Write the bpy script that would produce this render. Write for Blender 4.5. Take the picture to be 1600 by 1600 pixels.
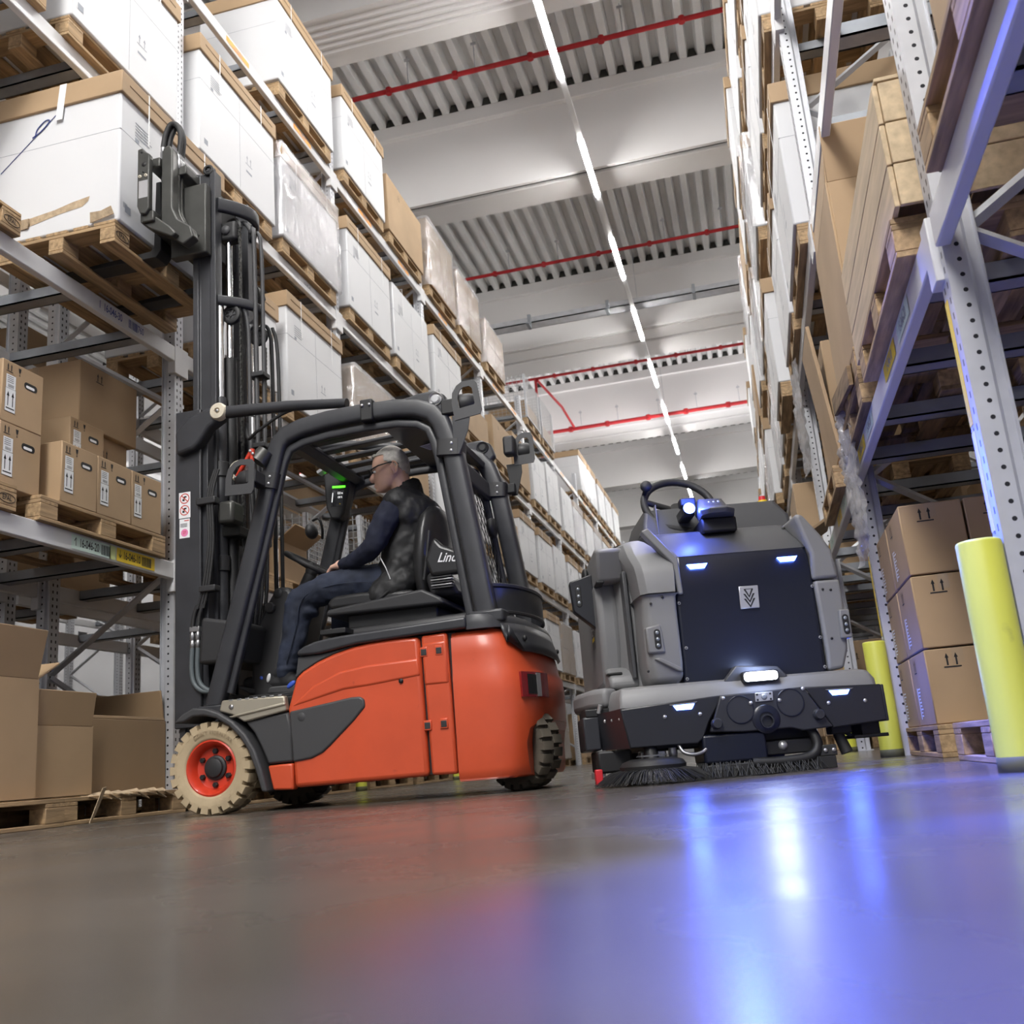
import bpy, math, random
from math import sin, cos, pi, radians as R
from mathutils import Vector, Matrix
for o in list(bpy.data.objects): bpy.data.objects.remove(o)
scn = bpy.context.scene
col = scn.collection
# ---------------------------------------------------------------- camera
YAW, PIT, ROL = -.2278, .2494, -.0829
fw = Vector((sin(YAW)*cos(PIT), cos(YAW)*cos(PIT), sin(PIT)))
r0 = Vector((cos(YAW), -sin(YAW), 0)); u0 = r0.cross(fw)
rt = r0*cos(ROL)+u0*sin(ROL); up = rt.cross(fw)
cam = bpy.data.objects.new('camera', bpy.data.cameras.new('camera')); col.objects.link(cam)
cam.matrix_world = Matrix((( rt.x, up.x, -fw.x, 0), (rt.y, up.y, -fw.y, 0), (rt.z, up.z, -fw.z, .127), (0, 0, 0, 1)))
cam.data.sensor_width = 36; cam.data.lens = 36*1541.7/1600
cam.data.clip_start = .01; cam.data.clip_end = 200
cam.data.dof.use_dof = True; cam.data.dof.focus_distance = 4.9; cam.data.dof.aperture_fstop = 4.6
scn.camera = cam
# ---------------------------------------------------------------- view, world
scn.view_settings.view_transform = 'Standard'; scn.view_settings.look = 'None'
scn.view_settings.gamma = 1; scn.view_settings.use_curve_mapping = False
scn.view_settings.exposure = 0.1
wd = bpy.data.worlds.new('hall_light'); scn.world = wd; wd.use_nodes = True
wd.node_tree.nodes['Background'].inputs[0].default_value = (.9, .92, 1, 1)
wd.node_tree.nodes['Background'].inputs[1].default_value = .44
TUBE_EMIT = 135.0
TRUNKS = ((-1.39, -1), (-9.2, 0), (5.2, 0))

def lamp(name, kind, loc, color, power, parent=None, aim=None, **kw):
    l = bpy.data.lights.new(name, kind); l.color = color; l.energy = power
    for k, v in kw.items(): setattr(l, k, v)
    o = bpy.data.objects.new(name, l); col.objects.link(o); o.location = loc
    if aim is not None: o.rotation_euler = (Vector(aim)-Vector(loc)).to_track_quat('-Z', 'Y').to_euler()
    return o
# light of the lamp lines: down into the aisle (also the stretch behind the camera)
lamp('aisle_light', 'AREA', (-1.4, -3.0, 8.3), (1, .98, .95), 1000, aim=(-2.2, 3.5, 0), shape='RECTANGLE', size=2.0, size_y=6.0)
lamp('aisle_light', 'AREA', (-1.4, 6.5, 8.45), (1, .98, .96), 130, aim=(-1.4, 6.5, 0), shape='RECTANGLE', size=.06, size_y=8.0)
for _x in (-3.0, .2):  # added unseen fills beside the lamp rail, brightening the ceiling
    lamp('ceiling_fill', 'AREA', (_x, 4, 7.3), (1, .985, .97), 55, aim=(_x*.6-.5, 4, 12), shape='RECTANGLE', size=.8, size_y=14.0)
    lamp('ceiling_fill', 'AREA', (_x, 25, 7.3), (1, .985, 1), 190, aim=(_x*.6-.5, 25, 12), shape='RECTANGLE', size=.8, size_y=28.0)
lamp('ceiling_fill', 'AREA', (-9.2, 14, 7.7), (1, .985, .97), 70, aim=(-9.2, 14, 12), shape='RECTANGLE', size=1.6, size_y=24.0)  # another added fill, for the ceiling over the next aisle
# unseen blue spots added high over the aisle to wash the floor blue
for _y in (.8, 2.0, 3.3):
    lamp('blue_wash_fill', 'SPOT', (-1.2, _y, 5.2), (.015, .075, 1), 7200 if _y < 3 else 5200, aim=(.57, _y+.1, 0), spot_size=R(18.5), spot_blend=.4, shadow_soft_size=.12)

# ---------------------------------------------------------------- materials
MATS = {}
def mat(name, c, rough=.5, metal=0., var=0., vs=6., stretch=None, bump=0., bs=60., emit=0., ecol=None, spec=.5, coat=0., dirt=None):
    m = bpy.data.materials.new(name); m.use_nodes = True; nt = m.node_tree; N = nt.nodes; L = nt.links
    b = N['Principled BSDF']; MATS[name] = m
    b.inputs['Base Color'].default_value = (*c, 1); b.inputs['Roughness'].default_value = rough
    b.inputs['Metallic'].default_value = metal; b.inputs['Specular IOR Level'].default_value = spec
    b.inputs['Coat Weight'].default_value = coat
    if emit: b.inputs['Emission Color'].default_value = (*(ecol or c), 1); b.inputs['Emission Strength'].default_value = emit
    if var or bump or dirt:
        tc = N.new('ShaderNodeTexCoord'); oi = N.new('ShaderNodeObjectInfo')
        mp = N.new('ShaderNodeMapping'); mp.inputs['Scale'].default_value = stretch or (1, 1, 1)
        L.new(tc.outputs['Object'], mp.inputs['Vector'])
        ml = N.new('ShaderNodeMath'); ml.operation = 'MULTIPLY'; ml.inputs[1].default_value = 37.; L.new(oi.outputs['Random'], ml.inputs[0])
    if var:
        n = N.new('ShaderNodeTexNoise'); n.noise_dimensions = '4D'; n.inputs['Scale'].default_value = vs; n.inputs['Detail'].default_value = 5
        L.new(mp.outputs[0], n.inputs['Vector']); L.new(ml.outputs[0], n.inputs['W'])
        cr = N.new('ShaderNodeValToRGB'); e = cr.color_ramp.elements
        e[0].position = .3; e[1].position = .7
        e[0].color = (*[x*(1-var) for x in c], 1); e[1].color = (*[min(1, x*(1+var*.6)) for x in c], 1)
        L.new(n.outputs['Fac'], cr.inputs['Fac']); last = cr.outputs['Color']
        if dirt:
            n2 = N.new('ShaderNodeTexNoise'); n2.inputs['Scale'].default_value = dirt[1]; n2.inputs['Detail'].default_value = 8
            L.new(mp.outputs[0], n2.inputs['Vector'])
            c2 = N.new('ShaderNodeValToRGB'); c2.color_ramp.elements[0].position = dirt[2]; c2.color_ramp.elements[1].position = dirt[2]+.12
            L.new(n2.outputs['Fac'], c2.inputs['Fac'])
            mx = N.new('ShaderNodeMix'); mx.data_type = 'RGBA'; L.new(c2.outputs['Color'], mx.inputs['Factor'])
            L.new(last, mx.inputs['A']); mx.inputs['B'].default_value = (*dirt[0], 1); last = mx.outputs['Result']
        L.new(last, b.inputs['Base Color'])
    if bump:
        n3 = N.new('ShaderNodeTexNoise'); n3.inputs['Scale'].default_value = bs; n3.inputs['Detail'].default_value = 4
        L.new(mp.outputs[0], n3.inputs['Vector'])
        bp = N.new('ShaderNodeBump'); bp.inputs['Strength'].default_value = bump; bp.inputs['Distance'].default_value = .01
        L.new(n3.outputs['Fac'], bp.inputs['Height']); L.new(bp.outputs[0], b.inputs['Normal'])
    return m
mat('concrete', (.098, .086, .074), .2, var=.3, vs=1.1, spec=.35, bump=.02, bs=9, dirt=((.06, .053, .048), 1.7, .60))
mat('galv', (.56, .57, .60), .42, .55, var=.12, vs=9, bump=.02, bs=30)
mat('galv_dark', (.30, .32, .35), .5, .5, var=.15, vs=7)
mat('beam_paint', (.62, .62, .63), .38, var=.05, vs=4)
mat('ceil_white', (.78, .765, .76), .6, var=.05, vs=.6)
mat('deck', (.72, .72, .715), .5, .0, var=.12, vs=1.2)
mat('ceil_dark', (.055, .055, .05), .8)  # near-black: shade put into ceiling gaps and rib ends, also backs the deck
mat('pipe_red', (.42, .015, .02), .4)
mat('white_paint', (.72, .72, .73), .5)
mat('wood', (.40, .27, .145), .75, var=.45, vs=5, stretch=(9, .8, 9), bump=.15, bs=25)
mat('wood_x', (.40, .27, .145), .75, var=.45, vs=5, stretch=(.8, 9, 9), bump=.15, bs=25)
mat('wood_dark', (.25, .165, .085), .8, var=.5, vs=5, stretch=(9, .8, 9), bump=.2, bs=25)
mat('chip', (.42, .30, .16), .85, var=.45, vs=70)
mat('plywood', (.56, .43, .27), .65, var=.25, vs=4, stretch=(7, .7, 7), bump=.06)
mat('kraft', (.40, .275, .16), .7, var=.10, vs=2.5, bump=.02, bs=30)
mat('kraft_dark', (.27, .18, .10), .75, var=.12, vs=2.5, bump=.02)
mat('kraft_torn', (.46, .35, .23), .9, var=.3, vs=30, bump=.4, bs=60)
mat('white_card', (.65, .655, .67), .55, var=.03, vs=1.5)
mat('tape', (.42, .31, .20), .15, coat=.6)
mat('paper', (.78, .79, .80), .6)
mat('ink', (.012, .012, .014), .6)
mat('ink_blue', (.03, .05, .22), .5)
mat('ink_gray', (.28, .30, .34), .6)
mat('sticker_yellow', (.80, .56, .02), .45)
mat('sticker_green', (.55, .68, .62), .45)
mat('sticker_lime', (.62, .70, .32), .45)
mat('sticker_orange', (.85, .36, .06), .45)
mat('strap', (.80, .80, .80), .35)
mat('bollard', (.66, .67, .085), .38, var=.06, vs=3, dirt=((.22, .21, .06), 5., .68))
mat('red', (.60, .082, .028), .36, var=.10, vs=5, bump=.025, bs=160, coat=.15, dirt=((.30, .035, .018), 11., .70))
mat('red_rim', (.60, .045, .018), .3, var=.1, vs=9, coat=.3)
mat('frame', (.034, .035, .040), .40, var=.22, vs=8, bump=.015, bs=140)
mat('plastic', (.024, .024, .026), .50, bump=.03, bs=220)
mat('plastic_gray', (.050, .050, .053), .55, bump=.05, bs=260)
mat('black', (.010, .010, .011), .55)
mat('rubber', (.018, .018, .019), .62)
mat('tan_tire', (.47, .37, .235), .78, var=.16, vs=9, bump=.06, bs=60, dirt=((.20, .15, .09), 14., .66))
mat('tan_dark', (.34, .26, .16), .8)
mat('dark_tire', (.10, .085, .065), .8, var=.3, vs=9, bump=.06)
mat('chrome', (.80, .80, .82), .10, 1.)
mat('steel', (.42, .42, .43), .35, .9, var=.15, vs=12)
mat('gunmetal', (.066, .066, .061), .42, .45, var=.2, vs=9)
mat('step_metal', (.44, .40, .32), .38, .55, var=.1, vs=6)
mat('cream', (.60, .54, .43), .4, var=.1, vs=30)
mat('lens_red', (.22, .006, .012), .12, coat=1)
mat('lens_clear', (.18, .10, .08), .08, coat=1)
mat('glassy', (.30, .33, .36), .08, .3, coat=1)
mat('led_green', (.05, .9, .02), .4, emit=3., ecol=(.08, 1, .02))
mat('screen', (.012, .013, .016), .12, coat=1)
mat('screen_text', (.8, .8, .8), .4, emit=1.2)
mat('skin', (.68, .42, .32), .48, var=.10, vs=25, bump=.02, bs=300)
mat('hair', (.60, .57, .53), .7, var=.25, vs=60, bump=.5, bs=420)
mat('navy', (.005, .0075, .023), .85, var=.2, vs=14, bump=.1, bs=240)
mat('vest', (.012, .012, .013), .62, var=.3, vs=16, bump=.30, bs=22)
mat('jeans', (.020, .027, .050), .85, var=.55, vs=9, bump=.12, bs=300)
mat('shoe_blue', (.05, .11, .55), .5)
mat('shoe', (.012, .012, .014), .7)
mat('scr_gray', (.20, .20, .205), .45, var=.05, vs=4, bump=.02, bs=320)
mat('scr_dark', (.060, .061, .066), .42, bump=.015, bs=300)
mat('scr_plate_dark', (.018, .019, .024), .36, bump=.01, bs=300)
mat('scr_panel', (.007, .009, .020), .28, bump=.01, bs=300)
mat('scr_plate', (.030, .031, .037), .35)
mat('led_blue', (.05, .12, 1), .4, emit=26., ecol=(.10, .22, 1))
mat('led_beacon', (.3, .4, 1), .4, emit=60., ecol=(.22, .34, 1))
mat('led_white', (1, 1, 1), .4, emit=14., ecol=(.86, .92, 1))
mat('tube_light', (1, 1, 1), .4, emit=TUBE_EMIT, ecol=(1, .985, .96))
mat('scuff', (.15, .15, .075), .6)
mat('silver', (.52, .52, .53), .3, .6)
mat('seat', (.020, .020, .021), .33, bump=.06, bs=120)
mat('olive', (.10, .12, .13), .5)
mat('foot_yellow', (.8, .6, .03), .5)
mat('foot_red', (.6, .02, .03), .4)
mat('wall', (.62, .62, .63), .7)
mat('grid_wire', (.45, .46, .47), .4, .6)

def film_mat(name, tint, thr, gl):
    m = bpy.data.materials.new(name); m.use_nodes = True; nt = m.node_tree; N = nt.nodes; L = nt.links; MATS[name] = m
    N.remove(N['Principled BSDF'])
    t = N.new('ShaderNodeBsdfTransparent'); t.inputs[0].default_value = (.93, .93, .93, 1)
    g = N.new('ShaderNodeBsdfGlossy'); g.inputs['Roughness'].default_value = .16; g.inputs[0].default_value = (*tint, 1)
    d = N.new('ShaderNodeBsdfDiffuse'); d.inputs[0].default_value = (*tint, 1)
    n = N.new('ShaderNodeTexNoise'); n.inputs['Scale'].default_value = 9; n.inputs['Detail'].default_value = 6; n.inputs['Distortion'].default_value = 1.5
    tc = N.new('ShaderNodeTexCoord'); mp = N.new('ShaderNodeMapping'); mp.inputs['Scale'].default_value = (1, 1, .35)
    L.new(tc.outputs['Object'], mp.inputs[0]); L.new(mp.outputs[0], n.inputs['Vector'])
    bp = N.new('ShaderNodeBump'); bp.inputs['Strength'].default_value = .8; bp.inputs['Distance'].default_value = .03
    L.new(n.outputs['Fac'], bp.inputs['Height']); L.new(bp.outputs[0], g.inputs['Normal']); L.new(bp.outputs[0], d.inputs['Normal'])
    x = N.new('ShaderNodeMixShader'); x.inputs[0].default_value = gl; L.new(d.outputs[0], x.inputs[1]); L.new(g.outputs[0], x.inputs[2])
    y = N.new('ShaderNodeMixShader'); y.inputs[0].default_value = thr; L.new(t.outputs[0], y.inputs[1]); L.new(x.outputs[0], y.inputs[2])
    L.new(y.outputs[0], N['Material Output'].inputs['Surface'])
film_mat('film', (.80, .80, .82), .42, .55)
film_mat('film_loose', (.85, .85, .88), .5, .6)

def post_mat():
    m = mat('post', (.57, .58, .61), .40, .5); nt = m.node_tree; N = nt.nodes; L = nt.links
    tc = N.new('ShaderNodeTexCoord'); sp = N.new('ShaderNodeSeparateXYZ'); L.new(tc.outputs['Object'], sp.inputs[0])
    def mth(op, a, b=None):
        n = N.new('ShaderNodeMath'); n.operation = op
        for i, v in enumerate((a, b)):
            if v is None: continue
            if isinstance(v, (int, float)): n.inputs[i].default_value = v
            else: L.new(v, n.inputs[i])
        return n.outputs[0]
    y = mth('ABSOLUTE', sp.outputs['Y']); fr = mth('FRACT', mth('MULTIPLY', sp.outputs['Z'], 20.))
    slot = mth('MULTIPLY', mth('LESS_THAN', mth('ABSOLUTE', mth('SUBTRACT', y, .022)), .0065), mth('LESS_THAN', fr, .42))
    sx = mth('ABSOLUTE', mth('SUBTRACT', mth('ABSOLUTE', sp.outputs['X']), .040))
    dz = mth('MULTIPLY', mth('SUBTRACT', fr, .5), .05)
    rr = mth('ADD', mth('MULTIPLY', sx, sx), mth('MULTIPLY', dz, dz))
    hole = mth('MULTIPLY', mth('LESS_THAN', rr, .00005), mth('GREATER_THAN', y, .03))
    f = mth('MAXIMUM', slot, hole)
    n = N.new('ShaderNodeTexNoise'); n.inputs['Scale'].default_value = 12; L.new(tc.outputs['Object'], n.inputs['Vector'])
    cr = N.new('ShaderNodeValToRGB'); cr.color_ramp.elements[0].color = (.48, .49, .52, 1); cr.color_ramp.elements[1].color = (.64, .65, .68, 1); L.new(n.outputs['Fac'], cr.inputs[0])
    mx = N.new('ShaderNodeMix'); mx.data_type = 'RGBA'; L.new(f, mx.inputs['Factor']); L.new(cr.outputs[0], mx.inputs['A']); mx.inputs['B'].default_value = (.02, .02, .025, 1)
    L.new(mx.outputs['Result'], N['Principled BSDF'].inputs['Base Color'])
post_mat()
# floor gloss varies
nt = MATS['concrete'].node_tree; N = nt.nodes
_n = N.new('ShaderNodeTexNoise'); _n.inputs['Scale'].default_value = 2.2; _n.inputs['Detail'].default_value = 6
_t = N.new('ShaderNodeTexCoord'); nt.links.new(_t.outputs['Object'], _n.inputs['Vector'])
_r = N.new('ShaderNodeMapRange'); _r.inputs['From Min'].default_value = .3; _r.inputs['From Max'].default_value = .7; _r.inputs['To Min'].default_value = .20; _r.inputs['To Max'].default_value = .32
nt.links.new(_n.outputs['Fac'], _r.inputs['Value']); nt.links.new(_r.outputs[0], N['Principled BSDF'].inputs['Roughness'])

# ---------------------------------------------------------------- mesh helpers
class MB:
    def __init__(s): s.v = []; s.f = []; s.fm = []; s.fs = []; s.mi = 0; s.sm = False
    def add(s, vs, fs, smooth=None):
        b = len(s.v); s.v += [tuple(v) for v in vs]
        for f in fs: s.f.append([i+b for i in f]); s.fm.append(s.mi); s.fs.append(s.sm if smooth is None else smooth)
        return s
    def bx(s, x0, x1, y0, y1, z0, z1, M=None):
        vs = [Vector((x, y, z)) for x in (x0, x1) for y in (y0, y1) for z in (z0, z1)]
        if M: vs = [M @ v for v in vs]
        return s.add(vs, [(0, 1, 3, 2), (4, 6, 7, 5), (0, 4, 5, 1), (2, 3, 7, 6), (0, 2, 6, 4), (1, 5, 7, 3)], False)
    def prism(s, poly, ax, a0, a1, M=None):
        # poly of 2d points; ax 'x': (y,z); 'y': (x,z); 'z': (x,y)
        def P(p, a):
            v = {'x': (a, p[0], p[1]), 'y': (p[0], a, p[1]), 'z': (p[0], p[1], a)}[ax]; return M @ Vector(v) if M else v
        n = len(poly); ar = sum(poly[i][0]*poly[(i+1) % n][1]-poly[(i+1) % n][0]*poly[i][1] for i in range(n))
        if (ar < 0) != (ax == 'y'): poly = poly[::-1]
        if a0 > a1: a0, a1 = a1, a0
        vs = [P(p, a0) for p in poly]+[P(p, a1) for p in poly]
        fs = [list(range(n))[::-1], list(range(n, 2*n))]+[(i, (i+1) % n, n+(i+1) % n, n+i) for i in range(n)]
        return s.add(vs, fs, False)
    def loft(s, rings, cap=True, closed=False, smooth=True):
        n = len(rings[0]); vs = [p for r in rings for p in r]; fs = []
        m = len(rings)
        for k in range(m if closed else m-1):
            a = k*n; b = ((k+1) % m)*n
            for i in range(n): j = (i+1) % n; fs.append((a+i, a+j, b+j, b+i))
        s.add(vs, fs, smooth)
        if cap and not closed:
            s.add(rings[0], [list(range(n))[::-1]], False); s.add(rings[-1], [list(range(n))], False)
        return s
    def tube(s, path, r, n=8, sec=None, up=None, cap=True, smooth=True, closed=False):
        P = [Vector(p) for p in path]; m = len(P)
        rs = r if isinstance(r, (list, tuple)) else [r]*m
        rings = []; nrm = Vector(up) if up else None
        for i in range(m):
            if closed: t = (P[(i+1) % m]-P[i-1])
            else: t = (P[min(i+1, m-1)]-P[max(i-1, 0)])
            t = t.normalized() if t.length > 1e-9 else Vector((0, 0, 1))
            if nrm is None: nrm = t.orthogonal()
            b = nrm if up else nrm
            b = (Vector(up) if up else nrm); b = b-t*b.dot(t)
            b = b.normalized() if b.length > 1e-6 else t.orthogonal().normalized()
            nrm = b; c = t.cross(b)
            if sec: rings.append([P[i]+c*q[0]*rs[i]+b*q[1]*rs[i] for q in sec])
            else: rings.append([P[i]+c*(rs[i]*cos(2*pi*k/n))+b*(rs[i]*sin(2*pi*k/n)) for k in range(n)])
        return s.loft(rings, cap, closed, smooth)
    def lathe(s, prof, n=24, M=None, smooth=True, a0=0., a1=2*pi):
        # prof: (r, h) about local z
        full = abs(a1-a0-2*pi) < 1e-6; k = n if full else n+1
        vs = []
        for i in range(k):
            a = a0+(a1-a0)*i/n
            for r, h in prof:
                v = Vector((r*cos(a), r*sin(a), h)); vs.append(M @ v if M else v)
        p = len(prof); fs = []
        for i in range(n):
            a = i*p; b = ((i+1) % k)*p
            for j in range(p-1): fs.append((a+j, b+j, b+j+1, a+j+1))
        return s.add(vs, fs, smooth)
    def ell(s, c, r, n=16, m=10, M=None):
        rings = []
        vs = []; fs = []
        for i in range(m+1):
            t = pi*i/m
            for k in range(n):
                a = 2*pi*k/n; v = Vector((r[0]*sin(t)*cos(a), r[1]*sin(t)*sin(a), r[2]*cos(t)))
                if M: v = M @ v
                vs.append(v+Vector(c))
        for i in range(m):
            for k in range(n): fs.append((i*n+k, (i+1)*n+k, (i+1)*n+(k+1) % n, i*n+(k+1) % n))
        return s.add(vs, fs, True)
    def caps(s, a, b, ra, rb, n=14):
        # tapered capsule
        a = Vector(a); b = Vector(b); t = (b-a).normalized(); path = []; rs = []
        for k in range(5): q = pi/2*k/4; path.append(a-t*ra*cos(q)); rs.append(max(ra*sin(q), 1e-4))
        for k in range(5): q = pi/2*k/4; path.append(b+t*rb*sin(q)); rs.append(max(rb*cos(q), 1e-4))
        return s.tube(path, rs, n)
    def chain(s, pts, rs, n=14):
        for i in range(len(pts)-1): s.caps(pts[i], pts[i+1], rs[i], rs[i+1], n)
        return s
    def mesh(s, name='m'):
        me = bpy.data.meshes.new(name); me.from_pydata(s.v, [], s.f); me.polygons.foreach_set('material_index', s.fm)
        me.polygons.foreach_set('use_smooth', s.fs); me.validate(); me.update()
        if s.f:
            import bmesh
            bm = bmesh.new(); bm.from_mesh(me); bmesh.ops.recalc_face_normals(bm, faces=bm.faces); bm.to_mesh(me); bm.free()
        return me
    def build(s, name, mats, parent=None, bevel=0, seg=2, sharp=None, loc=None, remesh=0, smooth=0, solid=0, wn=False):
        me = s.mesh(name)
        for m in (mats if isinstance(mats, (list, tuple)) else [mats]): me.materials.append(MATS[m])
        o = bpy.data.objects.new(name, me); col.objects.link(o)
        if loc is not None: o.location = loc
        if remesh:
            md = o.modifiers.new('r', 'REMESH'); md.mode = 'VOXEL'; md.voxel_size = remesh; md.use_smooth_shade = True
        if smooth:
            md = o.modifiers.new('s', 'SMOOTH'); md.iterations = smooth; md.factor = .5
        if solid:
            md = o.modifiers.new('t', 'SOLIDIFY'); md.thickness = solid; md.offset = 0
        if bevel:
            md = o.modifiers.new('b', 'BEVEL'); md.width = bevel; md.segments = seg; md.limit_method = 'ANGLE'; md.angle_limit = R(32); md.harden_normals = False
            me.polygons.foreach_set('use_smooth', [True]*len(me.polygons)); me.set_sharp_from_angle(angle=R(60))
        if sharp: me.set_sharp_from_angle(angle=R(sharp))
        if parent is not None: par(o, parent)
        return o
CH = {}
WM = {}
def par(o, p):
    o.parent = p; o.matrix_parent_inverse = WM.get(p.name, Matrix()).inverted(); CH.setdefault(p.name, []).append(o)
def tag(o, label, cat=None, group=None, kind=None):
    if label: o['label'] = label
    if cat: o['category'] = cat
    if group: o['group'] = group
    if kind: o['kind'] = kind
    return o
def root(name, loc, label=None, cat=None, group=None):
    o = bpy.data.objects.new(name, None); col.objects.link(o); o.location = loc; o.empty_display_size = .1
    WM[o.name] = Matrix.Translation(loc); return tag(o, label, cat, group)
def lroot(name, label=None, cat=None, group=None): return root(name, (0, 0, 0), label, cat, group)
def dup(o, loc=None, rz=None, label=None, group=None, p=None):
    c = o.copy(); col.objects.link(c)
    if p is not None: c.parent = p
    if loc is not None: c.location = loc
    if rz is not None: c.rotation_euler = (0, 0, rz)
    if label: c['label'] = label
    if group: c['group'] = group
    for ch in CH.get(o.name, ()): CH.setdefault(c.name, []).append(dup(ch, p=c))
    return c
def struct(o): o['kind'] = 'structure'; return o
def cut(o, mb):
    c = mb.build('cutter', 'black'); md = o.modifiers.new('x', 'BOOLEAN'); md.object = c; md.operation = 'DIFFERENCE'; md.solver = 'EXACT'
    while o.modifiers[0] != md:
        i = list(o.modifiers).index(md); o.modifiers.move(i, i-1)
    others = [m for m in o.modifiers if m != md]
    for m in others: m.show_viewport = False
    dg = bpy.context.evaluated_depsgraph_get(); dg.update()
    me = bpy.data.meshes.new_from_object(o.evaluated_get(dg)); o.modifiers.remove(md); o.data = me
    for m in others: m.show_viewport = True
    bpy.data.objects.remove(c)
_tx = {}
def text_geo(s, size):
    if s not in _tx:
        cu = bpy.data.curves.new('t', 'FONT'); cu.body = s; cu.size = 1; cu.resolution_u = 3; cu.offset = .012; cu.align_x = 'CENTER'; cu.align_y = 'CENTER'
        o = bpy.data.objects.new('t', cu); col.objects.link(o); dg = bpy.context.evaluated_depsgraph_get(); dg.update()
        me = bpy.data.meshes.new_from_object(o.evaluated_get(dg))
        _tx[s] = ([tuple(v.co) for v in me.vertices], [tuple(p.vertices) for p in me.polygons]); bpy.data.objects.remove(o)
    v, f = _tx[s]; return [Vector((x*size, y*size, 0)) for x, y, z in v], f
def put_text(mb, s, size, M, squash=1.):
    v, f = text_geo(s, size); mb.add([M @ Vector((p.x*squash, p.y, 0)) for p in v], f, False)
def frame_mat(o, xa, ya):
    x = Vector(xa).normalized(); y = Vector(ya).normalized(); z = x.cross(y)
    return Matrix(((x.x, y.x, z.x, o[0]), (x.y, y.y, z.y, o[1]), (x.z, y.z, z.z, o[2]), (0, 0, 0, 1)))
def rect(mb, M, x0, x1, y0, y1, z=0):
    mb.add([M @ Vector(p) for p in ((x0, y0, z), (x1, y0, z), (x1, y1, z), (x0, y1, z))], [(0, 1, 2, 3)], False)
def poly(mb, M, pts, z=0): mb.add([M @ Vector((p[0], p[1], z)) for p in pts], [list(range(len(pts)))], False)
def rrect(w, h, r, n=4):
    out = []
    for cx, cy, a in ((w-r, h-r, 0), (-w+r, h-r, pi/2), (-w+r, -h+r, pi), (w-r, -h+r, 3*pi/2)):
        for k in range(n+1): q = a+pi/2*k/n; out.append((cx+r*cos(q), cy+r*sin(q)))
    return out
def smoothpath(pts, n=6):
    P = [Vector(p) for p in pts]; out = []
    for i in range(len(P)-1):
        p0 = P[max(i-1, 0)]; p1 = P[i]; p2 = P[i+1]; p3 = P[min(i+2, len(P)-1)]
        for k in range(n):
            t = k/n; out.append(.5*((2*p1)+(p2-p0)*t+(2*p0-5*p1+4*p2-p3)*t*t+(3*p1-p0-3*p2+p3)*t**3))
    out.append(P[-1]); return out
rnd = random.Random(7)
# ================================================================ setting
H0 = .127
XL, XR = -3.736, .688
PY, PP = 5.929, 2.94
LV = [0., 1.637, 3.225, 4.842, 6.517]
b = MB(); b.bx(-16, 10, -8, 52, -.2, 0); struct(b.build('floor', 'concrete'))
b = MB(); CL = None                            # trapezoid deck sheets, ribs along the aisle
pts = []; x = -15.; zc = H0+10.12
while x < 8: pts += [(x, zc), (x+.10, zc), (x+.135, zc+.15), (x+.235, zc+.15)]; x += .27
b.bx(-16, 10, -8, 52, zc+.3, zc+.4); CL = struct(b.build('ceiling', 'ceil_dark'))
for k in range(0, len(pts)-1, 16):
    b = MB()
    for i in range(k, min(k+16, len(pts)-1)):
        (xa, za), (xb, zb) = pts[i], pts[i+1]
        b.add([(xa, -8, za), (xb, -8, zb), (xb, 52, zb), (xa, 52, za)], [(0, 1, 2, 3)], False)
    b.build('deck_sheet', 'deck', CL)
b = MB(); b.bx(-16, 10, 51.7, 52, 0, zc+.3); struct(b.build('wall_far', 'wall', loc=(0, 0, 0)))
b = MB(); b.bx(-16.2, -16, -8, 52, 0, zc+.3); struct(b.build('wall_left', 'wall'))
b = MB(); b.bx(10, 10.2, -8, 52, 0, zc+.3); struct(b.build('wall_right', 'wall'))
GY = 13.33
for n in range(-1, 7):
    y = GY+6.13*n; zb = H0+8.72
    g = struct(MB().bx(-15.9, 9.9, y+.24, y+.78, zb, zc+.02).build('ceiling_beam', 'ceil_white', bevel=.02))
    b = MB(); b.bx(-15.9, 9.9, y, y+.06, zb-.05, zc-.2); b.build('fascia_panel', 'ceil_white', g)
    b = MB(); b.bx(-15.9, 9.9, y-.10, y+.1, zc-.22, zc+.005); b.build('top_flange', 'ceil_white', g, bevel=.01)
    b = MB(); b.bx(-15.9, 9.9, y+.06, y+.24, zb+.05, zb+.09); b.build('shade_strip', 'ceil_dark', g)  # dark strip painted for the shade in the gap behind the fascia
    b = MB()                                  # dark plugs standing in for the shade in the rib ends
    xx = -15.
    while xx < 8: b.prism([(xx+.11, zc+.005), (xx+.145, zc+.145), (xx+.225, zc+.145), (xx+.26, zc+.005)], 'y', y-.09, y-.07); xx += .27
    o = b.build('rib_end_shade', 'ceil_dark', g); o['kind'] = 'stuff'
def ribbed(y0, y1, z0, z1, nr):
    g = struct(MB().bx(-15.9, 9.9, y0, y1, z0, z1).build('ceiling_panel', 'ceil_white', bevel=.01))
    w = (y1-y0)*.62; s0 = y0+.12
    for k in range(nr):
        a = s0+w*k/nr; b = MB(); b.prism([(a, z0), (a+.03, z0-.035), (a+w/nr-.06, z0-.035), (a+w/nr-.03, z0)], 'x', -15.9, 9.9); b.build('rib', 'ceil_white', g)
    MB().bx(-15.9, 9.9, y0-.03, y0+.02, z0-.05, z1).build('edge_strip', 'ceil_white', g)
ribbed(9.45, 10.36, H0+9.0, H0+9.6, 5)
struct(MB().bx(-15.9, 9.9, 20.35, 21.2, H0+8.72, H0+9.4).build('ceiling_panel', 'ceil_white', bevel=.02))
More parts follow.
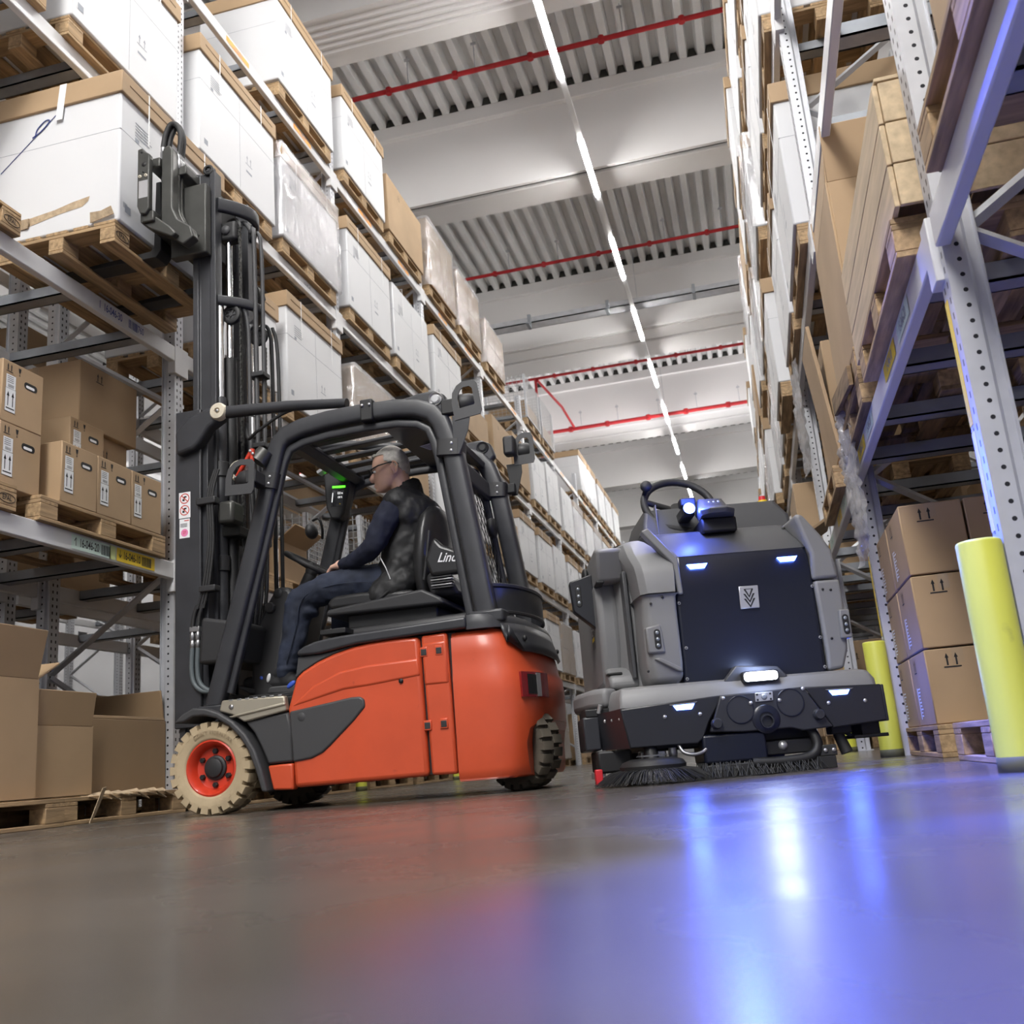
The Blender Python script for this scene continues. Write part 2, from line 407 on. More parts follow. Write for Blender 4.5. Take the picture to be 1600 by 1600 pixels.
struct(MB().bx(-15.9, 9.9, 26.6, 27.3, H0+8.75, H0+9.4).build('ceiling_panel', 'ceil_white', bevel=.02))
# cable tray with hangers
t = lroot('cable_tray', 'grey perforated cable tray crossing the aisle under the ceiling', 'cable tray')
b = MB(); b.bx(-9, 4, 18.1, 18.4, H0+8.60, H0+8.62); b.bx(-9, 4, 18.1, 18.12, H0+8.6, H0+8.72); b.bx(-9, 4, 18.38, 18.4, H0+8.6, H0+8.72); b.build('tray', 'galv', t)
for x in (-3.5, -1.9, -.2): 
    b = MB(); b.bx(x-.03, x+.03, 18.02, 18.1, H0+8.45, H0+8.75); b.bx(x-.03, x+.03, 17.8, 18.05, H0+8.45, H0+8.49); b.build('bracket', 'galv_dark', t)
def pipe(y, zr, r, lab):
    t = lroot('sprinkler_pipe', lab, 'pipe', None)
    b = MB(); b.tube([(-12, y, H0+zr), (6, y, H0+zr)], r, 10); b.build('pipe', 'pipe_red', t)
    for x in (-4.0, -3.0, -1.9, -.9, .2, 1.3):
        b = MB(); b.tube([(x, y, H0+zr-r*1.25), (x, y, H0+zr+r*1.25)], r*1.3, 8); b.build('coupling', 'pipe_red', t)
        b = MB(); b.tube([(x+.3, y, H0+zr), (x+.3, y, H0+zr+.5)], .008, 6); b.bx(x+.26, x+.34, y-.01, y+.01, H0+zr+.42, H0+zr+.46); b.build('hanger', 'galv', t)
pipe(11.64, 9.5, .036, 'red sprinkler pipe nearest of those crossing under the corrugated ceiling')
pipe(17.5, 9.5, .034, 'red sprinkler pipe crossing in second corrugated bay behind first wide ceiling beam')
pipe(23.3, 9.5, .036, 'red sprinkler pipe with the branch dropping into the left rack')
pipe(25.1, 8.62, .05, 'thick red sprinkler main crossing below the farther ceiling beam')
pipe(29.3, 9.5, .036, 'farthest red sprinkler pipe crossing under the corrugated ceiling')
t = lroot('sprinkler_branch', 'red branch pipe slanting down beside the left rack', 'pipe')
MB().tube([(-4.45, 23.3, H0+9.45), (-4.05, 24.3, H0+9.0), (-3.9, 25.05, H0+8.66)], .035, 8).build('slanted_pipe', 'pipe_red', t)
MB().tube([(-4.5, 23.3, H0+9.5), (-4.5, 23.3, H0+7.2)], .035, 8).build('drop_pipe', 'pipe_red', t)
# lamp lines
for X, gi in TRUNKS:
    t = lroot('light_line', {-1: 'long white lamp rail with lit tubes running down the middle of the aisle', 0: 'white lamp rail over the next aisle behind the left racks'}[gi] if X < 5 else 'white lamp rail over the next aisle behind the right rack', 'ceiling lamp')
    z = H0+8.37
    MB().bx(X-.035, X+.035, -6, 46, z+.02, z+.075).build('rail', 'white_paint', t)
    for n in range(-5, 12):
        y1 = 10.77+2.87*n
        o = MB().tube([(X, y1-1.48, z), (X, y1, z)], .030, 8, sec=[(-1.1, .6), (-.9, -.5), (-.5, -.9), (.5, -.9), (.9, -.5), (1.1, .6)], up=(0, 0, 1)).build('tube_lamp', 'tube_light', t)
        MB().bx(X-.045, X+.045, y1-1.52, y1+.04, z+.016, z+.03).build('lamp_tray', 'white_paint', o)
    for n in range(0, 8):
        MB().tube([(X+.02, 4+5*n, z+.07), (X+.02, 4+5*n, zc)], .006, 5).build('hanger_wire', 'galv', t)

# ================================================================ racks
OMEGA = [(-.050, 0), (-.050, .055), (-.040, .062), (-.040, .085), (-.062, .085), (-.062, .090), (.062, .090), (.062, .085), (.040, .085), (.040, .062), (.050, .055), (.050, 0)]
def post_geo(h):
    b = MB(); sec = [(-.052, .0), (-.052, .062), (-.038, .074), (-.038, .098), (-.052, .100), (-.052, .104), (.052, .104), (.052, .1), (.038, .098), (.038, .074), (.052, .062), (.052, 0)]
    b.prism([(p[1], p[0]) for p in sec], 'z', 0, h); b.bx(0, .125, -.07, .07, 0, .008); return b
POSTS = {}
def make_rack(x, d, frames, label, nlev=4, full=True, detail=range(-1, 5)):
    """x: front face plane, d=-1 rack runs towards -x. Posts, beams, braces and support bars are its parts."""
    t = lroot('pallet_rack', label, 'rack')
    if 'm' not in POSTS: POSTS['m'] = post_geo(7.05).build('post', 'post', None)
    pm = POSTS['m']
    def post(px, y, flip):
        c = pm.copy(); c.name = 'post'; col.objects.link(c); c.location = (px, y, 0); c.rotation_euler = (0, 0, pi if flip else 0); par(c, t)
    beams = {}
    for i in frames:
        y = PY+PP*i; s = d
        if y < 1 and x > 0: continue
        post(x+s*.02, y, s < 0); post(x+s*1.1, y, s > 0)
        zz = [.35+.62*k for k in range(11)]
        for k in range(10):
            a = (x+s*.10, y, zz[k]); e = (x+s*1.02, y, zz[k+1])
            if k % 2: a, e = (a[0], y, zz[k+1]), (e[0], y, zz[k])
            b = MB(); b.tube([a, e], .017, 4, sec=[(-1, -.9), (1, -.9), (1, .9), (-1, .9)], smooth=False); b.build('brace', 'galv', t)
    for i in frames[:-1]:
        y0 = PY+PP*i+.055; y1 = PY+PP*(i+1)-.055
        for l in range(1, nlev+1):
            z = LV[l]
            for q, xx in ((0, x), (1, x+d*1.12)):
                sx = d if q == 0 else -d
                b = MB(); X0, X1 = sorted((xx, xx+sx*.045)); b.bx(X0, X1, y0, y1, z-.115, z)
                o = b.build('beam', 'beam_paint', t, bevel=.006)
                if q == 0: beams[(i, l)] = o
                if i in detail:
                    for yy, w in ((y0, .075), (y1, -.075)):
                        b = MB()
                        Ya, Yb = sorted((yy-.06*(1 if w > 0 else -1), yy+.03*(1 if w > 0 else -1)))
                        f0, f1 = sorted((xx-sx*.004, xx+sx*.055)); b.bx(f0, f1, Ya, Yb, z-.20, z+.015)
                        b.build('beam_connector', 'beam_paint', o, bevel=.004)
            if i in detail or l <= 2:
                for k in range(4 if i in detail else 2):
                    yy = y0+(y1-y0)*((k+.5)/4 if i in detail else (k+.5)/2); xa, xb = sorted((x+d*.05, x+d*1.07))
                    b = MB(); b.bx(xa, xb, yy-.05, yy+.05, z-.075, z-.067); b.bx(xa, xb, yy-.05, yy-.042, z-.075, z-.005); b.bx(xa, xb, yy+.042, yy+.05, z-.075, z-.005)
                    b.bx(*sorted((x+d*.045, x+d*.052)), yy-.06, yy+.06, z-.06, z+.03)
                    b.build('support_bar', 'galv_dark', t)
    return t, beams
rackL, bmL = make_rack(XL, -1, list(range(-2, 10)), 'grey pallet rack along the left side of the aisle behind the forklift')
rackR, bmR = make_rack(XR, 1, list(range(-2, 9)), 'grey pallet rack along the right side behind the yellow bollards')
rack2, _ = make_rack(-6.20, 1, list(range(-3, 6)), 'grey pallet rack standing back to back behind the left rack', detail=range(0))
rack3, _ = make_rack(-10.4, -1, list(range(-2, 5)), 'grey pallet rack across the next aisle, seen through the left rack', detail=range(0))
rack4, _ = make_rack(3.17, -1, list(range(-2, 4)), 'grey pallet rack standing back to back behind the right rack', detail=range(0))
bpy.data.objects.remove(POSTS['m'])
def sticker(parent, M, w, h, m, txt=None, size=.05, bars=None, ink='ink', name='label', dx=0., sq=.8, extra=None):
    b = MB(); rect(b, M, -w/2, w/2, -h/2, h/2, .0015); b.mi = 1
    if txt: put_text(b, txt, size, M @ Matrix.Translation((dx, 0, .0025)), sq)
    if bars:
        x0, x1 = bars; r = random.Random(len(txt or '')); x = x0
        while x < x1: wd_ = r.choice((.003, .005, .008)); rect(b, M, x, x+wd_, -h*.36, h*.36, .0025); x += wd_+r.choice((.003, .005))
    if extra: 
        for q in extra: put_text(b, q[0], q[1], M @ Matrix.Translation((q[2], q[3], .0025)), sq)
    return b.build(name, [m, ink], parent)
def LM(y, z, x=XL): return frame_mat((x+.001, y, z), (0, 1, 0), (0, 0, 1))
def RM(y, z): return frame_mat((XR-.001, y, z), (0, -1, 0), (0, 0, 1))
sticker(bmL[(-1, 2)], LM(5.20, LV[2]-.058), .52, .085, 'beam_paint', '1  16-046-30', .075, (.10, .20), 'ink_blue', dx=-.09, sq=.62, extra=[('760', .07, .235, 0)])
sticker(bmL[(-1, 1)], LM(4.98, LV[1]-.058), .36, .085, 'sticker_green', '\u2191 16-046-20', .07, (.09, .17), dx=-.045, sq=.62)
sticker(bmL[(-1, 1)], LM(5.18, LV[1]-.058), .06, .085, 'sticker_lime')
sticker(bmL[(-1, 1)], LM(5.42, LV[1]-.058), .40, .085, 'sticker_yellow', '\u2193 16-046-10', .07, (.06, .16), dx=-.07, sq=.62)
sticker(bmL[(0, 1)], LM(6.35, LV[1]-.058), .36, .085, 'sticker_green', '\u2191 16-045-20', .07, (.09, .17), dx=-.045, sq=.62)
for i in range(0, 9):
    y0 = PY+PP*i
    for f in (.30, .74):
        sticker(bmL[(i, 4)], LM(y0+PP*f, LV[4]-.055), .40, .055, 'sticker_orange', '16-0%d-50' % (45-i), .05, None, 'ink_gray', sq=.7)
        if i < 4: sticker(bmL[(i, 3)], LM(y0+PP*f, LV[3]-.055), .36, .06, 'white_paint', '16-0%d-40' % (45-i), .055, None, 'ink_gray', sq=.7)
for i in range(-1, 3):
    y0 = PY+PP*i
    for f, g in ((.25, 0), (.68, 1)):
        sticker(bmR[(i, 1)], RM(y0+PP*(f+.1), LV[1]-.055), .34, .07, 'sticker_yellow', '15-0%d-10' % (45-i), .06, None, 'ink_gray', sq=.7)
        sticker(bmR[(i, 1)], RM(y0+PP*(f-.04), LV[1]-.055), .30, .07, 'sticker_green', '15-0%d-20' % (45-i), .06, None, 'ink_gray', sq=.7)
for i, (ya, yb) in enumerate(((1.12, .35), (1.12, .35), (1.2, .5))):
    y = PY+PP*(i-1)
    b = MB(); b.bx(XR+.0182, XR+.0195, y+.012, y+.05, 1.38, .98) if i == 0 else b.bx(XR+.0182, XR+.0195, y+.012, y+.05, ya, .66)
    b.build('yellow_label', 'sticker_yellow', rackR)
    b = MB(); b.bx(XR+.0182, XR+.0195, y+.012, y+.05, .66, .96) if i == 0 else b.bx(XR+.0182, XR+.0195, y+.012, y+.05, .64, .655)
    b.build('white_label', 'paper', rackR)
# bollards
def bollard(x, y, lab):
    t = root('bollard', (x, y, 0), lab, 'bollard', 'yellow bollards guarding the rack posts')
    M = Matrix.Translation((x, y, 0))
    MB().lathe([(0, .625), (.056, .625), (.0592, .622), (.0605, .617), (.0605, 0), (0, 0)], 32, M).build('sleeve', 'bollard', t, sharp=50)
    MB().lathe([(.061, .0), (.0625, .0), (.0625, .035), (.061, .04)], 32, M).build('scuffed_foot', 'scuff', t)
bollard(.645, 2.95, 'yellow bollard nearest the camera at the right edge of the aisle')
bollard(.645, 5.86, 'yellow bollard beside the front bumper of the cleaning machine')
bollard(.645, 8.80, 'yellow bollard half hidden behind the cleaning machine wheel')
for i, lab in ((1, 'yellow bollard on the left side under the forklift, between front and rear wheel'), (2, 'yellow bollard on the left side just behind the forklift rear wheel'), (4, 'far yellow bollard at the left rack between forklift and cleaning machine')):
    bollard(XL+.045, PY+PP*i-.05, lab)
# ================================================================ goods
PALLABEL = []
def pallet_proto(name='pallet', simple=False, dark=False):
    """euro pallet, long side (1.2) along y, .8 along x, base at z=0"""
    w, wx = ('wood_dark', 'wood_dark') if dark else ('wood', 'wood_x')
    t = root(name, (0, 0, -50), None)
    r = random.Random(3)
    if simple:
        b = MB()
        for x in (-.34, -.17, 0, .17, .34): b.bx(x-.06, x+.06, -.6, .6, .122, .144)
        for y in (-.53, 0, .53):
            b.bx(-.4, .4, y-.07, y+.07, .10, .122)
            for x in (-.35, 0, .35): b.bx(x-.05, x+.05, y-.07, y+.07, .022, .10)
        for x in (-.35, 0, .35): b.bx(x-.05, x+.05, -.6, .6, 0, .022)
        o = b.build(name, w); o.location = (0, 0, -50); bpy.data.objects.remove(t); return o
    B = {}
    def part(nm, key, geo, m, loc):
        if key not in B: B[key] = geo().build(nm, m, None, bevel=.003, seg=1); o = B[key]
        else: o = B[key].copy(); o.name = nm; col.objects.link(o)
        o.parent = t; CH.setdefault(t.name, []).append(o); o.location = loc; return o
    for x, wd_ in ((-.328, .0725), (-.165, .05), (0, .0725), (.165, .05), (.328, .0725)):
        part('deck_board', ('d', wd_), lambda: MB().bx(-wd_, wd_, -.6, .6, -.011, .011), w, (x, 0, .133))
    for y, k in ((-.5275, 0), (0, 0), (.5275, 0)):
        part('stringer_board', 's', lambda: MB().bx(-.4, .4, -.0725, .0725, -.011, .011), wx, (0, y, .111))
    for x in (-.35, 0, .35):
        for y in (-.5275, 0, .5275):
            part('block', 'b', lambda: MB().bx(-.05, .05, -.0725, .0725, -.039, .039), 'chip' if (x+y) % .3 > .1 else 'wood', (x, y, .061))
        part('bottom_board', 'bb', lambda: MB().bx(-.05, .05, -.6, .6, -.011, .011), w, (x, 0, .011))
    return t
pal_full = pallet_proto(); pal_dark = pallet_proto(dark=True); pal_simple = pallet_proto(simple=True)

def stamp_print(parent, M, w=.12, h=.05, txt='EPAL'):
    b = MB(); b.tube([M @ Vector((w*.5*cos(a*pi/12), h*.5*sin(a*pi/12), .001)) for a in range(24)], .0016, 4, closed=True, cap=False)
    put_text(b, txt, .04, M @ Matrix.Translation((0, 0, .0012)), .8)
    return b.build('stamp', 'ink', parent)

def arrows(b, M, w=.05, h=.06):
    for s in (-.5, .5):
        x = s*w; rect(b, M, x-.004, x+.004, -h*.35, h*.3, .001)
        poly(b, M, [(x-w*.22, h*.22), (x+w*.22, h*.22), (x, h*.58)], .001)
    rect(b, M, -w*.95, w*.95, -h*.52, -h*.42, .001)
def glass(b, M, w=.03, h=.05):
    poly(b, M, [(-w/2, h*.5), (w/2, h*.5), (w*.32, 0), (w*.08, -h*.15), (w*.08, -h*.4), (w*.35, -h*.5), (-w*.35, -h*.5), (-w*.08, -h*.4), (-w*.08, -h*.15), (-w*.32, 0)], .001)

PROTO = {}
def white_box(dx, dy, h, wrap=False, lid=True):
    k = ('w', dx, dy, h, wrap, lid)
    if k in PROTO: return PROTO[k]
    t = root('white_carton', (0, 0, -50))
    o = MB().bx(-dx/2, dx/2, -dy/2, dy/2, 0, h).build('box_body', 'white_card', None, bevel=.012); o.parent = t; CH.setdefault(t.name, []).append(o)
    def add(b, nm, m, bev=0, **kw):
        o = b.build(nm, m, None, bevel=bev, **kw); o.parent = t; CH[t.name].append(o); return o
    if lid:
        b = MB(); e = .018; b.bx(-dx/2-e, dx/2+e, -dy/2-e, dy/2+e, h-.13, h+.02); add(b, 'lid', 'kraft', .006)
        b = MB()
        for s in (-1, 1): 
            b2 = MB(); b2.bx(s*(dx/2+e+.001)-.002, s*(dx/2+e+.001)+.002, -dy/2+.06, dy/2-.06, h-.05, h-.042); add(b2, 'lid_slot', 'kraft_dark')
    for y in (-dy*.28, dy*.28):
        b = MB(); b.bx(-dx/2-.022, dx/2+.022, y-.006, y+.006, h+.021, h+.023); b.bx(dx/2+.0195, dx/2+.021, y-.006, y+.006, h-.35, h+.023); b.bx(-dx/2-.021, -dx/2-.0195, y-.006, y+.006, h-.35, h+.023)
        add(b, 'strap', 'strap')
    for s in (-1, 1):
        M = frame_mat((s*(dx/2+.0005), -s*dy*.30, h*.72), (0, s, 0), (0, 0, 1)); b = MB(); r = random.Random(5)
        for ln in range(5): rect(b, M, -.09, -.09+r.uniform(.06, .18), .03-ln*.022, .038-ln*.022, .001)
        rect(b, M, -.09, -.05, -.10, -.07, .001); add(b, 'print', 'ink_gray')
        M = frame_mat((s*(dx/2+.0005), s*dy*.12, h*.35), (0, s, 0), (0, 0, 1)); b = MB(); arrows(b, M, .06, .08); rect(b, M, -.05, .05, -.12, -.10, .001); add(b, 'arrow_print', 'ink_gray')
        M = frame_mat((s*(dx/2+.0005), -s*dy*.43, h*.10), (0, s, 0), (0, 0, 1)); b = MB(); rect(b, M, -.028, .028, -.02, .03, .001); add(b, 'barcode', 'ink_gray')
    b = MB(); b.bx(-dx/2-.001, dx/2+.001, -.001, .001, .03, h-.14); b.bx(-dx/2-.001, dx/2+.001, -dy/2-.001, dy/2+.001, h*.62, h*.622); add(b, 'fold_seam', 'ink_gray')
    if wrap: 
        b = MB(); e = .03; n = 10; r = random.Random(9)
        ring = rrect(dx/2+e, dy/2+e, .04, 3); rings = []
        for q in range(n+1): z = h*1.03*q/n; k2 = 1+.006*r.uniform(-1, 1); rings.append([(p[0]*k2+.008*r.uniform(-1, 1), p[1]*k2+.006*r.uniform(-1, 1), z) for p in ring])
        b.loft(rings, cap=False); add(b, 'stretch_film', 'film')
    PROTO[k] = t; return t
def carton_geo(t, dx, dy, h, c=(0, 0, 0), prints=1, m='kraft', handle=False, arrow_y=.12):
    """a closed carton; if t is None it becomes a top-level mesh with children"""
    x, y, z = c
    o = MB().bx(-dx/2, dx/2, -dy/2, dy/2, 0, h).build('cardboard_carton', m, None, bevel=.005, seg=1)
    o.location = c
    def add(b, nm, mm): q = b.build(nm, mm, None); q.parent = o; CH.setdefault(o.name, []).append(q); return q
    b = MB(); b.bx(-.024, .024, -dy/2-.001, dy/2+.001, h-.0005, h+.001); b.bx(-.024, .024, -dy/2-.001, -dy/2+.0005, h-.07, h+.001); b.bx(-.024, .024, dy/2-.0005, dy/2+.001, h-.07, h+.001); add(b, 'tape', 'tape')
    if prints:
        for s in (-1, 1):
            for fx in (0, 1):
                if fx == 0: M = frame_mat((s*(dx/2+.0006), -s*dy*.18, h*.83), (0, s, 0), (0, 0, 1))
                else: M = frame_mat((s*dx*.10, s*(dy/2+.0006), h*.83), (-s, 0, 0), (0, 0, 1))
                b = MB(); arrows(b, M, .04, .06); add(b, 'arrow_print', 'ink')
    return o
def labelled_carton(dx, dy, h, lab, loc, rz=0):
    """carton with hand hole, fragile prints, two white labels on its aisle face (+x)"""
    o = MB().bx(-dx/2, dx/2, -dy/2, dy/2, 0, h).build('cardboard_carton', 'kraft', None, bevel=.005, seg=1)
    tag(o, lab, 'carton', 'cartons with arrow labels on the left rack')
    x = dx/2
    def M(y, z): return frame_mat((x+.0006, y, z), (0, 1, 0), (0, 0, 1))
    b = MB(); arrows(b, M(-dy*.34, h*.88), .026, .045); glass(b, M(-dy*.10, h*.88), .022, .045); q = b.build('arrow_print', 'ink', None)
    hole = MB(); poly(hole, M(dy*.18, h*.72), [(p[0], p[1]) for p in rrect(.052, .020, .019, 4)], .0008)
    q2 = hole.build('hand_hole', 'black', None)
    b = MB(); poly(b, M(dy*.17, h*.707), [(p[0], p[1]) for p in rrect(.034, .008, .0075, 3)], .0012); q3 = b.build('plastic_inside', 'paper', None)
    b = MB(); rect(b, M(-dy*.30, h*.66), -.036, .036, -.04, .04, .001); b.mi = 1
    for k in range(4): rect(b, M(-dy*.30, h*.66), -.028, .02, .028-k*.011, .031-k*.011, .0015)
    for k in range(9): rect(b, M(-dy*.30, h*.66), -.02+k*.005, -.018+k*.005, -.034, -.016, .0015)
    q4 = b.build('address_label', ['paper', 'ink'], None)
    b = MB(); Q = M(-dy*.30, h*.36); rect(b, Q, -.04, .04, -.068, .068, .001); b.mi = 1
    for s in (-1, 1): rect(b, Q, s*.018-.003, s*.018+.003, -.035, .035, .0015); poly(b, Q, [(s*.018-.010, .022), (s*.018+.010, .022), (s*.018, .05)], .0015)
    rect(b, Q, -.032, .032, -.052, -.045, .0015)
    for e in ((-.04, .04, .0665, .068), (-.04, .04, -.068, -.0665), (-.04, -.0385, -.068, .068), (.0385, .04, -.068, .068)): rect(b, Q, *e, .0015)
    q5 = b.build('arrow_label', ['paper', 'ink'], None)
    for q_ in (q, q2, q3, q4, q5): q_.parent = o; CH.setdefault(o.name, []).append(q_)
    o.location = loc; o.rotation_euler = (0, 0, rz); return o
def open_carton(dx, dy, h, m='kraft', flaps=((1, 70, .3), (-1, 20, .3)), name='open_carton', t=.012, side=()):
    """four walls, a bottom and open flaps; flaps: (side x sign, degrees up from horizontal, length)"""
    o = root(name, (0, 0, -50))
    def add(b, nm, mm=m): q = b.build(nm, mm, None, bevel=.003, seg=1); q.parent = o; CH.setdefault(o.name, []).append(q); return q
    for s in (-1, 1):
        add(MB().bx(*sorted((s*dx/2, s*(dx/2-t))), -dy/2, dy/2, 0, h), 'wall_panel')
        add(MB().bx(-dx/2+t, dx/2-t, *sorted((s*dy/2, s*(dy/2-t))), 0, h), 'wall_panel')
    add(MB().bx(-dx/2, dx/2, -dy/2, dy/2, .001, .012), 'bottom_panel')
    for s, a, ln in flaps:
        M = Matrix.Translation((s*(dx/2-t/2), 0, h)) @ Matrix.Rotation(-s*R(a), 4, 'Y')
        add(MB().bx(*sorted((0, s*ln)), -dy/2+.01, dy/2-.01, -t/2, t/2, M), 'flap')
    for s, a, ln in side:
        M = Matrix.Translation((0, s*(dy/2-t/2), h)) @ Matrix.Rotation(s*R(a), 4, 'X')
        add(MB().bx(-dx/2+.01, dx/2-.01, *sorted((0, s*ln)), -t/2, t/2, M), 'flap')
    return o
def film_load(dx, dy, h, rows=2, seed=1):
    k = ('f', dx, dy, h, rows, seed)
    if k in PROTO: return PROTO[k]
    r = random.Random(seed); t = root('wrapped_load', (0, 0, -50))
    def add(b, nm, m, bev=.004): o = b.build(nm, m, None, bevel=bev, seg=1); o.parent = t; CH.setdefault(t.name, []).append(o)
    ny = 2
    for i in range(rows):
        for j in range(ny):
            y0 = -dy/2+dy*j/ny; y1 = y0+dy/ny; z0 = h*i/rows; q = r.uniform(-.01, .01)
            add(MB().bx(-dx/2+q, dx/2+q, y0+.003, y1-.003, z0+.002, z0+h/rows-.002), 'inner_carton', 'kraft')
    ring = rrect(dx/2+.018, dy/2+.018, .05, 3); rings = []; n = 14
    for q in range(n+1):
        z = (h+.02)*q/n; w = 1+.010*sin(q*1.7+seed); rings.append([(p[0]*w+r.uniform(-.007, .007), p[1]*w+r.uniform(-.007, .007), z) for p in ring])
    rings.append([(p[0]*.9, p[1]*.9, h+.03) for p in ring])
    b = MB(); b.loft(rings, cap=False); b.add(rings[-1], [list(range(len(ring)))], True); add(b, 'stretch_film', 'film', 0)
    PROTO[k] = t; return t
def mesh_cage(dx, dy, h):
    k = ('m', dx, dy, h)
    if k in PROTO: return PROTO[k]
    t = root('mesh_cage', (0, 0, -50))
    def add(b, nm, m): o = b.build(nm, m, None); o.parent = t; CH.setdefault(t.name, []).append(o); return o
    for x in (-1, 1):
        for y in (-1, 1): add(MB().bx(*sorted((x*dx/2, x*(dx/2-.04))), *sorted((y*dy/2, y*(dy/2-.04))), 0, h), 'corner_post', 'galv')
    for s in (-1, 1):
        b = MB()
        for k2 in range(14): z = .04+(h-.08)*k2/13; b.bx(s*dx/2-.003, s*dx/2+.003, -dy/2, dy/2, z-.003, z+.003)
        for k2 in range(17): y = -dy/2+dy*k2/16; b.bx(s*dx/2-.003, s*dx/2+.003, y-.003, y+.003, .02, h)
        o = add(b, 'wire_panel', 'grid_wire'); o['kind'] = 'stuff'
        b = MB()
        for k2 in range(14): z = .04+(h-.08)*k2/13; b.bx(-dx/2, dx/2, s*dy/2-.003, s*dy/2+.003, z-.003, z+.003)
        for k2 in range(11): x = -dx/2+dx*k2/10; b.bx(x-.003, x+.003, s*dy/2-.003, s*dy/2+.003, .02, h)
        o = add(b, 'wire_panel', 'grid_wire'); o['kind'] = 'stuff'
    add(MB().bx(-dx/2, dx/2, -dy/2, dy/2, .0, .02), 'floor_panel', 'galv_dark')
    PROTO[k] = t; return t
ORD = ['first', 'second', 'third', 'fourth', 'fifth', 'sixth', 'seventh', 'eighth', 'ninth', 'tenth']
def place(proto, x, y, z, label, cat, group, name=None, rz=0):
    c = dup(proto, (x, y, z), rz, label); c['category'] = cat
    c.name = name or proto.name.split('.')[0]
    if group: c['group'] = group
    return c
SIDE = {'L': (XL, -1, 'left rack'), 'R': (XR, 1, 'right rack')}
def load(side, bay, lev, half, kind, h=None, near=True, dy=1.2, off=0., pal=True, over=.05, seed=1, yc=None):
    X, d, sn = SIDE[side]
    y = yc if yc is not None else PY+PP*bay+(.77 if half == 0 else 2.17)+off
    z = LV[lev]+.001
    where = '%s level of %s, %s bay, %s half' % (ORD[lev-1] if lev else 'floor', sn, ORD[bay+1], 'nearer' if half == 0 else 'farther')
    if lev == 0: where = 'floor %s of %s, %s bay, %s half' % ('level', sn, ORD[bay+1], 'nearer' if half == 0 else 'farther')
    cx = X-d*over+d*.4
    rz = pi/2*0 if d < 0 else pi
    nm = {'W': 'white lidded carton', 'w': 'film-wrapped white carton', 'K': 'plain brown carton', 'F': 'film-wrapped carton stack', 'M': 'wire mesh cage', 'N': 'white carton without lid'}[kind]
    if pal:
        place(pal_full if near else pal_simple, cx, y, z, 'wooden pallet under %s, %s' % (nm, where), 'pallet', 'pallets in the racks', 'pallet', rz)
        z += .1445
    hh = h or {'W': 1.04, 'w': 1.0, 'K': .85, 'F': 1.0, 'M': .9, 'N': 1.0}[kind]; dx = .84
    cx2 = X-d*(over+.02)+d*dx/2
    if kind in 'WwN': p = white_box(dx, dy, hh, kind == 'w', kind != 'N'); g = 'white cartons in the racks'; cat = 'carton'
    elif kind == 'F': p = film_load(dx, dy, hh, 2 if hh < 1.1 else 3, seed); g = 'film wrapped loads'; cat = 'wrapped load'
    elif kind == 'M': p = mesh_cage(dx, dy, hh); g = None; cat = 'cage'
    else:
        k = ('k', dx, dy, hh)
        if k not in PROTO: o = carton_geo(None, dx, dy, hh, prints=1); o.location = (0, 0, -50); PROTO[k] = o
        p = PROTO[k]; g = 'brown cartons in the racks'; cat = 'carton'
    c = place(p, cx2, y, z, '%s, %s' % (nm, where), cat, g, None, rz)
    if kind == 'M':
        k = ('kc', dx-.1, dy-.1, .35)
        if k not in PROTO: o = carton_geo(None, dx-.1, dy-.1, .35, prints=0); o.location = (0, 0, -50); PROTO[k] = o
        place(PROTO[k], cx2, y, z+.025, 'brown carton inside mesh cage, %s' % where, 'carton', None, 'cardboard_carton', rz)
    return c
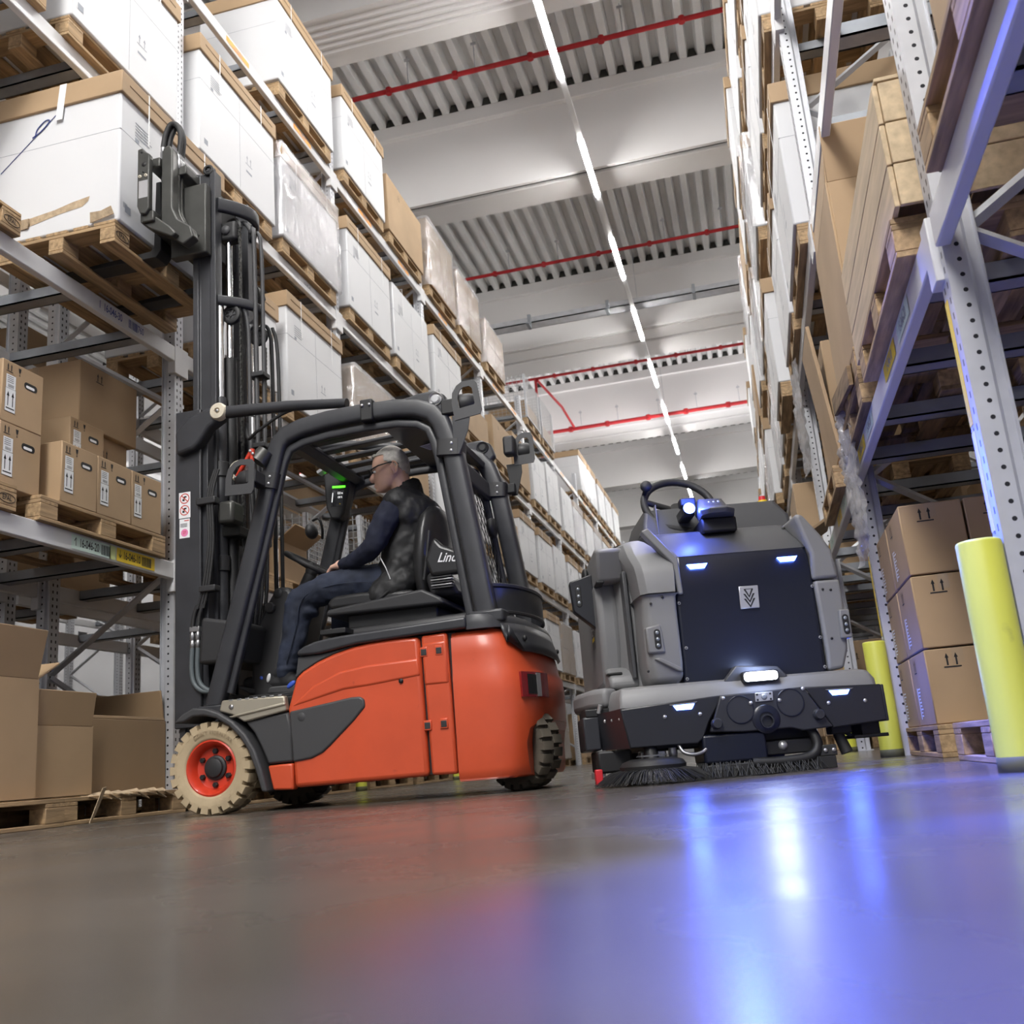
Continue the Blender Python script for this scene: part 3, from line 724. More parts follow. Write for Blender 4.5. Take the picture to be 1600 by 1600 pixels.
# ---- left rack
for bay, lev, half, kind, kw in (
    (-1, 4, 0, 'W', {}), (-1, 4, 1, 'W', {}), (-1, 3, 0, 'W', {}), (-1, 3, 1, 'W', {}), 
    (0, 4, 1, 'W', dict(dy=1.28)), (0, 3, 0, 'W', dict(dy=1.26)), (0, 3, 1, 'w', dict(dy=1.26, h=.95)),
    (0, 2, 0, 'W', dict(h=.8)), (0, 2, 1, 'W', dict(h=1.05)),
    (1, 4, 0, 'W', dict(dy=1.26)), (1, 4, 1, 'K', dict(dy=1.3, h=.78)), (1, 3, 0, 'W', dict(dy=1.28)), (1, 3, 1, 'N', dict(dy=1.3, h=.95)),
    (1, 2, 0, 'F', dict(h=.95, seed=4)), (1, 2, 1, 'K', dict(h=.55, dy=.6)),
    (2, 4, 0, 'F', dict(h=1.05, seed=2)), (2, 4, 1, 'F', dict(h=.95, seed=3)), (2, 3, 0, 'W', dict(dy=1.26)), (2, 3, 1, 'K', dict(h=.5)), (2, 2, 0, 'W', {}), (2, 2, 1, 'w', {}),
    (3, 4, 0, 'F', dict(seed=5, h=.8)), (3, 3, 0, 'K', dict(h=.75)), (3, 3, 1, 'K', dict(h=.9)), (3, 2, 0, 'K', dict(h=.7)), (3, 2, 1, 'W', {}),
    (4, 4, 0, 'M', {}), (4, 4, 1, 'M', {}), (4, 3, 0, 'N', {}), (4, 3, 1, 'N', dict(h=1.15)), (4, 2, 0, 'W', {}), (4, 2, 1, 'N', {}),
    (5, 3, 0, 'N', {}), (5, 3, 1, 'w', {}), (5, 2, 0, 'W', {}), (5, 2, 1, 'W', {}),
    (6, 4, 0, 'W', {}), (6, 4, 1, 'W', {}), (6, 3, 0, 'W', {}), (6, 3, 1, 'w', {}), (6, 2, 0, 'K', {}), (6, 2, 1, 'F', {}),
    (7, 4, 0, 'W', {}), (7, 4, 1, 'W', {}), (7, 3, 0, 'W', {}), (7, 3, 1, 'W', {}), (7, 2, 0, 'N', {}), (7, 2, 1, 'W', {}),
    (8, 4, 0, 'W', {}), (8, 3, 0, 'W', {}), (8, 2, 0, 'W', {}),
    (1, 1, 0, 'M', {}), (1, 1, 1, 'K', dict(h=.7)), (2, 1, 0, 'N', dict(h=.9)), (2, 1, 1, 'N', {}), (3, 1, 0, 'N', {}), (3, 1, 1, 'W', {}),
    (4, 1, 0, 'W', {}), (4, 1, 1, 'F', {}), (5, 1, 0, 'N', {}), (5, 1, 1, 'K', {}), (6, 1, 0, 'W', {}), (6, 1, 1, 'W', {}), (7, 1, 0, 'K', {}), (7, 1, 1, 'W', {}),
    (0, 0, 0, 'K', dict(h=.5)), (0, 0, 1, 'K', dict(h=.8)), (1, 0, 0, 'K', dict(h=.6)), (1, 0, 1, 'M', dict(h=.7)), (2, 0, 0, 'K', {}), (2, 0, 1, 'W', dict(h=.7)),
    (3, 0, 0, 'K', {}), (3, 0, 1, 'K', dict(h=.5)), (4, 0, 0, 'F', {}), (5, 0, 0, 'K', dict(h=.9)), (5, 0, 1, 'N', dict(h=.5)), (6, 0, 0, 'K', {}), (6, 0, 1, 'W', {})):
    kw = dict(kw)
    load('L', bay, lev, half, kind, near=bay <= 2, **kw)
# ---- right rack
for bay, lev, half, kind, kw in (
    (0, 2, 0, 'W', {}), (0, 2, 1, 'W', {}), (0, 3, 0, 'W', {}), (0, 3, 1, 'W', {}), (0, 4, 1, 'W', {}),
    (1, 1, 1, 'K', dict(h=.95)), (1, 2, 0, 'W', dict(over=.12)), (1, 2, 1, 'w', {}), (1, 3, 0, 'w', dict(over=.1)), (1, 3, 1, 'W', {}), (1, 4, 0, 'W', {}), (1, 4, 1, 'W', dict(over=.1)),
    (2, 1, 0, 'N', dict(h=.95)), (2, 1, 1, 'w', {}), (2, 2, 0, 'W', {}), (2, 2, 1, 'W', dict(over=.13)), (2, 3, 0, 'w', {}), (2, 3, 1, 'N', dict(over=.1)), (2, 4, 0, 'W', {}), (2, 4, 1, 'K', {}),
    (3, 1, 0, 'W', {}), (3, 1, 1, 'N', {}), (3, 2, 0, 'w', dict(over=.1)), (3, 2, 1, 'W', {}), (3, 3, 0, 'K', dict(over=.12)), (3, 3, 1, 'W', {}), (3, 4, 0, 'w', {}),
    (4, 1, 0, 'W', {}), (4, 2, 0, 'W', {}), (4, 2, 1, 'w', dict(over=.12)), (4, 3, 0, 'W', {}), (4, 3, 1, 'W', {}), (4, 4, 0, 'W', {}),
    (5, 1, 0, 'W', {}), (5, 2, 0, 'W', {}), (5, 3, 0, 'W', {}), (5, 4, 0, 'W', {}), (6, 2, 0, 'W', {}), (6, 3, 0, 'W', {}),
    (1, 0, 1, 'K', dict(h=.9)), (2, 0, 0, 'K', dict(h=.7)), (2, 0, 1, 'W', {}), (3, 0, 0, 'W', {})):
    load('R', bay, lev, half, kind, near=bay <= 1, **dict(kw))
# ---- the racks behind: plain cartons and pallets, each an object
r2 = random.Random(21)
for X, d, nm, bays in ((-6.20, 1, 'rack behind the left rack', range(-2, 3)), (-10.4, -1, 'rack across the next aisle', range(-2, 2)), (3.17, -1, 'rack behind the right rack', range(-1, 3))):
    for bay in bays:
        for lev in range(0, 4):
            for half in (0, 1):
                if r2.random() < .22: continue
                y = PY+PP*bay+(.77 if half == 0 else 2.17); z = LV[lev]+.001
                wh = '%s of the %s, %s bay, %s half' % (('floor', 'first level', 'second level', 'third level')[lev], nm, ORD[bay+2], 'nearer' if half == 0 else 'farther')
                xx = X+d*.55 if X > -8 else X+d*.45
                place(pal_simple, xx, y, z, 'pallet on %s' % wh, 'pallet', 'pallets in the racks', 'pallet')
                hh = r2.choice((.45, .6, .8)); k = ('k2', hh)
                if k not in PROTO: o = carton_geo(None, .78, 1.15, hh, prints=0, m='kraft'); o.location = (0, 0, -50); PROTO[k] = o
                place(PROTO[k], xx, y, z+.1445, 'brown carton on %s' % wh, 'carton', 'brown cartons in the racks', 'cardboard_carton')
# ---- left rack, first bay, first level: labelled cartons on a pallet by the beam
GC = 'cartons with arrow labels on the left rack'
zp = LV[1]+.001; xf = XL+.03
PX = xf-.4
place(pal_full, PX, 5.10, zp, 'pallet under the three labelled cartons on the first level, left rack', 'pallet', 'pallets in the racks', 'pallet')
p2 = place(pal_full, PX, 3.72, zp, 'pallet at the left picture edge, first level of left rack', 'pallet', 'pallets in the racks', 'pallet')
z1 = zp+.1445
labelled_carton(.60, .32, .365, 'large labelled carton, leftmost of three along the shelf front edge', (xf-.30, 4.82, z1))
labelled_carton(.60, .335, .365, 'labelled carton in the middle of the three along the shelf front', (xf-.30, 5.15, z1))
labelled_carton(.60, .325, .365, 'labelled carton nearest the mast of the three along the shelf front', (xf-.30, 5.485, z1))
labelled_carton(.60, .32, .36, 'labelled carton on top of its stack at the left edge of the picture', (xf-.36, 4.40, z1+.365))
labelled_carton(.60, .32, .365, 'labelled carton under the topmost one at the left picture edge', (xf-.36, 4.40, z1))
labelled_carton(.60, .34, .36, 'labelled carton set back on top behind the front row of three', (xf-.62, 5.30, z1+.366))
labelled_carton(.60, .34, .36, 'labelled carton set back behind the upper left one, second row', (xf-.92, 4.90, z1+.366))
def kc(dx, dy, h, loc, lab, rz=0, m='kraft', prints=1, group='brown cartons in the racks'):
    o = carton_geo(None, dx, dy, h, prints=prints, m=m); o.location = loc; o.rotation_euler = (0, 0, rz); return tag(o, lab, 'carton', group)
kc(.7, .62, .45, (-4.42, 6.20-.62, z1+.73), 'big brown carton high behind the labelled cartons, beside the rack post')
kc(.6, .40, .365, (-4.36, 4.84, z1), 'brown carton hidden behind the leftmost labelled carton of the front row')
kc(.6, .40, .365, (-4.36, 5.26, z1), 'brown carton hidden behind the middle labelled carton of the front row')
kc(.50, .36, .73, (-4.36, 5.66, z1), 'tall brown carton behind the labelled carton nearest the mast')
sticker(CH[[o.name for o in col.objects if o.get('label', '').startswith('pallet under the three')][0]][8], frame_mat((.0512, -.01, -.005), (0, 1, 0), (0, 0, 1)), .06, .06, 'paper', None, .05, (-.02, .02), name='paper_label')
# ---- left rack floor level, first bay
place(pal_full, XL-.27, 4.05, 0, 'floor pallet at the left picture edge under the tall open carton', 'pallet', 'pallets in the racks', 'pallet')
pp = place(pal_full, XL-.34, 5.30, 0, 'floor pallet with torn cardboard beside the forklift front wheel', 'pallet', 'pallets in the racks', 'pallet')
sticker(CH[pp.name][10], frame_mat((.0512, -.01, -.005), (0, 1, 0), (0, 0, 1)), .05, .06, 'paper', None, .05, (-.018, .018), name='paper_label')
o = open_carton(.74, .95, .62, 'kraft', ((1, 78, .26),), side=((1, 30, .2),)); place(o, XL-.33, 4.06, .1445, 'tall open carton at the left picture edge on a floor pallet', 'carton', None, 'open_carton')
o = open_carton(.40, .50, .385, 'kraft', ((1, 82, .19), (-1, 60, .19))); place(o, XL-.20, 4.79, .1445, 'open carton with raised front flap next to the tall open one', 'carton', None, 'open_carton')
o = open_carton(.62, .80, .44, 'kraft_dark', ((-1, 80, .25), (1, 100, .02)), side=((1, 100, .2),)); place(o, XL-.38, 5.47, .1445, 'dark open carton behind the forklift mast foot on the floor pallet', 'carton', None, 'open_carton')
place(mesh_cage(.5, .62, .62), XL-.98, 5.0, .001, 'low wire mesh cage standing behind the open cartons on the floor', 'cage', None, 'mesh_cage')
b = MB(); r = random.Random(4)
for k in range(9):
    y = 4.95+.09*k; w = .05+.04*r.random(); z = .150+.01*r.random()
    b.add([(XL+.02-w, y, z), (XL+.07, y-.02, z-.01), (XL+.075, y+.08, z-.012-.05*r.random()), (XL-.02, y+.09, z+.01)], [(0, 1, 2, 3)])
tag(b.build('torn_cardboard', 'kraft_torn', None, solid=.004), 'strip of torn cardboard lying on the floor pallet edge', 'cardboard scrap')
b = MB(); M = frame_mat((XL+.085, 4.98, .10), (0, .8, .6), (.2, .3, 1)); poly(b, M, [(-.03, -.10), (.03, -.08), (.05, .06), (-.02, .10)])
tag(b.build('torn_cardboard', 'kraft_torn', None, solid=.004), 'torn cardboard scrap hanging down over the floor pallet board', 'cardboard scrap')
# ---- left rack, second bay, first level: seen through the forklift cab
yb = PY
place(pal_full, PX, yb+.77, zp, 'pallet on first level seen between mast and cab, second bay', 'pallet', 'pallets in the racks', 'pallet')
place(pal_full, PX, yb+2.1, zp, 'pallet on first level seen through the cab, second bay', 'pallet', 'pallets in the racks', 'pallet')
kc(.7, .55, .50, (PX, yb+.42, z1), 'brown carton on first level just behind the mast hoses')
kc(.55, .45, .42, (PX+.05, yb+1.08, z1), 'brown carton with arrows seen through the cab above the steering wheel')
kc(.55, .45, .60, (PX-.3, yb+1.70, z1), 'taller brown carton seen through the cab beside the front pillar')
o = open_carton(.5, .55, .32, 'kraft', ((1, 35, .2), (-1, 60, .2)), side=((-1, 50, .16), (1, 40, .16))); place(o, PX+.12, yb+1.72, z1, 'open carton with spread flaps seen through the cab window', 'carton', None, 'open_carton')
place(mesh_cage(.7, .6, .7), PX, yb+2.35, z1, 'wire mesh cage seen through the cab behind the far pillar', 'cage', None, 'mesh_cage')
place(pal_full, XL-.355, 3.64, LV[2]+.001, 'empty pallet at the left picture edge, second level of left rack', 'pallet', 'pallets in the racks', 'pallet')
# ---- load on the forks
BX, BY = -3.28, 5.13
bz = 3.418
pf = place(pal_full, BX-.415, BY, bz-.1445, 'worn pallet lifted high on the forklift forks', 'pallet', None, 'pallet')
wb = white_box(.88, 1.17, 1.0)
c = place(wb, BX-.44, BY, bz, 'white carton with a torn lower side lifted on the forks', 'carton', None, 'white_carton')
def addc(b, nm, m, **kw): o = b.build(nm, m, None, **kw); o.parent = c; o.matrix_parent_inverse = Matrix.Translation(c.location).inverted(); return o
yy = BY-.585
b = MB(); M = frame_mat((BX-.42, yy-.002, bz), (1, 0, 0), (0, 0, 1))
poly(b, M, [(-.28, .10), (-.20, .14), (-.02, .16), (.10, .185), (.22, .20), (.21, .17), (.17, .14), (.02, .125), (-.18, .09), (-.27, .075)])
addc(b, 'torn_strip', 'kraft_torn')
b = MB(); poly(b, M, [(-.42, .13), (-.36, .15), (-.30, .13), (-.31, .06), (-.36, .02), (-.42, .0)]); addc(b, 'torn_corner', 'kraft_torn')
b = MB(); M2 = frame_mat((BX-.42+.30, yy-.02, bz+.02), (1, 0, .1), (0, -.3, 1)); poly(b, M2, [(-.06, -.01), (.10, .0), (.09, .05), (.02, .04), (-.05, .05)]); addc(b, 'torn_flap', 'kraft_torn', solid=.006)
b = MB(); M2 = frame_mat((BX-.42-.20, yy-.022, bz+.12), (1, -.2, .2), (0, -.2, 1)); poly(b, M2, [(-.09, -.03), (.0, -.05), (.02, .0), (-.08, .03)]); addc(b, 'torn_flap', 'kraft_torn', solid=.006)
b = MB(); b.tube([(BX-.42+.02, yy-.004, bz+.87), (BX-.42-.42, yy-.004, bz+.50)], .0022, 5); addc(b, 'cord', 'ink_blue')
b = MB(); b.tube(smoothpath([(BX-.62, yy-.005, bz+.70), (BX-.56, yy-.006, bz+.73), (BX-.50, yy-.006, bz+.79), (BX-.53, yy-.006, bz+.80), (BX-.585, yy-.006, bz+.755), (BX-.60, yy-.005, bz+.71)], 4), .0035, 5); addc(b, 'cord_loop', 'ink_blue')
b = MB(); M2 = frame_mat((BX-.405, yy-.019, bz+.95), (1, 0, 0), (.1, 0, 1)); rect(b, M2, -.025, .025, -.18, .07, .001); addc(b, 'clear_tape', 'strap')
b = MB(); M2 = frame_mat((BX+.0008, BY-.53, bz+.12), (0, 1, 0), (0, 0, 1)); rect(b, M2, -.03, .04, -.05, .05); b.mi = 1
for k in range(8): rect(b, M2, -.018+k*.005, -.015+k*.005, -.015, .02, .001)
addc(b, 'barcode_label', ['white_card', 'ink_gray'])
# stamps on pallet blocks
for o in [q for q in col.objects if q.name.startswith('pallet') and q.get('label', '').startswith(('pallet at the left', 'empty pallet at the left', 'worn pallet'))]:
    for ch in CH[o.name]:
        if ch.name.startswith('block'):
            l = ch.location
            if l.x > .3 and abs(l.y) > .3:
                s = stamp_print(None, frame_mat((.0507, 0, 0), (0, 1, 0), (0, 0, 1))); s.parent = ch
# ---- right rack, floor: stack of cartons with a blue glow on the aisle side
place(pal_full, XR+.45, 5.42, 0, 'floor pallet under the tall stack of brown cartons by the bollards', 'pallet', 'pallets in the racks', 'pallet', pi)
k = 0
for lev in range(3):
    for j, yy in enumerate((5.17, 5.70)):
        for i, xx in enumerate((.895, 1.19)):
            o = carton_geo(None, .285, .50, .338, prints=1); o.location = (xx, yy, .1455+lev*.345)
            tag(o, '%s carton in the right floor stack, %s row, %s column' % (('bottom', 'middle', 'top')[lev], ('front', 'back')[j], ('aisle side', 'inner')[i]), 'carton', 'brown cartons stacked on the right')
            M = frame_mat((-.1432, .10-.0*j, .338*.30), (0, -1, 0), (0, 0, 1)); b = MB(); r = random.Random(k); k += 1
            rect(b, M, -.05, -.025, -.07, .08, .0008)
            for q in range(9): rect(b, M, -.018, -.018+r.uniform(.03, .08), .07-q*.016, .078-q*.016, .0008)
            s = b.build('print', 'paper'); s.parent = o; CH[o.name].append(s)
kc(.5, .45, .50, (1.62, 4.5, .80), 'brown carton behind the nearest post, upper one on the right', group='brown cartons stacked on the right')
kc(.5, .45, .65, (1.62, 4.5, .145), 'brown carton behind the nearest post, lower one on the right', group='brown cartons stacked on the right')
place(pal_full, 1.62, 4.5, 0, 'floor pallet behind the nearest right post', 'pallet', 'pallets in the racks', 'pallet')
place(pal_full, XR+.43, 3.72, 0, 'floor pallet right behind the nearest bollard', 'pallet', 'pallets in the racks', 'pallet')
kc(.5, .36, .44, (XR+.42, 4.08, .1455), 'carton on the floor pallet behind the nearest bollard', group='brown cartons stacked on the right')
# tall leaning cardboard sheets beyond the second post
for k, (y, x, h, t) in enumerate(((6.35, .84, .95, 6), (6.75, .80, .80, 9), (7.1, .86, 1.05, 4))):
    b = MB(); M = Matrix.Translation((x, y, 0)) @ Matrix.Rotation(R(t), 4, 'Y'); b.bx(-.05, .05, -.16, .16, .0, h, M)
    tag(b.build('flat_carton', 'kraft', None, bevel=.004), ('folded carton leaning nearest behind the second bollard', 'shorter folded carton leaning in the middle behind the machine', 'tall folded carton leaning farthest behind the machine edge')[k], 'carton', 'folded cartons leaning at the right rack')
# ---- right rack, first level, second bay: wooden crate on a pallet, tall carton on two pallets
place(pal_full, XR+.34, 3.80, zp, 'pallet under the wooden crate on the right rack', 'pallet', 'pallets in the racks', 'pallet', pi)
t = root('wooden_crate', (XR+.36, 3.85, z1), 'low wooden crate of pale boards on the right rack above the bollards', 'crate')
for s in (-1, 1):
    for q in range(3):
        o = MB().bx(s*.40-.009, s*.40+.009, -.72, .72, q*.155+.002, q*.155+.152).build('side_board', 'plywood', None, bevel=.003); o.parent = t
        o = MB().bx(-.39, .39, s*.72-.009, s*.72+.009, q*.155+.002, q*.155+.152).build('end_board', 'plywood', None, bevel=.003); o.parent = t
for q in range(5):
    o = MB().bx(-.40+q*.16, -.40+q*.16+.157, -.73, .73, .467, .482).build('lid_board', 'plywood', None, bevel=.003); o.parent = t
place(pal_dark, XR+.36, 5.28, zp, 'lower pallet of two under the tall open carton, right rack', 'pallet', 'pallets in the racks', 'pallet', pi)
place(pal_full, XR+.36, 5.28, zp+.1445, 'upper pallet of two under the tall open carton, right rack', 'pallet', 'pallets in the racks', 'pallet', pi)
o = open_carton(.70, .95, .95, 'kraft', ((-1, 95, .22),), side=((-1, 80, .30), (1, 85, .3))); place(o, XR+.335, 5.27, zp+.29, 'tall open brown carton with upright flap on the right rack', 'carton', None, 'open_carton')
b = MB(); b.bx(-.011, .011, -.42, .42, -.05, .05, Matrix.Translation((XR-.06, 5.20, 1.88)) @ Matrix.Rotation(R(8), 4, 'X')); tag(b.build('loose_board', 'wood_dark', None, bevel=.003), 'loose grey board hanging at the pallet edge on right rack', 'board')
# first bay of the right rack, close to the camera
place(pal_full, XR+.36, 2.10, zp, 'pallet nearest the camera on the right rack first level', 'pallet', 'pallets in the racks', 'pallet', pi)
place(pal_dark, XR+.36, .80, zp, 'dark pallet at the upper right picture edge on the right rack', 'pallet', 'pallets in the racks', 'pallet', pi)
kc(.7, 1.1, .85, (XR+.40, 2.10, z1), 'big brown carton at the upper right corner on the right rack')
o = carton_geo(None, .70, 1.0, .9, prints=1); o.location = (XR+.36, 6.95, z1); tag(o, 'tall brown carton on the right rack just beyond the second post', 'carton', 'brown cartons in the racks')
place(pal_full, XR+.34, 6.9, zp, 'pallet under the tall brown carton beyond the second right post', 'pallet', 'pallets in the racks', 'pallet', pi)
b = MB(); M = Matrix.Translation((XR-.03, 6.62, 2.30)) @ Matrix.Rotation(R(-5), 4, 'Y'); b.bx(-.012, .012, -.3, .3, -.45, .45, M); tag(b.build('flat_carton', 'kraft', None, bevel=.004), 'flat cardboard sheet leaning over the tall carton on right rack', 'cardboard sheet')
b = MB(); M = Matrix.Translation((XR-.10, 8.3, 1.75)) @ Matrix.Rotation(R(60), 4, 'Y'); b.bx(-.012, .012, -.3, .3, -.16, .16, M); tag(b.build('flat_carton', 'kraft_dark', None, bevel=.004), 'brown cardboard flap sticking out of the right rack above the machine', 'cardboard sheet')
# stretch film hanging from the beam by the second right post
def hanging(name, lab, x, y0, y1, z0, z1, seed, m='film_loose', taper=.35):
    r = random.Random(seed); nu, nv = 14, 26; vs = []; fs = []
    for j in range(nv+1):
        v = j/nv; w = 1-taper*v+.10*sin(v*9+seed)
        for i in range(nu+1):
            u = i/nu-.5; vs.append((x+.022*sin(u*14+seed+2*v)+r.uniform(-.014, .014), (y0+y1)/2+(y1-y0)*u*w+.02*sin(v*7), z1+(z0-z1)*v+.03*sin(u*9)*(v > .9)))
    for j in range(nv):
        for i in range(nu): a = j*(nu+1)+i; fs.append((a, a+1, a+nu+2, a+nu+1))
    b = MB(); b.add(vs, fs, True); return tag(b.build(name, m), lab, 'plastic film')
hanging('stretch_film', 'clear stretch film hanging down from the beam by the second right post', XR-.05, 5.25, 5.82, 1.05, 1.72, 1)
hanging('stretch_film', 'torn tip of stretch film caught on the beam above the hanging film', XR-.04, 5.55, 5.75, 1.55, 1.95, 2, taper=.6)
hanging('stretch_film', 'loose film flapping farther along the right rack above the machine', XR-.05, 7.9, 8.6, 2.3, 3.15, 3, taper=.2)
# ================================================================ forklift (drives towards -x, left side faces the camera)
FK = root('forklift', (-2.0, 5.11, 0), 'orange-red electric forklift with black overhead guard and raised mast', 'forklift')
YN, YF, CY = 4.57, 5.65, 5.11
def mir(y): return 2*CY-y
def FB(b, name, m, bevel=0, parent=None, **kw): return b.build(name, m, parent or FK, bevel=bevel, **kw)
def ypr(pts, y0, y1): return MB().prism(pts, 'y', y0, y1)
# chassis core, floor plate, seat box
FB(MB().bx(-2.22, -1.20, 4.61, 5.61, .13, .74), 'chassis', 'black', .01)
FB(MB().bx(-2.78, -2.15, 4.62, 5.60, .50, .548), 'floor_plate', 'black', .005)
FB(MB().bx(-2.62, -2.2, 4.80, 5.42, .14, .52), 'front_axle_box', 'black', .02)
FB(ypr([(-2.12, .74), (-2.08, .87), (-1.36, .885), (-1.34, .74)], 4.72, 5.50), 'battery_hood', 'plastic', .03, seg=3)
FB(MB().bx(-2.16, -2.12, 4.66, 5.56, .52, .80), 'hood_front', 'black', .01)
side = [(-2.257, .10), (-1.566, .104), (-1.578, .767), (-1.70, .772), (-1.825, .768), (-1.93, .755), (-2.03, .731), (-2.12, .700), (-2.20, .660), (-2.238, .630), (-2.262, .55), (-2.285, .48), (-2.272, .40), (-2.262, .22)]
strip = [(-1.553, .106), (-1.424, .104), (-1.436, .772), (-1.568, .769)]
for s in (0, 1):
    f = (lambda y: y) if s == 0 else mir
    o = FB(ypr(side, f(YN), f(YN+.05)), 'side_panel', 'red', .022, seg=3)
    # raised crease running along the upper third
    b = MB(); cr = [(-2.285, .49), (-2.13, .60), (-1.95, .655), (-1.60, .665), (-1.59, .52), (-1.84, .515), (-1.93, .525), (-2.26, .475)]
    o2 = FB(ypr([(-2.27, .485), (-2.14, .585), (-2.0, .638), (-1.86, .655), (-1.585, .662), (-1.58, .575), (-1.84, .552), (-1.98, .545)], f(YN-.006), f(YN+.02)), 'side_crease', 'red', .02, o, seg=3)
    o3 = FB(ypr(strip, f(YN), f(YN+.05)), 'battery_door_strip', 'red', .014, seg=2)
    FB(ypr([(-1.5655, .73), (-1.437, .735), (-1.437, .525), (-1.562, .525)], f(YN-.005), f(YN+.02)), 'strip_crease', 'red', .014, o3)
    FB(MB().bx(-1.66, -1.40, *sorted((f(4.60), f(4.62))), .11, .77), 'panel_gap', 'black')
    for x, z in ((-1.554, .687), (-1.477, .688), (-1.556, .338), (-1.474, .340)):
        q = FB(MB().bx(x-.020, x+.020, *sorted((f(YN-.008), f(YN+.01))), z-.024, z+.024), 'latch_recess', 'red', .004)
        FB(MB().bx(x-.015, x+.015, *sorted((f(YN-.0095), f(YN))), z-.018, z+.014), 'latch', 'plastic', .003, q)
    FB(MB().lathe([(0, .001), (.011, .001), (.011, -.01)], 16, frame_mat((-1.679, f(YN-.0075), .56), (1, 0, 0), (0, 0, 1 if s == 0 else -1))), 'key_hole', 'black')
    FB(ypr([(-2.271, .467), (-2.10, .487), (-1.94, .507), (-1.895, .506), (-1.872, .490), (-1.870, .455), (-1.93, .395), (-2.06, .285), (-2.10, .255), (-2.16, .232), (-2.257, .222)], f(YN-.010), f(YN+.02)), 'side_trim', 'plastic_gray', .010, seg=3)
    FB(MB().lathe([(0, .0015), (.020, .0015), (.022, 0), (.022, -.004)], 20, frame_mat((-2.205, f(YN-.0095), .435), (1, 0, 0), (0, 0, 1 if s == 0 else -1))), 'trim_cap', 'plastic_gray')
    FB(ypr([(-2.520, .440), (-2.285, .470), (-2.268, .40), (-2.262, .225), (-2.398, .222), (-2.43, .30), (-2.47, .38)], f(YN+.003), f(YN+.06)), 'front_side_panel', 'plastic_gray', .012)
    FB(ypr([(-2.398, .216), (-2.264, .219), (-2.262, .092), (-2.372, .098)], f(YN), f(YN+.06)), 'lower_front_panel', 'red', .010)
    st = FB(ypr([(-2.655, .503), (-2.639, .556), (-2.293, .548), (-2.284, .474), (-2.515, .437), (-2.58, .478)], f(YN-.012), f(YN+.03)), 'step_panel', 'step_metal', .008)
    FB(ypr([(-2.60, .472), (-2.292, .516), (-2.286, .500), (-2.58, .462)], f(YN-.020), f(YN)), 'step_fold', 'step_metal', .006, st)
    FB(MB().lathe([(0, .003), (.013, .003), (.013, 0)], 14, frame_mat((-2.585, f(YN-.012), .518), (1, 0, 0), (0, 0, 1 if s == 0 else -1))), 'screw', 'steel', 0, st)
    b = MB()
    for k in range(7): b.bx(-2.60+.045*k, -2.60+.045*k+.024, *sorted((f(YN-.012), f(YN+.10))), .547, .556)
    o = FB(b, 'tread_teeth', 'steel', .002, st); o['kind'] = 'stuff'
    fout = [(-2.900, .462), (-2.85, .505), (-2.792, .530), (-2.72, .523), (-2.65, .497), (-2.57, .447), (-2.50, .378), (-2.45, .300), (-2.415, .206), (-2.385, .092)]
    fin = [(-2.415, .094), (-2.450, .21), (-2.487, .30), (-2.53, .365), (-2.59, .425), (-2.66, .468), (-2.73, .488), (-2.79, .488), (-2.84, .465)]
    FB(ypr(fout+fin, f(4.535), f(4.80)), 'fender', 'plastic_gray', .010, seg=3)
    FB(ypr([(-2.218, .737), (-2.217, .760), (-2.18, .780), (-2.125, .797), (-2.05, .807), (-1.973, .812), (-1.33, .834), (-1.33, .780), (-1.57, .774), (-1.90, .763), (-2.10, .735)], f(4.552), f(4.74)), 'sill_cover', 'frame', .012, seg=3)
    FB(ypr([(-2.222, .733), (-2.10, .735), (-1.90, .760), (-2.03, .728), (-2.12, .697), (-2.2, .657), (-2.240, .627)], f(YN+.004), f(YN+.05)), 'sill_trim', 'plastic_gray', .006)
# counterweight: plan outline with rounded, tapering rear
def plan(dx, dy=0.):
    n = [(-1.418, 4.57+dy), (-1.30, 4.57+dy), (-1.19-dx, 4.572+dy), (-1.135-dx, 4.585+dy), (-1.095-dx, 4.62), (-1.06-dx, 4.69), (-1.035-dx, 4.79), (-1.022-dx, 4.93), (-1.018-dx, 5.11)]
    return n+[(x, mir(y)) for x, y in n[-2::-1]]
zs = [(.066, .03, .02), (.080, .012, .006), (.12, .0, 0), (.30, -.012, 0), (.47, -.018, 0), (.55, -.012, 0), (.575, .003, .005), (.66, .018, .008), (.735, .045, .012), (.765, .07, .03), (.775, .10, .06)]
b = MB(); b.loft([[(x, y, z) for x, y in plan(dx+.03, dy)] for z, dx, dy in zs]); cwt = FB(b, 'counterweight', 'red', sharp=50)
cm = MB(); cm.bx(-1.20, -.9, 4.66, 5.56, -.1, .25); cm.lathe([(0, -.45), (.13, -.45), (.13, .45), (0, .45)], 24, Matrix.Translation((-1.07, CY, .23)) @ Matrix.Rotation(pi/2, 4, 'X'))
cut(cwt, MB().prism([(-.8, -.1), (-1.10, -.1), (-1.10, .22), (-1.085, .285), (-1.05, .325), (-.98, .335), (-.8, .335)], 'y', 4.63, mir(4.63)))
FB(MB().bx(-1.42, -1.12, 4.66, 5.56, .10, .40), 'rear_wheel_well', 'black')
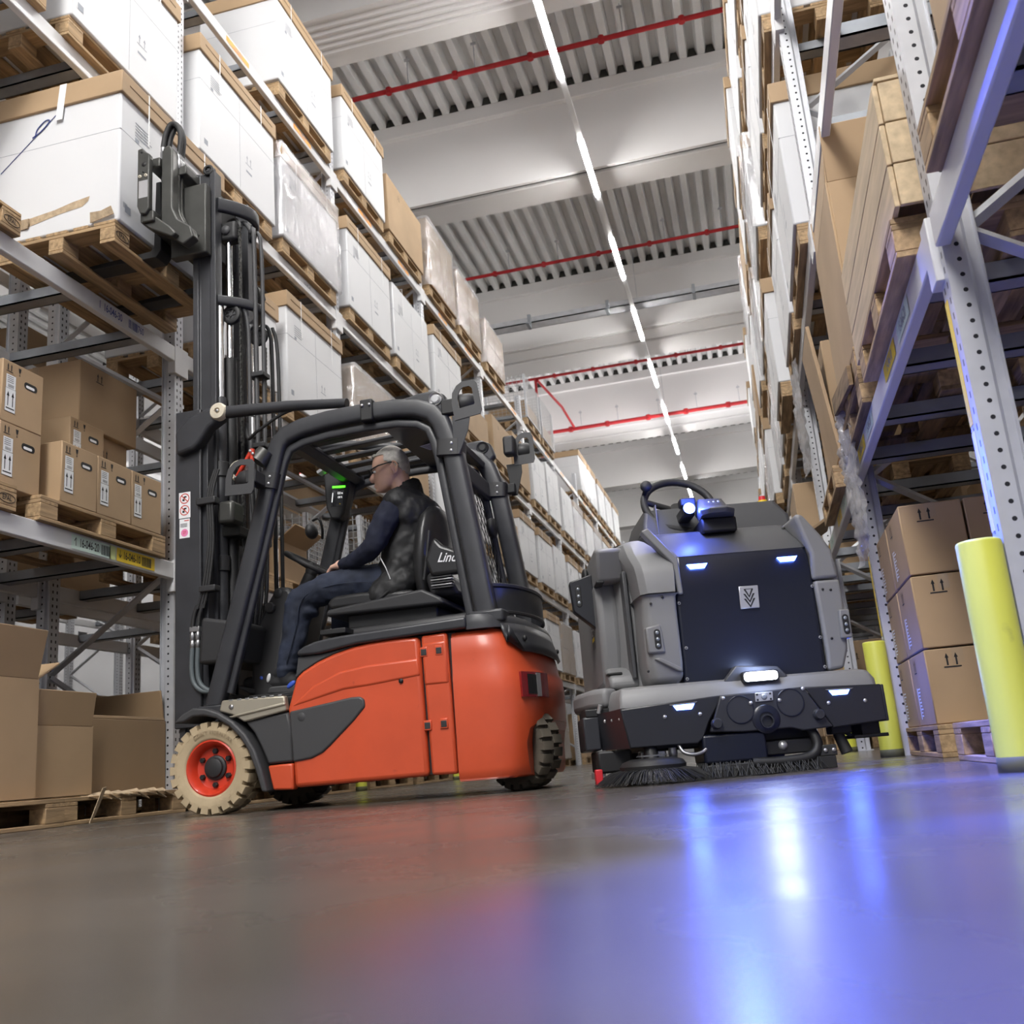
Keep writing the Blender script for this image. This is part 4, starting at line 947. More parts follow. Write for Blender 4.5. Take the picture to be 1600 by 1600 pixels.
# black cover on the counterweight
b = MB()
def plan2(dx):
    n = [(-1.335, 4.562), (-1.19-dx, 4.565), (-1.13-dx, 4.580), (-1.088-dx, 4.618), (-1.052-dx, 4.69), (-1.027-dx, 4.79), (-1.014-dx, 4.93), (-1.010-dx, 5.11)]
    return n+[(x, mir(y)) for x, y in n[-2::-1]]
b.loft([[(x, y, z) for x, y in plan2(dx+.03)] for z, dx in ((.772, .035), (.80, .04), (.828, .055), (.842, .085))]); FB(b, 'rear_cover', 'frame', .008, sharp=50)
b = MB()
def rearband(z, dx): 
    n = [(-1.098-dx, 4.604), (-1.085-dx, 4.618), (-1.050-dx, 4.69), (-1.025-dx, 4.79), (-1.012-dx, 4.93), (-1.008-dx, 5.11)]
    return [(x, y, z) for x, y in n+[(x, mir(y)) for x, y in n[-2::-1]]]
r_ = [rearband(z, dx+.03) for z, dx in ((.655, .005), (.70, .018), (.75, .035), (.79, .045))]; n_ = len(r_[0])
r_[0] = [(x, y, .775-.12*min(1, max(0, (.5-abs(y-CY))/.06))) for x, y, z in r_[0]]
vs = [p for q in r_ for p in q]; b.add(vs, [(k*n_+i, k*n_+i+1, (k+1)*n_+i+1, (k+1)*n_+i) for k in range(3) for i in range(n_-1)], True)
FB(b, 'rear_trim', 'frame', solid=.012)
for y in (4.72, 5.50):
    FB(MB().ell((-1.082, y, .72), (.012, .014, .014), 12, 8), 'rubber_bumper', 'black')
# curved band behind the seat
b = MB()
for nm, z0, z1, ro, m in (('rear_band', .865, .985, .44, 'frame'), ('rear_band_rim', .985, 1.005, .452, 'plastic'), ('rear_band_rim', .85, .868, .452, 'plastic')):
    b = MB(); b.lathe([(ro-.02, z0), (ro, z0), (ro, z1), (ro-.02, z1), (ro-.02, z0)], 28, Matrix.Translation((-1.26, CY, 0)) @ Matrix.Diagonal((.40, 1, 1, 1)), a0=-pi/2, a1=pi/2); FB(b, nm, m, .004)
# tail lamps wrap round the rear corners
for s in (0, 1):
    f = (lambda y: y) if s == 0 else mir
    P = [(-1.098, 4.606), (-1.085, 4.628), (-1.066, 4.67), (-1.050, 4.71), (-1.040, 4.745), (-1.030, 4.79), (-1.022, 4.84), (-1.016, 4.90)]
    def lens(nm, m, a, e, out, z0, z1, par_=None):
        b = MB(); n = e-a; V = []
        for x, y in P[a:e]:
            for o in (out, -.02):
                for z in (z0, z1): V.append((x-.012+o*.6, f(y-.004-o*.6), z))
        F = [(4*i, 4*i+4, 4*i+5, 4*i+1) for i in range(n-1)]+[(4*i+1, 4*i+5, 4*i+7, 4*i+3) for i in range(n-1)]+[(4*i, 4*i+2, 4*i+6, 4*i+4) for i in range(n-1)]+[(0, 1, 3, 2), (4*n-4, 4*n-2, 4*n-1, 4*n-3)]
        b.add(V, F, False); return FB(b, nm, m, 0, par_)
    if s == 0: q = lens('tail_lamp', 'lens_red', 1, 8, .010, .432, .552); lens('lamp_lens', 'black', 2, 5, .013, .446, .540, q); lens('lamp_bar', 'silver', 4, 6, .016, .436, .548, q)
# ---- wheels
def tire(parent_root, name, c, R_, w, mt, mrim, rot=0., lug=22, rim_r=.135, near=-1, letters=True):
    """axle along local y; outer face looks to -y"""
    M = Matrix.Translation(c) @ Matrix.Rotation(rot, 4, 'Z')
    A = M @ Matrix.Rotation(pi/2, 4, 'X')           # lathe z -> -y
    h = w/2; b = MB()
    b.lathe([(rim_r, h*.70), (rim_r+.006, h*.84), (rim_r+.016, h*.90), (rim_r+.030, h*.90), (R_*.80, h*.98), (R_*.86, h*.95), (R_*.90, h*.80), (R_*.905, 0), (R_*.90, -h*.80), (R_*.80, -h*.98), (rim_r, -h*.7), (rim_r, h*.7)], 48, A)
    for k in range(lug):
        for sd in (1, -1):
            a = 2*pi*(k+(.5 if sd < 0 else 0))/lug; da = 2*pi/lug*.33
            P = []
            for aa in (a-da, a+da):
                for r, hh in ((R_*.80, h*.99), (R_*.97, h*.96), (R_, h*.85), (R_, h*.04), (R_*.88, h*.02), (R_*.86, h*.9)):
                    P.append(A @ Vector((r*cos(aa), r*sin(aa), sd*hh)))
            n = 6; b.add(P, [list(range(n)), list(range(n, 2*n))]+[(i, (i+1) % n, n+(i+1) % n, n+i) for i in range(n)], False)
    t = b.build(name, mt, parent_root, sharp=40)
    b = MB(); b.lathe([(rim_r, h*.66), (rim_r+.004, h*.80), (rim_r-.004, h*.84), (rim_r-.014, h*.74), (rim_r-.026, h*.42), (rim_r-.032, h*.24), (rim_r-.04, h*.20), (.05, h*.22), (0, h*.22)], 40, A); b.build('rim', mrim, t, sharp=35)
    b = MB(); b.lathe([(.062, h*.2), (.060, h*.34), (.055, h*.38), (.048, h*.39), (.045, h*.52), (.040, h*.55), (0, h*.55)], 28, A); b.build('hub_cap', 'plastic', t, sharp=35)
    for k in range(6):
        a = 2*pi*k/6+.52; b = MB(); b.lathe([(0, h*.42), (.011, h*.42), (.0145, h*.38), (.015, h*.2)], 6, A @ Matrix.Translation((.083*cos(a), .083*sin(a), 0))); b.build('wheel_nut', 'black', t, sharp=30)
    if letters:
        b = MB()
        def arc(txt, a0, st):
            for i, ch in enumerate(txt):
                if ch == ' ': continue
                a = a0-st*i; rr = R_*.755
                q = A @ Matrix.Translation((rr*cos(a), rr*sin(a), h*.965)) @ Matrix.Rotation(a-pi/2, 4, 'Z'); v, f = text_geo(ch, .026)
                n = len(v); b.add([q @ p for p in v]+[q @ (p+Vector((0, 0, .0022))) for p in v], [[i_+n for i_ in g] for g in f]+[[i_ for i_ in g] for g in f], False)
        arc('CONTINENTAL', 2.05, .125); o = b.build('sidewall_lettering', 'tan_dark', t)
    return t
tire(FK, 'front_wheel', (-2.712, 4.645, .229), .229, .17, 'tan_tire', 'red_rim')
tire(FK, 'front_wheel', (-2.712, 5.575, .229), .229, .17, 'dark_tire', 'red_rim', rot=pi, letters=False)
FB(MB().tube([(-2.712, 4.7, .229), (-2.712, 5.5, .229)], .06, 12), 'front_axle', 'black')
tire(FK, 'rear_wheel', (-1.175, 4.88, .20), .20, .15, 'dark_tire', 'plastic', rot=R(-27), lug=20, rim_r=.11, letters=False)
tire(FK, 'rear_wheel', (-1.27, 5.34, .20), .20, .15, 'dark_tire', 'plastic', rot=R(-27), lug=20, rim_r=.11, letters=False)
# ---- overhead guard
SEC = rrect(.047, .040, .020, 3)
def hoop(y, sgn):
    P = [(-2.735, .525), (-2.62, .92), (-2.50, 1.32), (-2.42, 1.61), (-2.358, 1.84), (-2.335, 1.905), (-2.29, 1.945), (-2.20, 1.972), (-2.05, 1.990), (-1.85, 1.996), (-1.66, 1.990), (-1.54, 1.972), (-1.46, 1.935), (-1.415, 1.875), (-1.388, 1.79), (-1.36, 1.69), (-1.30, 1.26), (-1.245, .835)]
    b = MB(); b.tube([(x, y, z) for x, z in P], 1., sec=[(q[1], q[0]) for q in SEC], up=None, cap=True) if False else b.tube([(x, y, z) for x, z in P], [1.]*5+[1.02]*8+[1.08]*2+[1.12]*3, sec=[(q[0], q[1]) for q in SEC], up=(0, 1, 0))
    o = FB(b, 'guard_hoop', 'frame')
    b = MB(); Q = [(-2.655, .60), (-2.42, 1.42), (-2.318, 1.80), (-2.28, 1.865), (-2.20, 1.895), (-2.05, 1.912), (-1.85, 1.918), (-1.66, 1.912), (-1.55, 1.89), (-1.49, 1.85), (-1.465, 1.78), (-1.44, 1.66), (-1.335, .86)]
    b.tube([(x, y+sgn*.012, z) for x, z in Q], .024, sec=rrect(.9, .8, .4, 2), up=(0, 1, 0)); FB(b, 'door_seal_rail', 'frame', 0, o)
    return o
h1 = hoop(4.66, 1); h2 = hoop(5.56, -1)
for y in (4.66, 5.56):
    FB(MB().bx(-2.80, -2.66, y-.06, y+.06, .50, .54), 'guard_foot', 'frame', .008)
    FB(MB().bx(-1.33, -1.15, y-.065, y+.065, .80, .862), 'guard_foot', 'frame', .012)
# roof: cross members, lengthwise slats with slots between, rear roof plate
FB(MB().bx(-2.325, -2.24, 4.69, 5.53, 1.885, 1.945), 'roof_front_beam', 'frame', .02, seg=3)
FB(ypr([(-1.78, 1.955), (-1.50, 1.945), (-1.42, 1.90), (-1.43, 1.86), (-1.52, 1.915), (-1.78, 1.93)], 4.69, 5.53), 'roof_plate', 'frame', .008)
FB(MB().bx(-1.46, -1.40, 4.69, 5.53, 1.66, 1.77), 'rear_header', 'frame', .015)
for k in range(5):
    y = 4.80+.155*k
    FB(ypr([(-2.25, 1.93), (-1.76, 1.955), (-1.76, 1.935), (-2.25, 1.91)], y-.034, y+.034), 'roof_slat', 'frame', .006)
FB(MB().prism([(-2.26, 1.905), (-2.20, 1.925), (-2.20, 1.90), (-2.26, 1.88)], 'y', 4.70, 5.52), 'roof_slot_beam', 'frame', .005)
b = MB(); M = frame_mat((-1.60, 5.10, 1.911), (.9, -.3, 0), (-.3, -.9, 0)); rect(b, M, -.07, .07, -.05, .05); b.mi = 1
for k in range(6): rect(b, M, -.06, .06-.01*(k % 3), -.04+.014*k, -.033+.014*k, .001)
FB(b, 'load_chart', ['paper', 'ink_gray'])
for X, Z in ((-1.425, 1.985),):
    for y in (4.66, 5.56):
        o = FB(ypr([(-1.72, 2.015), (-1.52, 2.048), (-1.44, 2.050), (-1.385, 2.02), (-1.36, 1.94), (-1.40, 1.90), (-1.50, 1.97)], y-.030, y+.030), 'guard_bracket', 'frame', .012, seg=3)
        FB(MB().lathe([(0, .008), (.018, .008), (.020, .004), (.022, .004), (.026, .0), (.036, .006), (.040, 0), (.040, -.01)], 24, frame_mat((-1.432, y-.031, 1.998), (1, 0, 0), (0, 0, 1))), 'bolt_cap', 'steel' if y < 5 else 'black', 0, o, sharp=30)
# clamp on the roof tube and clamp straps on the pillars
o = FB(MB().bx(-1.845, -1.775, 4.604, 4.70, 1.935, 2.055), 'roof_clamp', 'black', .008)
for x in (-1.83, -1.79): FB(MB().lathe([(0, .006), (.008, .006), (.008, 0)], 10, frame_mat((x, 4.603, 2.02), (1, 0, 0), (0, 0, 1))), 'screw', 'steel', 0, o)
def strapc(name, c, ax, r=.062, h=.085):
    b = MB(); z = Vector(ax).normalized(); x = z.orthogonal().normalized(); x = Vector((0, -1, 0)); x = (x-z*x.dot(z)).normalized(); y = z.cross(x)
    M = Matrix(((x.x, y.x, z.x, c[0]), (x.y, y.y, z.y, c[1]), (x.z, y.z, z.z, c[2]), (0, 0, 0, 1)))
    sec = rrect(r, r*1.08, .022, 3); b.loft([[M @ Vector((p[0], p[1], k)) for p in sec] for k in (-h/2, h/2)]); o = FB(b, name, 'plastic', .006)
    for k in (-.2, .25):
        for q in (-.018,): FB(MB().lathe([(0, .004), (.007, .004), (.008, 0)], 8, M @ Matrix.Translation((r, q, h*k)) @ Matrix.Rotation(pi/2, 4, 'Y')), 'screw', 'silver', 0, o)
    return o
strapc('pillar_clamp', (-1.372, 4.66, 1.72), (-.1, 0, -1)); strapc('pillar_clamp', (-1.372, 5.56, 1.72), (-.1, 0, -1)); strapc('pillar_clamp', (-2.395, 4.66, 1.70), (-.25, 0, -1), r=.052)
def dguard(c, ax, ay, s, h, lampdir, m='plastic_gray'):
    """flat D shaped guard with a lamp behind it"""
    M = frame_mat(c, ax, ay); out = [(-.5, -.55), (.42, -.55), (.5, -.42), (.5, .42), (.40, .55), (.0, .58), (-.22, .5), (-.42, .30), (-.5, .0)]
    inn = [(-.28, -.22), (.26, -.22), (.30, -.18), (.30, .30), (.22, .38), (.0, .40), (-.12, .34), (-.24, .18), (-.28, .0)]
    b = MB(); n = len(out); t = .008
    V = [M @ Vector((x*s, y*h, z)) for z in (-t/2, t/2) for x, y in out+inn]; N2 = 2*n
    F = []
    for i in range(n):
        j = (i+1) % n
        F += [(i, j, n+j, n+i), (N2+i, N2+n+i, N2+n+j, N2+j), (i, N2+i, N2+j, j), (n+i, n+j, N2+n+j, N2+n+i)]
    b.add(V, F, False); o = FB(b, 'lamp_guard', m)
    L = M @ Matrix.Translation((.0, .02*h, -.06)) ; D = L @ Matrix.Rotation(lampdir, 4, 'Y')
    FB(MB().lathe([(0, .05), (.045, .05), (.052, .04), (.050, -.01), (.03, -.05), (0, -.055)], 20, D), 'work_lamp', 'plastic', 0, o, sharp=40)
    FB(MB().lathe([(0, .052), (.042, .0515)], 20, D), 'lamp_lens', 'glassy', 0, o)
    return o, M
dguard((-2.488, 4.50, 1.695), (1, 0, -.05), (.05, 0, 1), .165, .17, R(75))
FB(MB().bx(-2.46, -2.40, 4.50, 4.64, 1.66, 1.73), 'lamp_bracket', 'plastic', .006)
dguard((-1.262, 4.60, 1.955), (1, 0, .12), (-.12, 0, 1), .15, .175, R(-75))
b = MB(); b.prism([(-1.34, 1.88), (-1.245, 1.86), (-1.26, 1.79), (-1.315, 1.67), (-1.345, 1.68)], 'y', 4.60, 4.606); FB(b, 'lamp_plate', 'frame', .002)
FB(MB().bx(-1.40, -1.33, 4.61, 4.66, 1.90, 1.98), 'lamp_bracket', 'black', .006)
dguard((-1.195, 5.60, 1.975), (1, 0, .02), (-.02, 0, 1), .13, .175, R(-80))
b = MB(); b.prism([(-1.31, 1.89), (-1.215, 1.89), (-1.215, 1.83), (-1.255, 1.69), (-1.29, 1.69)], 'y', 5.60, 5.606); FB(b, 'lamp_plate', 'black', .002)
FB(MB().bx(-1.38, -1.26, 5.56, 5.61, 1.70, 1.76), 'lamp_bracket', 'black', .006)
FB(MB().bx(-1.305, -1.235, 5.52, 5.60, 1.93, 2.05), 'rear_lamp_box', 'plastic', .015)
# rear wire mesh between the rear pillars
b = MB(); y0, y1, z0, z1 = 4.72, 5.50, .90, 1.68
def xr(z): return -1.335-.105*(z-.9)/.8
k = -1.2
while k < 1.4:
    for sg in (1, -1):
        pts = []
        for q in range(0, 21):
            z = z0+(z1-z0)*q/20; y = y0+(k*.8 if sg > 0 else .78-k*.8)+sg*(z-z0)*.62
            if y0 <= y <= y1: pts.append((xr(z)+.006*sg, y, z))
        if len(pts) > 1: b.tube([pts[0], pts[-1]], .0026, 4, smooth=False)
    k += .085
FB(b, 'rear_mesh', 'black')['kind'] = 'stuff'
b = MB(); b.tube(smoothpath([(xr(.9), 4.73, .9), (xr(1.3), 4.725, 1.3), (xr(1.6), 4.76, 1.6), (xr(1.67), 4.9, 1.67), (xr(1.67), 5.3, 1.67), (xr(1.6), 5.46, 1.6), (xr(1.3), 5.495, 1.3), (xr(.9), 5.49, .9)], 4), .006, 6); FB(b, 'mesh_border', 'black')
FB(MB().lathe([(0, .02), (.055, .02), (.06, 0), (.05, -.02), (0, -.02)], 20, frame_mat((-1.39, 5.44, 1.47), (0, 1, 0), (0, 0, 1))), 'rear_reflector_disc', 'black')
FB(MB().bx(-1.47, -1.44, 4.93, 5.08, 1.58, 1.70), 'mirror_bracket', 'black', .005)
# display on the far front pillar
o = FB(ypr([(-2.44, 1.96), (-2.26, 1.96), (-2.26, 1.89), (-2.315, 1.69), (-2.345, 1.655), (-2.40, 1.665), (-2.43, 1.74)], 5.44, 5.53), 'display_housing', 'plastic', .014, seg=3)
SM = frame_mat((-2.345, 5.4375, 1.795), (1, 0, -.09), (.14, 0, 1))
b = MB(); rect(b, SM, -.043, .035, -.055, .045); FB(b, 'display_glass', 'screen', 0, o)
b = MB(); rect(b, SM, -.045, .040, .060, .073); FB(b, 'status_light', 'led_green', 0, o)
b = MB(); put_text(b, '0.0 m', .022, SM @ Matrix.Translation((.012, .026, .001)), .7); put_text(b, '100 %', .018, SM @ Matrix.Translation((.012, .0, .001)), .7)
rect(b, SM, -.04, -.035, -.03, .03, .001); FB(b, 'display_text', 'screen_text', 0, o)
b = MB(); rect(b, SM, .012, .020, -.045, -.038, .001); FB(b, 'display_warning', 'sticker_yellow', 0, o)
b = MB(); rect(b, frame_mat((-2.305, 5.4375, 1.915), (1, 0, -.09), (.14, 0, 1)), -.028, .028, -.010, .010); FB(b, 'name_plate', 'paper', 0, o)
# dashboard, steering column and wheel
FB(ypr([(-2.62, .98), (-2.56, 1.09), (-2.50, 1.175), (-2.42, 1.165), (-2.40, 1.12), (-2.50, .70), (-2.56, .55), (-2.66, .55), (-2.66, .80)], 4.90, 5.34), 'dashboard', 'plastic', .03, seg=3)
FB(ypr([(-2.86, .77), (-2.84, 1.02), (-2.60, .97), (-2.56, .95), (-2.60, .76)], 4.70, 5.50), 'front_cowl', 'plastic', .02, seg=3)
FB(MB().lathe([(0, .018), (.03, .016), (.034, 0), (.034, -.01)], 8, frame_mat((-2.535, 4.897, 1.06), (1, 0, .3), (-.3, 0, 1))), 'adjust_knob', 'plastic', .004)
FB(MB().lathe([(0, .003), (.025, .003), (.027, 0)], 20, frame_mat((-2.49, 4.899, 1.135), (1, 0, 0), (0, 0, 1))), 'dash_cap', 'plastic')
FB(MB().tube([(-2.46, 5.10, 1.10), (-2.385, 5.10, 1.26)], [.045, .035], 14), 'steering_column', 'plastic')
wc = Vector((-2.363, 5.10, 1.305)); wx = Vector((.854, 0, -.52)); wy = Vector((0, 1, 0)); wz = wx.cross(wy)
b = MB(); b.tube([wc+wx*.172*cos(a*pi/20)+wy*.172*sin(a*pi/20) for a in range(40)], .0155, 10, closed=True, cap=False); sw = FB(b, 'steering_wheel', 'rubber')
b = MB()
for a in (0, 2.2, 4.1): b.tube([wc+wz*-.02, wc+wx*.165*cos(a)+wy*.165*sin(a)], .013, 8)
FB(b, 'steering_spokes', 'rubber', 0, sw); FB(MB().lathe([(0, .012), (.035, .010), (.042, -.02), (.03, -.05)], 18, Matrix(((wx.x, wy.x, wz.x, wc.x), (wx.y, wy.y, wz.y, wc.y), (wx.z, wy.z, wz.z, wc.z-.005), (0, 0, 0, 1)))), 'steering_hub', 'plastic', 0, sw)
# seat
FB(ypr([(-2.16, .955), (-2.15, .99), (-1.62, 1.04), (-1.52, .985), (-1.50, .95)], 4.78, 5.42), 'seat_base', 'plastic', .015, seg=3)
FB(ypr([(-2.06, .88), (-2.06, .96), (-1.56, .96), (-1.56, .88)], 4.84, 5.36), 'seat_mount', 'black', .01)
FB(ypr([(-2.17, 1.0), (-2.19, 1.04), (-2.15, 1.075), (-2.0, 1.08), (-1.70, 1.06), (-1.66, 1.0)], 4.86, 5.34), 'seat_cushion', 'seat', .035, seg=4)
b = MB(); rings = []
for z, xc, hw, th in ((1.03, -1.66, .20, .05), (1.12, -1.66, .235, .065), (1.25, -1.65, .245, .072), (1.38, -1.635, .235, .07), (1.47, -1.622, .205, .06), (1.52, -1.612, .15, .045), (1.54, -1.608, .08, .02)):
    rings.append([(xc+th*cos(a)*(1.0 if cos(a) > 0 else 1.15), CY+hw*sin(a)*(abs(sin(a))**-.15 if abs(sin(a)) > .05 else 1), z) for a in [2*pi*k/28 for k in range(28)]])
b.loft(rings); FB(b, 'seat_backrest', 'seat', sharp=70)
FB(ypr([(-1.60, 1.00), (-1.63, 1.12), (-1.57, 1.16), (-1.50, 1.12), (-1.44, 1.00)], 4.86, 5.36), 'seat_hinge_cover', 'plastic', .03, seg=3)
b = MB(); b.tube([(-1.63, 4.86, 1.10), (-1.605, 4.855, 1.22), (-1.585, 4.86, 1.36)], .009, 6); FB(b, 'seat_belt', 'plastic')
o = FB(ypr([(-1.57, 1.10), (-1.60, 1.19), (-1.545, 1.31), (-1.50, 1.26), (-1.40, 1.215), (-1.385, 1.10)], 4.79, 4.85), 'seat_bag', 'seat', .02, seg=3)
b = MB(); M = frame_mat((-1.455, 4.7885, 1.185), (1, 0, -.08), (.45, 0, 1)); put_text(b, 'Linde', .075, M, .8); FB(b, 'bag_lettering', 'paper', 0, o)
for k in range(5):
    FB(MB().bx(-1.575, -1.46, 4.80, 4.84, 1.035+.014*k, 1.041+.014*k), 'bellows_rib', 'silver' if k % 2 else 'plastic_gray', .002)
FB(MB().bx(-2.12, -1.98, 4.62, 4.80, .835, .862), 'side_console', 'black', .004)
# levers / small controls on the far side
FB(ypr([(-2.20, .98), (-2.16, 1.0), (-1.75, 1.03), (-1.75, .97)], 5.36, 5.46), 'armrest', 'plastic', .015)
# mirror and lamp at the far front
FB(MB().ell((-2.52, 5.42, 1.60), (.035, .06, .05), 16, 10), 'interior_lamp', 'plastic')
b = MB(); b.tube(smoothpath([(-2.46, 5.44, 1.55), (-2.44, 5.40, 1.60), (-2.45, 5.38, 1.66), (-2.50, 5.40, 1.66)], 4), .008, 6); FB(b, 'interior_lamp_arm', 'black')
# front guard grille seen above the dash
b = MB(); M = frame_mat((-2.36, 5.30, 1.94), (.8, 0, .4), (0, 1, 0)); b.bx(-.05, .05, -.03, .03, -.01, .01, M); FB(b, 'guard_sticker_plate', 'silver', .002)
# ---------------------------------------------------------------- mast
def chan(x0, x1, y0, y1, z0, z1, t=.018, s=1):
    # I section: outer face towards the camera (y0) with two flange ribs
    pts = [(x0, y0), (x0+.035, y0), (x0+.042, y0+s*.014), (x1-.042, y0+s*.014), (x1-.035, y0), (x1, y0), (x1, y1), (x1-.03, y1), (x1-.03, y1-s*t), (x0+.03, y1-s*t), (x0+.03, y1), (x0, y1)]
    return MB().prism(pts, 'z', z0, z1)
for s in (0, 1):
    f = (lambda y: y) if s == 0 else mir
    sg = 1 if s == 0 else -1
    FB(chan(-3.03, -2.855, f(4.80), f(4.885), .12, 2.245, s=sg), 'outer_mast_rail', 'frame', .003)
    FB(chan(-2.99, -2.838, f(4.868), f(4.945), .35, 3.84, s=sg), 'inner_mast_rail', 'frame', .003)
    FB(MB().bx(-3.045, -2.885, *sorted((f(4.775), f(4.80))), .45, 2.24), 'mast_side_plate', 'frame', .006)
    # arm that carries the tilt cylinder
    FB(ypr([(-3.01, 1.96), (-3.02, 2.10), (-2.93, 2.185), (-2.80, 2.215), (-2.735, 2.215), (-2.71, 2.15), (-2.80, 2.10), (-2.86, 2.02), (-2.90, 1.985)], f(4.72), f(4.81)), 'tilt_bracket', 'frame', .02, seg=3)
    o = FB(MB().tube([(-2.72, f(4.745), 2.178), (-2.30, f(4.73), 2.142), (-1.95, f(4.69), 2.085)], [.036, .030, .026], 16), 'tilt_cylinder', 'frame')
    M = frame_mat((-2.737, f(4.72), 2.178), (1, 0, 0), (0, 0, 1 if s == 0 else -1))
    FB(MB().lathe([(0, .020), (.010, .020), (.011, .012), (.016, .012), (.018, .022), (.044, .020), (.050, .010), (.050, -.02), (.03, -.03)], 28, M), 'tilt_pin_cap', 'cream', 0, o, sharp=35)
    FB(MB().lathe([(0, .023), (.009, .023), (.010, .018)], 6, M), 'pin_bolt', 'steel', 0, o)
    FB(MB().tube([(-2.845, f(4.93), .4), (-2.845, f(4.93), 2.35)], .036, 16), 'lift_cylinder', 'frame')
    FB(MB().tube([(-2.845, f(4.93), 2.3), (-2.845, f(4.93), 2.975)], .023, 16), 'lift_rod', 'chrome')
    for z in (1.905, 1.35):
        b = MB(); b.lathe([(.036, -.045), (.046, -.045), (.046, .045), (.036, .045)], 18, Matrix.Translation((-2.845, f(4.93), z))); o = FB(b, 'cylinder_clamp', 'plastic', .004)
        FB(MB().bx(-2.94, -2.86, *sorted((f(4.88), f(4.905))), z-.05, z+.05), 'clamp_plate', 'plastic', .004, o)
        for q in (-.018, .02): FB(MB().lathe([(0, .006), (.010, .006), (.010, 0)], 10, frame_mat((-2.90, f(4.879), z+q), (1, 0, 0), (0, 0, 1))), 'screw', 'silver', 0, o)
# cross heads: curved bars bowing back between the rails
def bow(name, z, xa, bulge, w, h, drop=0.):
    b = MB(); P = [(xa+bulge*sin(pi*k/10), 4.90+.42*k/10, z-drop*(k/10)*0) for k in range(11)]
    b.tube(P, 1., sec=[(q[0], q[1]) for q in rrect(w, h, min(w, h)*.6, 2)], up=(0, 0, 1)); return FB(b, name, 'frame')
bow('upper_crosshead', 3.62, -2.84, .13, .02, .045); bow('middle_crosshead', 2.975, -2.845, .16, .02, .03)
FB(MB().bx(-2.99, -2.86, 4.93, 5.29, .30, .42), 'lower_crossmember', 'frame', .01)
FB(MB().bx(-3.0, -2.93, 4.93, 5.29, 2.05, 2.22), 'mast_crossmember', 'frame', .01)
FB(MB().bx(-2.87, -2.75, 4.955, 5.045, 3.40, 3.53), 'free_lift_head', 'black', .02, seg=3)
FB(MB().lathe([(0, .012), (.028, .010), (.030, 0), (.030, -.02)], 20, frame_mat((-2.815, 4.952, 3.465), (1, 0, 0), (0, 0, 1))), 'head_pin', 'plastic_gray')
FB(MB().tube([(-2.82, 5.0, 2.6), (-2.82, 5.0, 3.42)], .020, 16), 'free_lift_rod', 'chrome')
FB(MB().tube([(-2.82, 5.0, 1.0), (-2.82, 5.0, 2.62)], .038, 16), 'free_lift_cylinder', 'black')
def wheelp(c, r, w, nm='hose_pulley'):
    M = frame_mat(c, (1, 0, 0), (0, 0, 1)); b = MB()
    b.lathe([(r*.55, w), (r*.62, w*1.1), (r*.92, w), (r, w*.8), (r*.88, 0), (r, -w*.8), (r*.9, -w), (r*.55, -w), (r*.55, w)], 28, M); o = FB(b, nm, 'black', sharp=50)
    b = MB(); b.lathe([(0, w*.8), (r*.2, w*.8), (r*.2, w*.3), (r*.56, w*.2)], 20, M); FB(b, 'pulley_hub', 'plastic_gray', 0, o, sharp=40)
    for k in range(6): a = k*pi/3; b = MB(); b.bx(r*.18, r*.58, -.004, .004, w*.2, w*.6, M @ Matrix.Rotation(a, 4, 'Z')); FB(b, 'pulley_spoke', 'plastic_gray', 0, o)
    return o
wheelp((-2.735, 5.20, 2.84), .062, .014); wheelp((-2.795, 4.98, 2.90), .060, .016); wheelp((-2.80, 5.02, 3.52), .058, .014, 'chain_pulley'); wheelp((-2.885, 4.885, 3.855), .036, .020, 'mast_roller')
# chains: alternate link plates
def chainstrip(name, P, w=.030, pitch=.026):
    b = MB(); d = 0; pts = [Vector(p) for p in P]
    for i in range(len(pts)-1):
        a, e = pts[i], pts[i+1]; L = (e-a).length; t = (e-a)/L; n = int(L/pitch)
        for k in range(n):
            c = a+t*(k+.5)*pitch; q = .6 if k % 2 else 1.
            M = frame_mat(c, (0, 1, 0), t); b.bx(-w/2*q, w/2*q, -pitch*.62, pitch*.62, -.006*(1.4-q), .006*(1.4-q), M)
            b.tube([c+Vector((0, -w*.55, 0))+t*pitch*.5, c+Vector((0, w*.55, 0))+t*pitch*.5], .0045, 5)
    o = FB(b, name, 'gunmetal'); o['kind'] = 'stuff'; return o
chainstrip('lift_chain', [(-2.745, 5.0, 1.2), (-2.745, 5.0, 3.50)]); chainstrip('lift_chain', [(-2.73, 5.22, 1.1), (-2.70, 5.22, 2.78)])
def hose(name, P, r=.012, m='rubber', n=6): b = MB(); b.tube(smoothpath(P, n), r, 8); return FB(b, name, m)
hose('mast_hose', [(-2.71, 5.03, 1.3), (-2.71, 5.03, 2.4), (-2.72, 5.03, 2.88), (-2.78, 5.0, 2.97), (-2.82, 4.98, 2.92)], .013, 'plastic_gray')
hose('mast_hose', [(-2.68, 5.06, 1.2), (-2.68, 5.06, 3.30), (-2.70, 5.06, 3.48), (-2.75, 5.06, 3.56), (-2.80, 5.06, 3.52)], .015, 'plastic_gray')
hose('mast_hose', [(-2.66, 5.10, 1.2), (-2.65, 5.10, 3.2), (-2.68, 5.10, 3.5)], .013, 'plastic_gray')
hose('mast_hose', [(-2.67, 5.24, 1.0), (-2.665, 5.24, 2.5), (-2.67, 5.22, 2.86), (-2.72, 5.20, 2.91)], .012); hose('mast_hose', [(-2.64, 5.26, 1.0), (-2.635, 5.26, 2.6), (-2.66, 5.24, 2.90)], .012)
FB(MB().tube([(-2.70, 5.30, 1.0), (-2.70, 5.30, 2.9)], .014, 12), 'rod', 'chrome')
